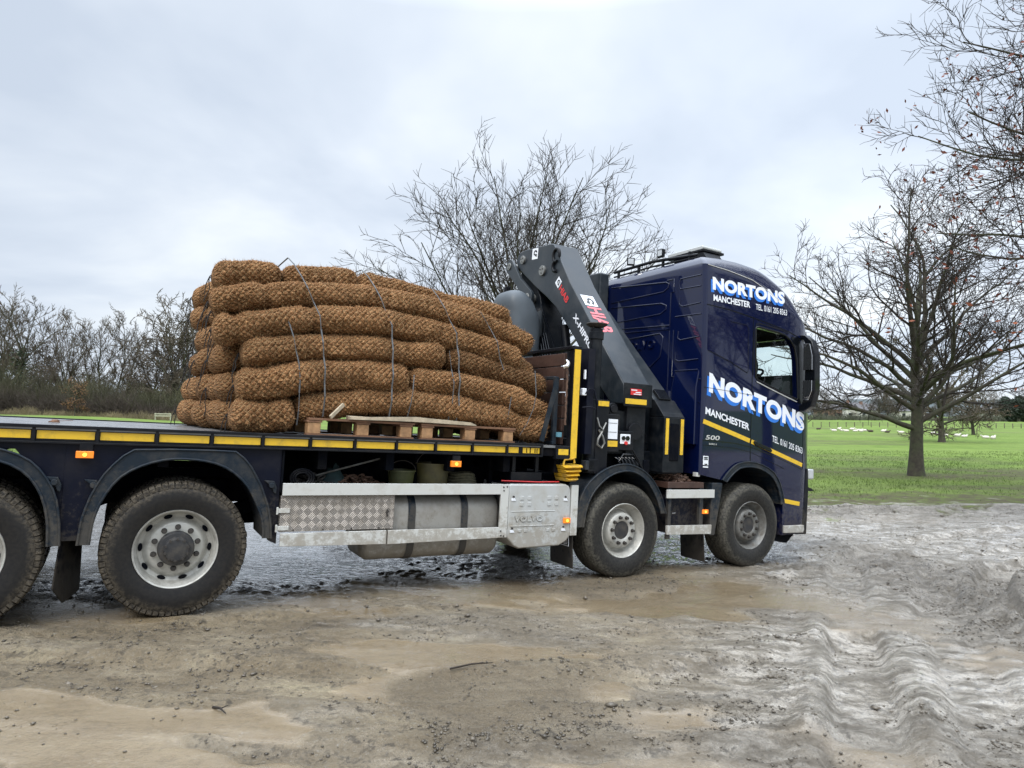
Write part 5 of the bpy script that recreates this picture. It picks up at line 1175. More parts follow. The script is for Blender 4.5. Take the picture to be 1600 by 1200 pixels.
# moulded oil tank, lumpy top
vs = []; rr_ = [(2.30, .0), (2.32, .02), (2.6, .03), (2.9, .04), (3.1, .035), (3.25, .03), (3.36, .0), (3.42, -.05), (3.44, -.12)]
mb = MB(); n_ = 28
for i, (z_, g_) in enumerate(rr_):
    for k in range(n_):
        a = 2 * math.pi * k / n_; e_ = .6; cxx = math.copysign(abs(math.cos(a)) ** e_, math.cos(a)); sxx = math.copysign(abs(math.sin(a)) ** e_, math.sin(a))
        shr = 1.0 if z_ < 3.0 else (1 - .0 * (z_ - 3))
        vs.append((-2.42 + (.22 + g_) * cxx - (.0 if z_ < 3.15 else .05), 1.98 + (.28 + g_) * sxx + (z_ - 2.3) * .05, z_ - .10 * max(0, cxx) * (z_ > 3.2)))
mb.add(vs, [(i * n_ + k, i * n_ + (k + 1) % n_, (i + 1) * n_ + (k + 1) % n_, (i + 1) * n_ + k) for i in range(len(rr_) - 1) for k in range(n_)] + [list(range((len(rr_) - 1) * n_, len(rr_) * n_)), list(range(n_))[::-1]])
o = mb.build('oil_tank', M['oiltank'], crane, 60); s = o.modifiers.new('s', 'SUBSURF'); s.levels = s.render_levels = 1
mb = MB(); mb.cyl((-2.5, 2.2, 3.42), (-2.5, 2.2, 3.52), .045, 14); mb.bar((-2.56, 2.1, 3.50), (-2.40, 2.3, 3.55), .03); mb.build('tank_filler', M['black'], crane, bevel=.004)

# ---------------------------------------------------------------- things under the deck and behind the cab
def T(p): return TM @ Vector(p)
def free(name, label, cat, group=None):
    o = empty(name); o.matrix_world = TM; return tag(o, label, cat, group)
def chain_heap(name, label, cat, cx, cy, cz, rx, ry, rz, n, seed, m, r=.008, group=None):
    rr = random.Random(seed); mb = MB()
    for k in range(n):
        a = rr.uniform(0, 6.28); q = rr.random() ** .5; x_, y_ = cx + rx * q * math.cos(a), cy + ry * q * math.sin(a); z_ = cz + rz * (1 - q * q) * rr.uniform(.2, 1)
        d = rr.uniform(0, 6.28); t_ = rr.uniform(-.5, .5); s_ = .035; u = Vector((math.cos(d), math.sin(d), t_)); v = Vector((-math.sin(d), math.cos(d), rr.uniform(-1, 1)))
        c = Vector((x_, y_, z_)); mb.tube([c + u * s_ * math.cos(b_) + v * s_ * .55 * math.sin(b_) for b_ in np.linspace(0, 2 * math.pi, 9)], r, 5, False)
    o = mb.build(name, m, None, 60); o.matrix_world = TM; return tag(o, label, cat, group)
chain_heap('chain_pile', 'heap of rusty chain on the dark timber step behind the cab', 'chain', -1.16, .30, 1.06, .26, .22, .14, 110, 5, M['rust'])
chain_heap('chain_pile', 'heap of brown chain under the deck edge, above the tread plate locker', 'chain', -5.05, .35, .97, .32, .22, .10, 110, 6, M['rust'])
chain_heap('chain_pile', 'smaller heap of dark chain under the deck at the left end of the white rail', 'chain', -5.42, .35, .97, .18, .2, .12, 50, 8, M['nut'])
def bucket(x_, y_, r0, r1, h, m, label):
    b_ = free('bucket', label, 'bucket', 'buckets stowed under the deck')
    mb = MB(); n_ = 24; prof = [(r0, 0), (r1, h), (r1 + .012, h), (r1 + .012, h + .015), (r1 - .006, h + .015), (r0 - .006, .01)]
    vs = [(x_ + r_ * math.cos(2 * math.pi * k / n_), y_ + r_ * math.sin(2 * math.pi * k / n_), .967 + z_) for r_, z_ in prof for k in range(n_)]
    mb.add(vs, [(i * n_ + k, i * n_ + (k + 1) % n_, (i + 1) * n_ + (k + 1) % n_, (i + 1) * n_ + k) for i in range(5) for k in range(n_)] + [list(range(n_))[::-1], list(range(5 * n_, 6 * n_))])
    mb.build('tub', m, b_, 40); MB().tube([(x_ + (r1 + .01) * math.cos(a), y_ - .02, .967 + h + (r1) * .8 * math.sin(a)) for a in np.linspace(0, math.pi, 12)], .005, 6).build('handle', M['nut'], b_)
bucket(-4.60, .32, .11, .13, .15, M['bucket'], 'yellow-green bucket under the deck, left of the wider tub')
bucket(-4.27, .34, .15, .165, .22, mat('olive_plastic', (.10, .085, .03), .5, var=.3, dirt=(.03, .03, .025), damt=.6), 'wide olive tub under the deck beside the amber marker lamp')
o = MB(); rr = random.Random(4); vs = []; n_ = 10
for i in range(n_):
    for j in range(n_):
        a, b_ = i / (n_ - 1), j / (n_ - 1); vs.append((-5.40 + .30 * a, .22 + .3 * b_, .97 + .20 * math.sin(math.pi * a) * math.sin(math.pi * b_) * rr.uniform(.75, 1.1)))
o.add(vs, [(i * n_ + j, (i + 1) * n_ + j, (i + 1) * n_ + j + 1, i * n_ + j + 1) for i in range(n_ - 1) for j in range(n_ - 1)]); o = o.build('cloth_sheet', M['tealrag'], None, 60); o.matrix_world = TM; tag(o, 'crumpled dark teal sheet stowed under the deck', 'sheet')
o = MB().tube([(-5.42, .30, 1.07), (-5.0, .28, 1.19), (-4.84, .27, 1.235)], .009, 8).build('steel_bar', M['rimdk'], None); o.matrix_world = TM; tag(o, 'thin pale rod leaning across the clutter under the deck', 'rod')
o = MB()
for k in range(5): o.tube([(-3.95 + (.17 - .01 * k) * math.cos(a), .35 + .15 * math.sin(a), .985 + .028 * k + .01 * math.sin(3 * a)) for a in np.linspace(0, 2 * math.pi, 25)], .015, 6, False)
o = o.build('rope_coil', mat('drab_rope', (.06, .055, .03), .9, var=.3, vscale=30), None, 60); o.matrix_world = TM; tag(o, 'drab coil of rope under the deck to the right of the wide tub', 'rope')
o = MB()
for k in range(3): o.tube([(-5.58 + (.10 - .02 * k) * math.cos(a), .12, 1.06 + (.08 - .015 * k) * math.sin(a)) for a in np.linspace(0, 2 * math.pi, 20)], .010, 6, False)
o = o.build('strap_coil', M['black'], None, 60); o.matrix_world = TM; tag(o, 'loop of grey webbing under the deck at the far left end', 'strap')

# ---------------------------------------------------------------- coir rolls
def coir_roll(label, pts, ry=.19, rz=.135, seed=0, nu=None, nv=44, mat_=None, pinch=(), fuzz=900, taper=(.16, .14), cord=True, name='coir_roll', group='coir rolls stacked on the flatbed'):
    """pts: centre line [(x,y,z)] in the lorry's frame"""
    rg = np.random.default_rng(seed + 100); P = np.array(pts, float)
    seg = np.linalg.norm(np.diff(P, axis=0), axis=1); d = np.concatenate([[0], np.cumsum(seg)]); Ltot = d[-1]
    nu = nu or max(24, int(Ltot / .014))
    u = np.linspace(0, 1, nu); u = .5 - .5 * np.cos(np.pi * u) * .15 - .5 * (1 - 2 * u) * .85; s = u * Ltot
    C = np.stack([np.interp(s, d, P[:, k]) for k in range(3)], 1)
    ker = np.ones(9) / 9
    for k in (1, 2):
        q = np.pad(C[:, k], 4, mode='edge'); C[:, k] = np.convolve(q, ker, 'valid')
    tg = np.gradient(C, axis=0); tg /= np.linalg.norm(tg, axis=1)[:, None]
    side = np.cross(tg, [0, 0, 1.]); side /= np.linalg.norm(side, axis=1)[:, None]; upn = np.cross(side, tg)
    e0 = np.clip(s / taper[0], 0, 1); e1 = np.clip((Ltot - s) / taper[1], 0, 1)
    prof = np.sqrt(np.clip(1 - (1 - e0) ** 2.4, 0.0, 1)) * np.sqrt(np.clip(1 - (1 - e1) ** 2.4, 0.0, 1)); prof = np.maximum(prof, .02)
    for px, pw, pd in pinch: prof *= 1 - pd * np.exp(-((C[:, 0] - px) / pw) ** 2)
    v = np.arange(nv) / nv; th_ = 2 * np.pi * v
    U, V = np.meshgrid(s, v, indexing='ij'); TH = 2 * np.pi * V
    cu, kk = .054, 18
    a_ = U / cu + V * kk; b_ = U / cu - V * kk
    puff = np.abs(np.sin(np.pi * a_) * np.sin(np.pi * b_)) ** .6
    lump = fbm(U * 3 + seed * 3.1, np.cos(TH) * 1.2 + np.sin(TH) * .7 + seed, 3, seed) - .5
    fine = fbm(U * 45 + seed, V * 50, 2, seed + 1) - .5
    rr = prof[:, None] * (.97 + .42 * lump) + prof[:, None] * (puff * .15 + fine * .12)
    ex = .86
    cc = np.sign(np.cos(TH)) * np.abs(np.cos(TH)) ** ex; ss = np.sign(np.sin(TH)) * np.abs(np.sin(TH)) ** ex
    pos = C[:, None, :] + side[:, None, :] * (cc * rr * ry)[..., None] + upn[:, None, :] * (ss * rr * rz * np.where(ss < 0, .93, 1.0))[..., None]
    nvt = nu * nv; I = np.arange(nvt).reshape(nu, nv); J = np.roll(I, -1, axis=1)
    q = np.stack([I[:-1], I[1:], J[1:], J[:-1]], -1).reshape(-1, 4)
    UVa = np.stack([U / cu, V * kk], -1).reshape(-1, 2)
    # loose fibres
    verts = pos.reshape(-1, 3); faces = [q]; 
    if fuzz:
        nf = int(fuzz * Ltot); iu = rg.integers(2, nu - 2, nf); iv = rg.integers(0, nv, nf)
        p0 = pos[iu, iv]; nrm = p0 - C[iu]; nrm /= np.linalg.norm(nrm, axis=1)[:, None] + 1e-9
        dirn = nrm * .5 + rg.normal(0, .6, (nf, 3)); dirn /= np.linalg.norm(dirn, axis=1)[:, None]
        ln = rg.uniform(.012, .045, nf)[:, None]; wv = np.cross(dirn, rg.normal(0, 1, (nf, 3))); wv /= np.linalg.norm(wv, axis=1)[:, None]; wv *= .0016
        tri = np.stack([p0 - wv, p0 + wv, p0 + dirn * ln], 1).reshape(-1, 3); b0 = len(verts); verts = np.concatenate([verts, tri])
        faces.append((np.arange(nf * 3) + b0).reshape(-1, 3))
    me = np_mesh('coir_roll', verts, faces, True)
    uv = me.uv_layers.new(name='uv'); vi = np.zeros(len(me.loops), dtype=np.int32); me.loops.foreach_get('vertex_index', vi)
    UVf = np.concatenate([UVa, np.tile([.5, .5], (len(verts) - len(UVa), 1))]) if len(verts) > len(UVa) else UVa
    luv = UVf[vi].copy()
    # close the seam around the roll
    li = np.arange(len(q) * 4).reshape(-1, 4); wrap = (I[:-1] % nv == nv - 1).reshape(-1)
    for c_ in (2, 3): luv[li[wrap][:, c_], 1] += kk
    uv.data.foreach_set('uv', luv.astype(np.float32).ravel())
    root = empty(name); root.matrix_world = TM; tag(root, label, 'coir roll', group)
    link('netting_body', me, mat_ or M['coir'], root)
    if cord:
        e = C[0]; mb = MB(); z0 = e[2]; rr2 = random.Random(seed)
        pts_ = [Vector(e) + Vector((-.01, 0, 0))]
        x_, y_, z_ = e
        for k in range(7): x_ += rr2.uniform(-.018, .008); y_ += rr2.uniform(-.015, .015); z_ -= rr2.uniform(.025, .05); pts_.append(Vector((x_, y_, z_)))
        mb.tube(pts_, .0045, 5); mb.tube([pts_[0], pts_[0] + Vector((-.02, .02, -.06)), pts_[0] + Vector((-.03, .03, -.16))], .004, 5)
        for k in range(7):
            a = k * .9; mb.tube([Vector(e) + Vector((-.012, 0, 0)), Vector(e) + Vector((.02, .05 * math.cos(a), .04 * math.sin(a))), Vector(e) + Vector((.07, .12 * math.cos(a), .09 * math.sin(a)))], .0025, 4)
        mb.build('tie_cord', M['cord'], root, 60)
    return root
LAY = [  # centre height of each layer along x
    [(-6.3, 1.58), (-6.12, 1.565), (-5.89, 1.585), (-5.676, 1.62), (-5.43, 1.715), (-5.08, 1.762), (-4.67, 1.782), (-4.19, 1.755), (-3.57, 1.69), (-3.33, 1.61), (-3.03, 1.545)],
    [(-6.3, 1.80), (-6.09, 1.83), (-5.70, 1.915), (-5.48, 1.965), (-5.09, 2.005), (-4.6, 2.00), (-4.21, 1.992), (-3.58, 1.926), (-3.30, 1.83), (-3.01, 1.75)],
    [(-6.3, 2.06), (-6.105, 2.105), (-5.76, 2.165), (-5.48, 2.215), (-5.09, 2.245), (-4.45, 2.255), (-4.2, 2.245), (-3.885, 2.20), (-3.50, 2.135), (-3.05, 2.045)],
    [(-6.3, 2.29), (-6.166, 2.317), (-5.85, 2.395), (-5.49, 2.47), (-5.10, 2.512), (-4.44, 2.497), (-4.18, 2.46), (-3.71, 2.393), (-3.35, 2.31), (-3.1, 2.24)],
    [(-6.34, 2.535), (-6.11, 2.62), (-5.63, 2.703), (-5.02, 2.755), (-4.42, 2.74), (-3.87, 2.67), (-3.47, 2.60), (-3.16, 2.49)],
    [(-6.33, 2.80), (-6.03, 2.865), (-5.8, 2.875), (-5.29, 2.93), (-5.0, 2.93), (-4.52, 2.905), (-4.09, 2.865), (-3.37, 2.80)]]
def zl(l, x_): return float(np.interp(x_, [p[0] for p in LAY[l]], [p[1] for p in LAY[l]]))
YN = [.30, .30, .34, .40, .50, .70]
def cl(l, x0, x1, y_, dz=0, n=16, wob=0, seed=0):
    rr = random.Random(seed); ph = rr.uniform(0, 6); return [(x_, y_ + wob * math.sin(x_ * 2.3 + ph), zl(l, x_) + dz) for x_ in np.linspace(x0, x1, n)]
near = [
    (0, -6.20, -5.655, 'short fat coir roll at the bottom left corner of the stack, resting on the deck', .205, .150, None, ()),
    (0, -5.665, -3.035, 'coir roll lying on the pallets, lowest of the long near side rolls', .19, .135, None, ((-3.42, .07, .12),)),
    (1, -6.17, -4.605, 'coir roll with a starburst tie at its left end, in the second row up', .20, .145, None, ()),
    (1, -4.625, -2.985, 'coir roll sagging at its right end, right half of the second row up', .19, .128, None, ((-3.33, .06, .10),)),
    (2, -6.14, -4.235, 'coir roll with a loose puckered left end at mid height on the near side', .19, .128, None, ()),
    (2, -4.235, -3.02, 'darkest coir roll, on the right at mid height of the near side', .18, .120, M['coirdk'], ((-3.42, .06, .10),)),
    (3, -6.37, -3.33, 'long coir roll arching across the fourth row up, pinched near its left end', .20, .142, None, ((-5.56, .06, .20), (-6.18, .05, .22), (-4.12, .05, .10))),
    (4, -6.40, -3.13, 'long coir roll arching across the fifth row, just under the top row', .19, .125, None, ((-5.95, .05, .16), (-3.5, .05, .08))),
    (5, -6.38, -5.78, 'short coir roll at the top left corner of the stack', .20, .132, None, ()),
    (5, -5.79, -5.06, 'short coir roll in the top row between the left corner roll and the longest one', .19, .118, None, ()),
    (5, -5.08, -3.32, 'coir roll forming the right part of the top row, beside the crane', .19, .118, None, ((-4.1, .06, .1),)),
]
for i, (l, x0, x1, lab, ry, rz, mt, pn_) in enumerate(near):
    coir_roll(lab, cl(l, x0, x1, YN[l], 0, 22, .012, i), ry, rz, i, None, 52, mt, pn_, 3200, (.15, .13), cord=(x0 < -6))
rownames = ['bottom row', 'second row up', 'third row up', 'fourth row up', 'fifth row up', 'top row']
colnames = ['directly behind the near side rolls', 'second behind the near side rolls', 'midway across the stack', 'second from the far side', 'at the far side of the stack']
rr = random.Random(11)
for l in range(6):
    y_ = YN[l] + .37; k = 0
    ncol = 5 if l < 4 else 4
    for k in range(ncol):
        y_ = YN[l] + .375 * (k + 1)
        if y_ > 2.25: break
        x0 = -6.27 - .045 * k + rr.uniform(-.05, .06); x1 = -3.05 + rr.uniform(-.08, .08) - (.1 if l > 3 else 0)
        if l == 2 and k == 4: continue
        ends = 'in the %s, %s' % (rownames[l], colnames[k])
        coir_roll('coir roll ' + ends, cl(l, x0, x1, y_, rr.uniform(-.012, .012), 14, .02, 50 + l * 7 + k), .20, .138, 50 + l * 7 + k, 120, 30, None, ((x0 + .25 + rr.uniform(0, .1), .05, .14),), 260 if l < 5 else 900, (.17, .14), cord=(rr.random() < .5))
coir_roll('short coir roll end tucked behind the right end of the fourth row', cl(3, -3.5, -3.03, .62, -.03, 8), .17, .12, 91, None, 40, None, (), 900, (.1, .12), cord=False)

# straps round the stack: near face, over the top and down the far side
def strap(label, pts, w_=.012, th_=.004, group='grey straps round the coir rolls', mt='strap'):
    mb = MB()
    P = [Vector(p) - Vector((0, .015 if p[2] < 2.9 and p[1] < 1 else 0, 0)) for p in pts]
    for a, b_ in zip(P[:-1], P[1:]): mb.bar(a, b_ + (b_ - a).normalized() * .004, w_, th_)
    # orient: flat against the load
    o = mb.build('load_strap', M[mt], None, 30); o.matrix_world = TM; return tag(o, label, 'strap', group)
def stack_strap(label, xs, top_x, zb, full=True, w_=.013):
    """xs: x at heights 1.6 .. 2.9"""
    zz = [zb, 1.78, 1.90, 2.02, 2.13, 2.25, 2.37, 2.49, 2.62, 2.74, 2.86, 2.98, 3.06]
    yy = [.15, .085, .105, .08, .115, .11, .155, .165, .235, .265, .345, .44, .58]
    P = [(float(np.interp(z_, [1.55, 2.0, 2.5, 3.05], xs)), y_, z_) for z_, y_ in zip(zz, yy)]
    if full: P += [(top_x, .9, zl(5, top_x) + .15), (top_x, 1.6, zl(5, top_x) + .16), (top_x, 2.2, zl(5, top_x) + .13), (top_x, 2.45, zl(5, top_x) - .1), (top_x, 2.46, 1.45)]
    return strap(label, P, w_)
stack_strap('grey strap over the stack nearest its left end, running down to the first pallet', (-5.435, -5.46, -5.52, -5.75), -5.78, 1.60)
stack_strap('grey strap over the middle of the stack, second from the left of the long ones', (-4.83, -4.835, -4.85, -5.05), -5.05, 1.61)
stack_strap('grey strap right of the middle of the stack, beside a doubled strap', (-4.14, -4.15, -4.18, -4.4), -4.45, 1.61)
strap('short grey strap holding three rolls on the left of the near side', [(-5.78, .20, 2.42), (-5.74, .14, 2.28), (-5.71, .14, 2.16), (-5.685, .105, 2.05), (-5.67, .09, 1.93), (-5.665, .10, 1.80), (-5.66, .10, 1.64), (-5.655, .16, 1.52)], .012)
strap('thin dark strap at the joint of the second row, down to the pallets', [(-4.62, .11, 2.04), (-4.625, .10, 1.90), (-4.64, .10, 1.76), (-4.65, .16, 1.61)], .010)
strap('short grey strap doubled up right of the middle of the stack', [(-4.255, .15, 2.31), (-4.225, .14, 2.13), (-4.21, .095, 2.0), (-4.215, .095, 1.80), (-4.225, .16, 1.61)], .011)
strap('thin strap on the right of the fourth and fifth rows', [(-3.86, .31, 2.77), (-3.77, .28, 2.63), (-3.71, .18, 2.46), (-3.66, .20, 2.30), (-3.63, .16, 2.18)], .011)
strap('thin dark strap across the lowest roll near its right end', [(-3.56, .095, 1.90), (-3.575, .09, 1.80), (-3.585, .10, 1.68), (-3.585, .16, 1.60)], .009)
strap('thin dark strap down the drooping right ends of the lower rolls', [(-3.27, .13, 2.20), (-3.265, .09, 1.95), (-3.29, .09, 1.80), (-3.36, .09, 1.64), (-3.42, .12, 1.52)], .009)

# pallets under the rolls
def pallet(label, x0, x1, y0=.06, y1=1.1):
    r_ = free('pallet', label, 'pallet', 'timber pallets under the coir rolls')
    w3_ = (x1 - x0); 
    for bx in (x0 + .01, x0 + w3_ / 2 - .05, x1 - .13):
        for by_ in (y0 + .01, (y0 + y1) / 2, y1 - .13): MB().box(bx, bx + .11, by_, by_ + .12, 1.452, 1.548).build('block', M['palblock'], r_, bevel=.004)
    mb = MB(); rr = random.Random(int(-x0 * 100))
    for k in range(6):
        yy = y0 + k * (y1 - y0 - .1) / 5; mb.box(x0 + rr.uniform(-.01, .01), x1 + rr.uniform(-.01, .01), yy, yy + .10, 1.568, 1.588)
    mb.build('top_boards', M['pallet'], r_, bevel=.002)
    mb = MB()
    for bx in (x0, x0 + w3_ / 2 - .06, x1 - .14): mb.box(bx, bx + .13, y0 + .005, y1, 1.549, 1.567)
    mb.build('stringer_boards', M['pallet'], r_, bevel=.002)
    mb = MB(); mb.box(x0, x1, y0, y0 + .10, 1.432, 1.451); mb.box(x0, x1, y1 - .1, y1, 1.432, 1.451); mb.build('bottom_boards', M['pallet'], r_, bevel=.002)
    return r_
pallet('left pallet, with pale block ends, under the coir rolls', -5.585, -4.60)
pallet('right pallet, darker, under the drooping ends of the coir rolls', -4.525, -3.50)
o = MB().add([(-5.22, .03, 1.590), (-4.6, .04, 1.600), (-4.02, .05, 1.592), (-3.95, .06, 1.59), (-3.95, .18, 1.59), (-5.22, .17, 1.59), (-5.22, .03, 1.612), (-4.6, .04, 1.645), (-4.02, .05, 1.622), (-3.95, .06, 1.60), (-3.95, .18, 1.61), (-5.22, .17, 1.625)],
             [(0, 1, 2, 3, 4, 5), (11, 10, 9, 8, 7, 6), (0, 6, 7, 1), (1, 7, 8, 2), (2, 8, 9, 3), (3, 9, 10, 4), (4, 10, 11, 5), (5, 11, 6, 0)]).build('timber_plank', M['plank'], None, 0)
o.matrix_world = TM; tag(o, 'pale split plank lying across both pallets under the lowest long roll', 'plank')
o = MB().bar((-5.40, .02, 1.60), (-5.27, .10, 1.72), .02, .03).build('timber_splinter', M['plank'], None); o.matrix_world = TM; tag(o, 'pale splinter of wood sticking up from the left pallet', 'splinter')
for (x_, y_, s_, lab) in ((-7.45, .9, 1.0, 'small dark clod of dirt with a straw on the bare deck, far left'),):
    mb = MB(); vs = []; rr = random.Random(2)
    for i in range(6):
        for j in range(8): a = j / 8 * 6.28; q = math.sin((i + .5) / 6 * math.pi * .5 + .3); vs.append((x_ + .035 * q * math.cos(a) * rr.uniform(.7, 1.3), y_ + .03 * q * math.sin(a), 1.43 + .03 * math.cos((i + .5) / 6 * math.pi * .5)))
    mb.add(vs, [(i * 8 + j, i * 8 + (j + 1) % 8, (i + 1) * 8 + (j + 1) % 8, (i + 1) * 8 + j) for i in range(5) for j in range(8)]); mb.bar((x_, y_, 1.445), (x_ + .12, y_ + .1, 1.455), .012, .004)
    o = mb.build('dirt_clod', M['pallet'], None); o.matrix_world = TM; tag(o, lab, 'dirt')

# ---------------------------------------------------------------- trees
class Tubes:
    """collects polylines and turns them into one mesh"""
    def __init__(s): s.pl = {}
    def add(s, pts, rad, n): s.pl.setdefault((len(pts), n), []).append((pts, rad))
    def mesh(s, name):
        V = []; F = []; b0 = 0
        for (k, n), L_ in s.pl.items():
            P = np.array([a for a, _ in L_]); Rr = np.array([b for _, b in L_]); m_ = len(L_)
            tg = np.gradient(P, axis=1); tg /= np.linalg.norm(tg, axis=2, keepdims=True) + 1e-9
            ref = np.where(np.abs(tg[:, :1, 2:3]) > .9, np.array([1., 0, 0]), np.array([0, 0, 1.])); ref = np.broadcast_to(ref, tg.shape)
            u = np.cross(tg, ref); u /= np.linalg.norm(u, axis=2, keepdims=True) + 1e-9; v = np.cross(tg, u)
            a = 2 * np.pi * np.arange(n) / n
            q = P[:, :, None, :] + (u[:, :, None, :] * np.cos(a)[None, None, :, None] + v[:, :, None, :] * np.sin(a)[None, None, :, None]) * Rr[:, :, None, None]
            V.append(q.reshape(-1, 3)); I = (np.arange(m_ * k * n) + b0).reshape(m_, k, n); J = np.roll(I, -1, axis=2)
            F.append(np.stack([I[:, :-1], I[:, 1:], J[:, 1:], J[:, :-1]], -1).reshape(-1, 4)); b0 += m_ * k * n
        return np_mesh(name, np.concatenate(V), np.concatenate(F), True)
def perp(d, rg):
    v = rg.normal(0, 1, 3); v -= d * v.dot(d); return v / np.linalg.norm(v)
def polyline(p, d, L_, n, wob, trop, rg):
    pts = [p.copy()]; d = d.copy(); st = L_ / n
    for i in range(n):
        d = d + rg.normal(0, wob, 3) + np.array([0, 0, trop]); d /= np.linalg.norm(d); p = p + d * st; pts.append(p.copy())
    return np.array(pts), d
def tree_meshes(seed, H, trunk_h, trunk_r, crown_r, mains, lv=(9, 8, 6), twig_r=.009, spread=.75, droop=0.0, flare=1.6, curv=.16, tdens=1.0, low=.35, limb=.42):
    """mains: list of (height, azimuth deg, elevation deg, length) or an int count"""
    rg = np.random.default_rng(seed); TR_, CRN = Tubes(), Tubes(); tips = []
    n = 12; pts = [np.zeros(3)]; d = np.array([0, 0, 1.])
    for i in range(n):
        d = d + rg.normal(0, .035, 3) * [1, 1, 0]; d /= np.linalg.norm(d); pts.append(pts[-1] + d * trunk_h / n)
    pts = np.array(pts); tt = np.linspace(0, 1, n + 1); rad = trunk_r * (1 - .42 * tt) * (1 + (flare - 1) * np.exp(-tt * n / 1.2)); TR_.add(pts, rad, 14)
    top = pts[-1]; topr = rad[-1]
    lead_d = d
    if isinstance(mains, int):
        ml = []
        for k in range(mains):
            f = k / max(1, mains - 1); ml.append((trunk_h * (low + (1 - low) * f), k * 137.5 + rg.uniform(-20, 20), 18 + 58 * f ** 1.2 + rg.uniform(-6, 6), (crown_r * (1.05 - .1 * f) if f < .6 else (H - trunk_h) * rg.uniform(.85, 1.02))))
    else: ml = mains
    for (h, az, el_, L_) in ml:
        f = min(1, h / trunk_h); i = f * n; p0 = pts[int(min(i, n - 1))] + (pts[min(int(i) + 1, n)] - pts[int(min(i, n - 1))]) * (i - int(min(i, n - 1)))
        a = R(az); e_ = R(el_); d0 = np.array([math.cos(a) * math.cos(e_), math.sin(a) * math.cos(e_), math.sin(e_)])
        r0 = max(.16 * trunk_r, min(limb * trunk_r, .042 * L_ * trunk_r / .3))
        P0, _ = polyline(p0, d0, L_, 9, curv * .8, .008 - droop, rg); R0 = r0 * (1 - np.linspace(0, 1, 10) ** .8 * .86) + .004
        TR_.add(P0, R0, 8)
        n1 = lv[0]
        for j in range(n1):
            g_ = .18 + .82 * (j + rg.uniform(0, .8)) / n1; g_ = min(g_, .98); ix = g_ * 9; i0 = int(min(ix, 8)); p1 = P0[i0] + (P0[i0 + 1] - P0[i0]) * (ix - i0); dd_ = P0[i0 + 1] - P0[i0]; dd_ /= np.linalg.norm(dd_)
            d1 = dd_ * .75 + perp(dd_, rg) * spread; d1[2] += .03 - droop; d1 /= np.linalg.norm(d1); L1 = L_ * rg.uniform(.38, .62) * (1.15 - .65 * g_); r1 = max(R0[i0] * .5, twig_r * 1.6)
            P1, _ = polyline(p1, d1, L1, 6, curv * 1.1, .02 - droop, rg); R1 = r1 * (1 - np.linspace(0, 1, 7) * .75); CRN.add(P1, R1, 5)
            for k in range(lv[1]):
                g2 = .12 + .88 * (k + rg.uniform(0, .8)) / lv[1]; g2 = min(g2, .98); iy = g2 * 6; j0 = int(min(iy, 5)); p2 = P1[j0] + (P1[j0 + 1] - P1[j0]) * (iy - j0); e2 = P1[j0 + 1] - P1[j0]; e2 /= np.linalg.norm(e2)
                d2 = e2 * .8 + perp(e2, rg) * spread; d2[2] += .10 - droop; d2 /= np.linalg.norm(d2); L2 = L1 * rg.uniform(.32, .60) * (1.15 - .5 * g2); r2 = max(R1[j0] * .55, twig_r * 1.15)
                P2, _ = polyline(p2, d2, L2, 4, curv * 1.3, .03 - droop, rg); CRN.add(P2, r2 * (1 - np.linspace(0, 1, 5) * .55), 4)
                for q in range(int(lv[2] * tdens)):
                    g3 = .15 + .85 * rg.random(); iz = g3 * 4; k0 = int(min(iz, 3)); p3 = P2[k0] + (P2[k0 + 1] - P2[k0]) * (iz - k0); e3 = P2[k0 + 1] - P2[k0]; e3 /= np.linalg.norm(e3)
                    d3 = e3 * .8 + perp(e3, rg) * .75; d3[2] += .12 - droop; d3 /= np.linalg.norm(d3); L3 = rg.uniform(.28, .75) * (.35 + L2 * .45)
                    P3, _ = polyline(p3, d3, L3, 3, curv * 1.3, .05, rg); CRN.add(P3, twig_r * np.array([1, .85, .7, .5]), 3); tips.append(P3[-1])
    return TR_.mesh('trunk'), CRN.mesh('crown'), np.array(tips)
def leaves(tips, n, size, rg, jit=.12):
    c = tips[rg.integers(0, len(tips), n)] + rg.normal(0, jit, (n, 3)); a = rg.normal(0, 1, (n, 3)); a /= np.linalg.norm(a, axis=1)[:, None]; b_ = np.cross(a, rg.normal(0, 1, (n, 3))); b_ /= np.linalg.norm(b_, axis=1)[:, None]
    s = rg.uniform(.6, 1.3, n)[:, None] * size; q = np.stack([c - a * s, c + b_ * s * .45 - a * s * .1, c + a * s, c - b_ * s * .45], 1).reshape(-1, 3)
    return np_mesh('leaves', q, np.arange(n * 4).reshape(-1, 4))
def place_tree(name, label, meshes, loc, rot=0, sc_=1.0, bark='bark', twig='twig', group=None, cat='tree', sz=None):
    r_ = empty(name, None, loc); r_.rotation_euler = (0, 0, rot); r_.scale = (sc_, sc_, sz or sc_)
    link('trunk', meshes[0], M[bark], r_); link('crown', meshes[1], M[twig], r_); return tag(r_, label, cat, group)

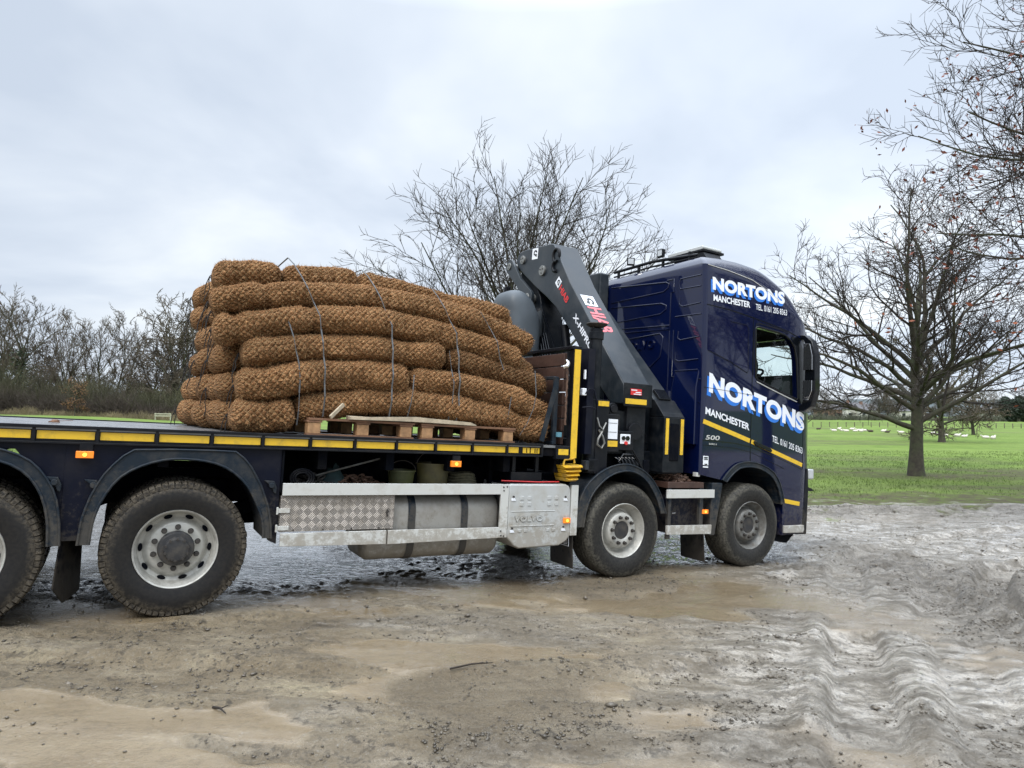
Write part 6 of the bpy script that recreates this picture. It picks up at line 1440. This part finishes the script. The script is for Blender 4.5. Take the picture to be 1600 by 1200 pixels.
# the tree behind the lorry: a fan of limbs from a short trunk
def fan(n, h0, h1, e0, e1, rh, rv, zc, seed, frac=.86, ex=1.25):
    rg = np.random.default_rng(seed); out = []
    for k in range(n):
        f = (k + .5) / n; h = h0 + (h1 - h0) * f; el = e0 + (e1 - e0) * f ** ex + rg.uniform(-4, 4); az = k * 137.5 + rg.uniform(-12, 12)
        a = R(el); L = 1 / math.sqrt((math.cos(a) / rh) ** 2 + (math.sin(a) / rv) ** 2) * frac * rg.uniform(.9, 1.04) - max(0, h - zc) * math.sin(a) * .6; out.append((h, az, el, L))
    return out
tm1 = tree_meshes(5, 11.5, 4.6, .22, 5.8, fan(24, 2.3, 4.5, 27, 80, 7.9, 7.7, 3.0, 3, .90, .90), (9, 6, 4), .0088, .60, 0, 1.5, .08, limb=.30)
place_tree('bare_tree', 'bare fan-shaped tree rising directly behind the crane and the stacked rolls', tm1, (.55, 25.0, gz(.55, 25) - .1), .6, 1.06, sz=1.03)
# the oak in the field
mains = [(1.6, 178, 15, 5.0), (1.8, 3, 13, 5.0), (2.2, 165, 38, 5.6), (2.3, 18, 28, 5.2), (2.4, 250, 25, 3.6), (2.5, 85, 30, 3.8)] + fan(15, 2.3, 4.5, 24, 80, 5.4, 7.6, 2.6, 8, .88)
tm2 = tree_meshes(21, 10.5, 4.6, .205, 5, mains, (8, 6, 5), .0085, .72, -.004, 1.35, .15, limb=.46)
place_tree('oak_tree', 'bare spreading oak with a thick trunk standing on the grass right of the cab', tm2, (14.3, 23.6, gz(14.3, 23.6) - .05), 0, 1.10, sz=1.06)
# the near tree leaning in from the right with a few dead leaves
mains = [(5.0, 183, 2, 4.9), (5.6, 172, 8, 5.2), (6.1, 196, 10, 5.0), (6.6, 178, 14, 5.3), (7.1, 165, 16, 5.0), (7.6, 188, 20, 5.2), (8.0, 176, 26, 5.0), (8.4, 200, 30, 4.8), (8.7, 170, 38, 4.8), (8.9, 186, 50, 4.6), (8.9, 150, 60, 4.4),
         (5.4, 225, 12, 4.4), (6.9, 235, 22, 4.4), (8.2, 250, 35, 4.2), (5.8, 20, 20, 4.2), (7.4, 330, 30, 4.2), (8.6, 60, 50, 4.0), (6.4, 120, 18, 4.4), (2.9, 183, -2, 2.7)]
tm3 = tree_meshes(33, 12, 9.0, .21, 5, mains, (9, 7, 6), .0064, .66, .014, 1.3, .14, limb=.28)
nt3 = place_tree('oak_tree', 'near oak reaching in from the right edge with a few dead red leaves', tm3, (12.9, 13.2, gz(12.9, 13.2) - .05))
rg = np.random.default_rng(9); tp = tm3[2]; tp_ = tp[(tp[:, 2] < 9.0) & (tp[:, 2] > 4.5)]
link('leaves', leaves(tp_, 1500, .055, rg, .10), M['leafred'], nt3)
lowt = tp[(tp[:, 2] < 4.2) & (tp[:, 0] < -1.6)]
if len(lowt): link('leaves', leaves(lowt, 420, .062, rg, .16), mat('russet_oak_leaf', (.26, .075, .03), .7, var=.35, vscale=2), nt3)
# an extra tree on the camera's right, out of frame: it shows in the paint of the cab
place_tree('bare_tree', 'bare tree beside the track, reflected in the cab side', tm1, (20.0, 6.0, gz(20, 6) - .1), 2.0, .9)
# further field trees
t4 = tree_meshes(44, 9, 3.0, .24, 4, 12, (6, 6, 5), .028, .85, .01, 1.3, .18)
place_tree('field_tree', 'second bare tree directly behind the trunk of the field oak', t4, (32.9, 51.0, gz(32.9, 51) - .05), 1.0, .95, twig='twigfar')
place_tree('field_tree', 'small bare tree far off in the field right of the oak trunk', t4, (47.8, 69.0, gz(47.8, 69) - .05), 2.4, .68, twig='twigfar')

# ---- far woodland on the left
protos = [tree_meshes(60, 14.5, 7.5, .20, 4.0, 15, (6, 5, 5), .026, .55, 0, 1.3, .07, low=.4), tree_meshes(61, 13.5, 4.0, .22, 4.8, 18, (6, 6, 5), .024, .58, 0, 1.3, .08, low=.35), tree_meshes(62, 15, 8.5, .15, 2.6, 13, (6, 5, 4), .026, .5, 0, 1.3, .06, low=.35), tree_meshes(63, 12, 4.0, .22, 4.4, 15, (6, 6, 5), .028, .85, .01, 1.3, .16, low=.4)]
wood = [  # photo x, distance, proto, scale, label
    (2, 96, 0, 1.15, 'tall ivy-clad bare tree at the left edge of the far wood'), (30, 92, 0, 1.18, 'tall ivy-clad bare tree, second from the left edge of the far wood'),
    (62, 104, 1, .95, 'rounded bare tree behind the two ivy-clad ones'), (104, 98, 1, 1.10, 'broad round-topped bare tree in the far wood'), (138, 108, 1, .90, 'bare tree right of the broad round-topped one'),
    (160, 100, 2, .95, 'slim upright bare tree left of the leaning pair'), (178, 97, 2, 1.0, 'slim upright bare tree with a leaning neighbour'), (192, 102, 2, .85, 'short slim bare tree near the gap in the skyline'),
    (212, 106, 1, .72, 'low bushy bare tree in the dip of the skyline'), (232, 96, 3, .95, 'spiky bare tree left of the darkest one'), (262, 92, 3, 1.40, 'dark spiky bare tree, tallest beside the coir rolls'), (283, 95, 3, 1.45, 'dark spiky bare tree touching the left end of the coir rolls'),
    (315, 98, 1, 1.0, 'bare tree whose crown is mostly behind the coir rolls'), (84, 90, 3, .62, 'small brown bare tree in front of the broad one')]
for i, (px, D, k, s_, lab) in enumerate(wood):
    x_ = (px - 800) / 1040 * D; z_ = gz(x_, D)
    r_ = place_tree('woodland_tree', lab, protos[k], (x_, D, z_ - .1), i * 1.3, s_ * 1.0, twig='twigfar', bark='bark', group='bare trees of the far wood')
    if i in (0, 1):
        rg = np.random.default_rng(i); c = np.stack([rg.normal(0, .35, 900), rg.normal(0, .35, 900), rg.uniform(.5, 7.5, 900)], 1)
        link('ivy', leaves(c, 1500, .16, rg, .2), M['ivy'], r_)
# scrub in front of the wood, and rough grass at its foot
def scrub_mesh(x0, x1, D0, D1, n, h0, h1, seed, r_=.022, nseg=4):
    rg = np.random.default_rng(seed); Tb = Tubes()
    f_ = rg.random(n); D = rg.uniform(D0, D1, n); px = x0 + (x1 - x0) * f_; xx = (px - 800) / 1040 * D; zz, *_ = ground(xx, D)
    nc = max(1, n // 22); ci = rg.integers(0, nc, n); cD = rg.uniform(D0, D1, nc); cp = x0 + (x1 - x0) * rg.random(nc); ch = rg.uniform(h0, h1, nc) * (.55 + .9 * vn(cp / 22., cD * 0, seed))
    D = cD[ci] + rg.normal(0, .25, n); xx = (cp[ci] - 800) / 1040 * cD[ci] + rg.normal(0, .3, n); zz, *_ = ground(xx, D); hh = ch[ci] * rg.uniform(.45, 1.05, n)
    for i in range(n):
        P = [np.array([xx[i], D[i], zz[i]])]; d = np.array([rg.normal(0, .42), rg.normal(0, .42), .9]); d /= np.linalg.norm(d)
        for k in range(nseg): d = d + rg.normal(0, .20, 3); d /= np.linalg.norm(d); P.append(P[-1] + d * hh[i] / nseg)
        Tb.add(np.array(P), r_ * np.linspace(1, .35, nseg + 1), 3)
        if nseg > 3 and i % 2 == 0:
            d2 = d + rg.normal(0, .6, 3); d2 /= np.linalg.norm(d2); q = P[2]; Tb.add(np.array([q, q + d2 * hh[i] * .2, q + (d2 + [0, 0, .4]) * hh[i] * .36]), r_ * np.array([.7, .5, .3]), 3)
    return Tb.mesh('scrub')
o = link('hedge_scrub', scrub_mesh(-60, 330, 84, 96, 15000, 2.5, 7.0, 70, .026, 5), M['scrub']); tag(o, kind='stuff', label='tangled scrub at the foot of the far wood', cat='scrub')
o = link('brown_scrub', scrub_mesh(-60, 330, 82.5, 85, 9000, 1.2, 3.4, 71, .03), mat('brown_scrub_twigs', (.075, .058, .045), .9, var=.3, vscale=.3)); tag(o, kind='stuff', label='low brown bramble in front of the scrub', cat='scrub')
o = link('rough_grass', scrub_mesh(-80, 340, 80.5, 83, 7000, .35, 1.1, 72, .02, 3), M['reed']); tag(o, kind='stuff', label='pale rough grass along the edge of the far field', cat='grass')
# small tree still carrying orange leaves
t5 = tree_meshes(75, 5, 2.2, .07, 1.3, 9, (5, 5, 4), .016, .7, 0, 1.2, .14)
sx_ = (118 - 800) / 1040 * 80; r_ = place_tree('orange_tree', 'small tree with orange brown leaves standing before the far wood', t5, (sx_, 80, gz(sx_, 80)), 0, .85)
link('leaves', leaves(t5[2], 1500, .07, np.random.default_rng(1), .12), M['leaforange'], r_)
# rail fence by the wood
bx_ = (255 - 800) / 1040 * 79; r_ = empty('rail_fence', None, (bx_, 79, gz(bx_, 79))); tag(r_, 'short pale two-rail barrier in front of the far wood', 'fence')
for z_ in (.72, .48): MB().box(-.95, .95, -.03, .03, z_, z_ + .12).build('rail', M['palewood'], r_)
for x_ in (-.9, .9): MB().box(x_ - .05, x_ + .05, .03, .12, 0, .86).build('post', M['palewood'], r_)

# ---- the far side of the field on the right: hedge, trees, houses
o = link('far_hedgerow', scrub_mesh(1180, 1680, 186, 196, 9000, 1.2, 2.6, 80, .07, 3), mat('far_hedge_twigs', (.085, .09, .06), .9, var=.3, vscale=.05)); tag(o, kind='stuff', label='hedgerow along the far side of the green field', cat='hedge')
far_spots = [(1278, 205, 1, .8), (1300, 215, 3, .7), (1322, 240, 1, .8), (1372, 205, 1, .95), (1388, 210, 3, 1.0), (1402, 225, 1, .9), (1470, 215, 1, .8), (1485, 240, 3, .9), (1535, 235, 1, .9), (1555, 215, 3, .8), (1612, 210, 1, .9), (1640, 220, 3, 1.0)]
fl = ['far bare tree just right of the cab mirror', 'low far tree left of the white houses', 'far tree behind the white houses', 'far tree right of the white houses', 'broad far tree left of the field oak trunk', 'far tree close beside the left of the oak trunk', 'far tree right of the oak trunk', 'far tree left of the small field tree', 'far tree right of the small field tree', 'far tree left of the dark evergreen', 'far tree behind the dark evergreen', 'far tree at the right edge of the field']
for i, (px, D, k, s_) in enumerate(far_spots):
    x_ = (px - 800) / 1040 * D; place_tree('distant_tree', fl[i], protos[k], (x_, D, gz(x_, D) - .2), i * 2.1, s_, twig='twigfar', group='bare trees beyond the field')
# dark evergreen clump at the right
rg = np.random.default_rng(81); n_ = 9000; a = rg.uniform(0, 6.28, n_); q = rg.random(n_) ** .4; u = rg.uniform(-1, 1, n_); c = np.stack([4.2 * q * np.cos(a) * np.sqrt(1 - u * u * .8), 3 * q * np.sin(a) * np.sqrt(1 - u * u * .8), 3.6 + 3.2 * u * q + .6 * np.sin(a * 3)], 1)
ex = (1586 - 800) / 1040 * 180; r_ = empty('evergreen_tree', None, (ex, 180, gz(ex, 180) - .1)); tag(r_, 'dark evergreen tree on the far side of the field at the right edge', 'tree')
link('crown', leaves(c, 9000, .32, rg, .1), mat('evergreen_leaf', (.030, .045, .030), .8, var=.4, vscale=.6), r_); MB().tube([(0, 0, 0), (.1, 0, 2.5), (0, .1, 4.5)], [.35, .28, .15], 8).build('trunk', M['bark'], r_)
def house(label, px, D, w_, h_, wall, group='houses beyond the field'):
    x_ = (px - 800) / 1040 * D; r_ = empty('house', None, (x_, D, gz(x_, D) - .1)); tag(r_, label, 'house', group)
    MB().box(-w_ / 2, w_ / 2, -3, 3, 0, h_).build('wall', M[wall], r_)
    rf = MB().prism([(-3.3, h_ + .003), (3.3, h_ + .003), (0, h_ + 2.2)], -w_ / 2 - .3, w_ / 2 + .3, 'x').build('roof', M['slate'], r_)
    MB().box(-w_ * .3, -w_ * .3 + .7, -.4, .4, h_ + 1.4, h_ + 3.0).build('chimney', M['brick'], rf)
    for k in range(3):
        for z_ in ((1.0, 2.1), (3.3, 4.3)):
            if z_[1] < h_: a = -w_ / 2 + (k + .5) * w_ / 3; MB().box(a - .55, a + .55, -3.04, -3.003, *z_).build('window', M['pane'], r_)
    MB().box(-.5 + w_ * .1, .4 + w_ * .1, -3.05, -3.006, 0, 2.05).build('door', M['navydk'], r_)
house('white house with a grey roof, left of the pair beyond the field', 1334, 225, 8, 3.4, 'render'); house('white gabled house, right of the pair beyond the field', 1352, 222, 6, 3.0, 'render')
house('low brick house behind the bare trees near the cab mirror', 1300, 228, 10, 3.2, 'brick'); house('pale bungalow beyond the field right of the oak trunk', 1418, 226, 9, 2.8, 'render'); house('long white building far off by the dark evergreen', 1556, 225, 11, 2.4, 'render')
# wooded rise on the horizon
mb = MB(); vs = []; n_ = 90
for i in range(n_): 
    x_ = -420 + i * 12.; h_ = 6 + 8 * float(fbm(np.array([i * .21]), np.array([.3]), 4, 7)[0]); vs += [(x_, 420 + 30 * math.sin(i * .3), -3), (x_, 432 + 30 * math.sin(i * .3), h_), (x_, 520, h_ * .9), (x_, 640, -3)]
mb.add(vs, [(i * 4 + k, (i + 1) * 4 + k, (i + 1) * 4 + k + 1, i * 4 + k + 1) for i in range(n_ - 1) for k in range(3)])
o = mb.build('distant_hills', mat('far_woodland', (.085, .10, .105), 1.0, var=.25, vscale=.08), None, 60); tag(o, kind='structure')

# ---- sheep
def sheep_proto(dark=False):
    r_ = empty('sheep'); 
    me = bpy.data.meshes.new('body'); bmv = []
    mb = MB(); n_ = 12
    prof = [(-.48, .05, .30), (-.44, .17, .32), (-.30, .235, .33), (0, .25, .34), (.25, .23, .35), (.40, .15, .40), (.50, .10, .50), (.56, .085, .58), (.62, .08, .60), (.70, .055, .56), (.75, .03, .53)]
    mb.tube([(p[0], 0, p[2]) for p in prof], [p[1] for p in prof], 10)
    for sx__, sy in ((.28, .13), (.28, -.13), (-.30, .13), (-.30, -.13)): mb.tube([(sx__, sy, .28), (sx__ + .02, sy, .12), (sx__ + .12, sy * 1.1, .04)], [.055, .035, .03], 6)
    mb.tube([(.58, .05, .64), (.56, .13, .66)], [.03, .015], 5); mb.tube([(.58, -.05, .64), (.56, -.13, .66)], [.03, .015], 5)
    mb.build('body', M['wooldk' if dark else 'wool'], r_, 60); return r_
S = [(1278.7, 671, 1), (1303, 674, 0), (1311, 671.5, 0), (1316, 673.5, 0), (1322, 674.5, 0), (1331, 672, 0), (1336, 674.5, 0), (1342, 673.5, 0), (1345.5, 675, 0), (1351, 673.5, 0), (1360, 675, 1), (1380, 675, 0), (1386, 676, 1), (1408, 677, 0), (1456.6, 679, 0), (1465.7, 680, 0), (1475.7, 681.5, 0), (1495, 682.3, 0), (1506, 683, 0), (1539.4, 685, 0), (1551, 686, 0)]
SL = ['dark-faced sheep on its own nearest the cab mirror', 'white sheep at the left end of the flock', 'white sheep set back behind the left end of the flock', 'white sheep third along the flock', 'white sheep just left of the middle bunch', 'white sheep at the back of the middle bunch', 'white sheep at the front left of the middle bunch', 'white sheep in the centre of the middle bunch', 'white sheep at the front of the middle bunch', 'white sheep at the right of the middle bunch', 'dark brown sheep at the right end of the middle bunch', 'white sheep next to a dark one, left of the oak trunk', 'dark sheep close to the left of the oak trunk', 'white sheep lying left of the oak trunk', 'white sheep just right of the two trunks', 'white sheep second right of the two trunks', 'white sheep third right of the two trunks', 'white sheep left of the small field tree', 'white sheep right below the small field tree', 'white sheep near the right edge, left one of two', 'white sheep nearest the right edge of the field']
ps = [sheep_proto(False), sheep_proto(True)]; used = [0, 0]
for i, (px, py, dk) in enumerate(S):
    hz_ = 640 + .008 * (px - 800); D = 80.0
    for _ in range(8): D = (1.6 - gz((px - 800) / 1040 * D, D)) * 1040 / (py - hz_)
    D = min(D, 95); x_ = (px - 800) / 1040 * D
    if not used[dk]: r_ = ps[dk]; used[dk] = 1
    else:
        r_ = ps[dk].copy(); COL.objects.link(r_)
        for ch in ps[dk].children: c = ch.copy(); COL.objects.link(c); c.parent = r_
    r_.location = (x_, D, gz(x_, D) - .10); r_.rotation_euler = (0, 0, [.2, 2.9, .5, 3.3, 2.6, .1][i % 6]); r_.scale = (.58, .62, .56 + .06 * (i % 3)); tag(r_, SL[i], 'sheep', 'sheep resting in the field')
# stock fence behind the flock
fr_ = empty('field_fence'); tag(fr_, 'low post and wire fence crossing the field behind the sheep', 'fence')
D = 100.
for px in range(1270, 1640, 13):
    x_ = (px - 800) / 1040 * D; z_ = gz(x_, D); MB().box(x_ - .04, x_ + .04, D - .04, D + .04, z_ - .1, z_ + .75).build('post', M['post'], fr_)
mb = MB(); 
for q in (.3, .5, .7): mb.tube([((px - 800) / 1040 * D, D - .07, gz((px - 800) / 1040 * D, D) + q) for px in range(1270, 1640, 13)], .012, 4)
mb.build('wire', M['post'], fr_)

# ---- grass tufts where the field meets the track, and debris in the mud
rg = np.random.default_rng(90); n_ = 150000
yy = 15 + (rg.random(n_) ** 1.7) * 24; xx = rg.uniform(-.9, .95, n_) * yy * .9 + 0
z_, mud, p, c, mp_ = ground(xx, yy); keep = (mud < .35) & (rg.random(n_) > mp_ * .97) & (rg.random(n_) > .85 * np.exp(-((yy - edge_y(xx)) / 2.2) ** 2)) & (rg.random(n_) < .35 + .65 * sst(.35, .6, fbm(xx * .8, yy * 1.1, 4, 210))); xx, yy, z_ = xx[keep], yy[keep], z_[keep]; n_ = len(xx)
h_ = rg.uniform(.03, .085, n_) ; a = rg.uniform(0, 6.28, n_); w_ = .006 + yy * .00022
b0 = np.stack([xx, yy, z_ - .005], 1); du = np.stack([np.cos(a), np.sin(a), 0 * a], 1) * w_[:, None]; tip = b0 + np.stack([rg.normal(0, .025, n_), rg.normal(0, .025, n_), h_], 1)
me = np_mesh('grass', np.stack([b0 - du, b0 + du, tip], 1).reshape(-1, 3), np.arange(n_ * 3).reshape(-1, 3))
o = link('grass', me, M['blade']); tag(o, kind='stuff', label='short green grass of the field', cat='grass')
# clods and bits lying on the mud
rg = np.random.default_rng(91); n_ = 160000
yy = 2.8 + rg.random(n_) ** 1.25 * 13; xx = rg.uniform(-.86, .86, n_) * yy; z_, mud, p, c, mp_ = ground(xx, yy)
cl_ = fbm(xx * 3.2, yy * 4.2, 4, 200, .7); keep = (mud > .6) & (rg.random(n_) < np.clip((cl_ - .50) * 7, .03, 1) * (.35 + c) * (1 - p * .92) * (1 - puddle(xx, yy) > .7)); xx, yy, z_ = xx[keep], yy[keep], z_[keep]; n_ = len(xx)
ico = np.array([(0, 0, 1), (.9, 0, .3), (.28, .85, .3), (-.72, .53, .3), (-.72, -.53, .3), (.28, -.85, .3), (0, 0, -.6)]); icf = np.array([(0, 1, 2), (0, 2, 3), (0, 3, 4), (0, 4, 5), (0, 5, 1), (6, 2, 1), (6, 3, 2), (6, 4, 3), (6, 5, 4), (6, 1, 5)])
s_ = (.0028 + .0080 * rg.random(n_) ** 2.6) * (1 + .045 * yy) * (1 + (rg.random(n_) > .985) * 1.3); ro = rg.uniform(0, 6.28, n_); v = ico[None] * (s_[:, None] * np.ones(7))[..., None] * rg.uniform(.6, 1.4, (n_, 7, 1)) * np.array([1.3, 1, .7]); cs, sn = np.cos(ro)[:, None], np.sin(ro)[:, None]
v = np.stack([v[..., 0] * cs - v[..., 1] * sn, v[..., 0] * sn + v[..., 1] * cs, v[..., 2]], -1) + np.stack([xx, yy, z_ + s_ * .25], 1)[:, None]
me = np_mesh('mud_clods', v.reshape(-1, 3), (icf[None] + np.arange(n_)[:, None, None] * 7).reshape(-1, 3))
o = link('mud_clods', me, mat('dark_wet_mud', (.105, .088, .066), .40, var=.55, vscale=5)); tag(o, kind='stuff', label='small dark clods of mud scattered over the track', cat='mud')
for px, yv, ln, an, lab in ((-.25, 4.45, .30, .4, 'thin dark twig lying in the brown slurry in the foreground'), (-1.55, 3.62, .12, -.6, 'short stub of stick in the mud at the lower left')):
    z_ = gz(px, yv); r_ = MB().tube([(px - ln / 2 * math.cos(an), yv - ln / 2 * math.sin(an), z_ + .012), (px, yv + .01, z_ + .018), (px + ln / 2 * math.cos(an), yv + ln / 2 * math.sin(an), z_ + .010)], [.007, .006, .003], 6).tube([(px, yv + .01, z_ + .015), (px + ln * .25, yv + .04, z_ + .02)], [.004, .002], 5).build('twig', M['twig'], None, 60); tag(r_, lab, 'twig')
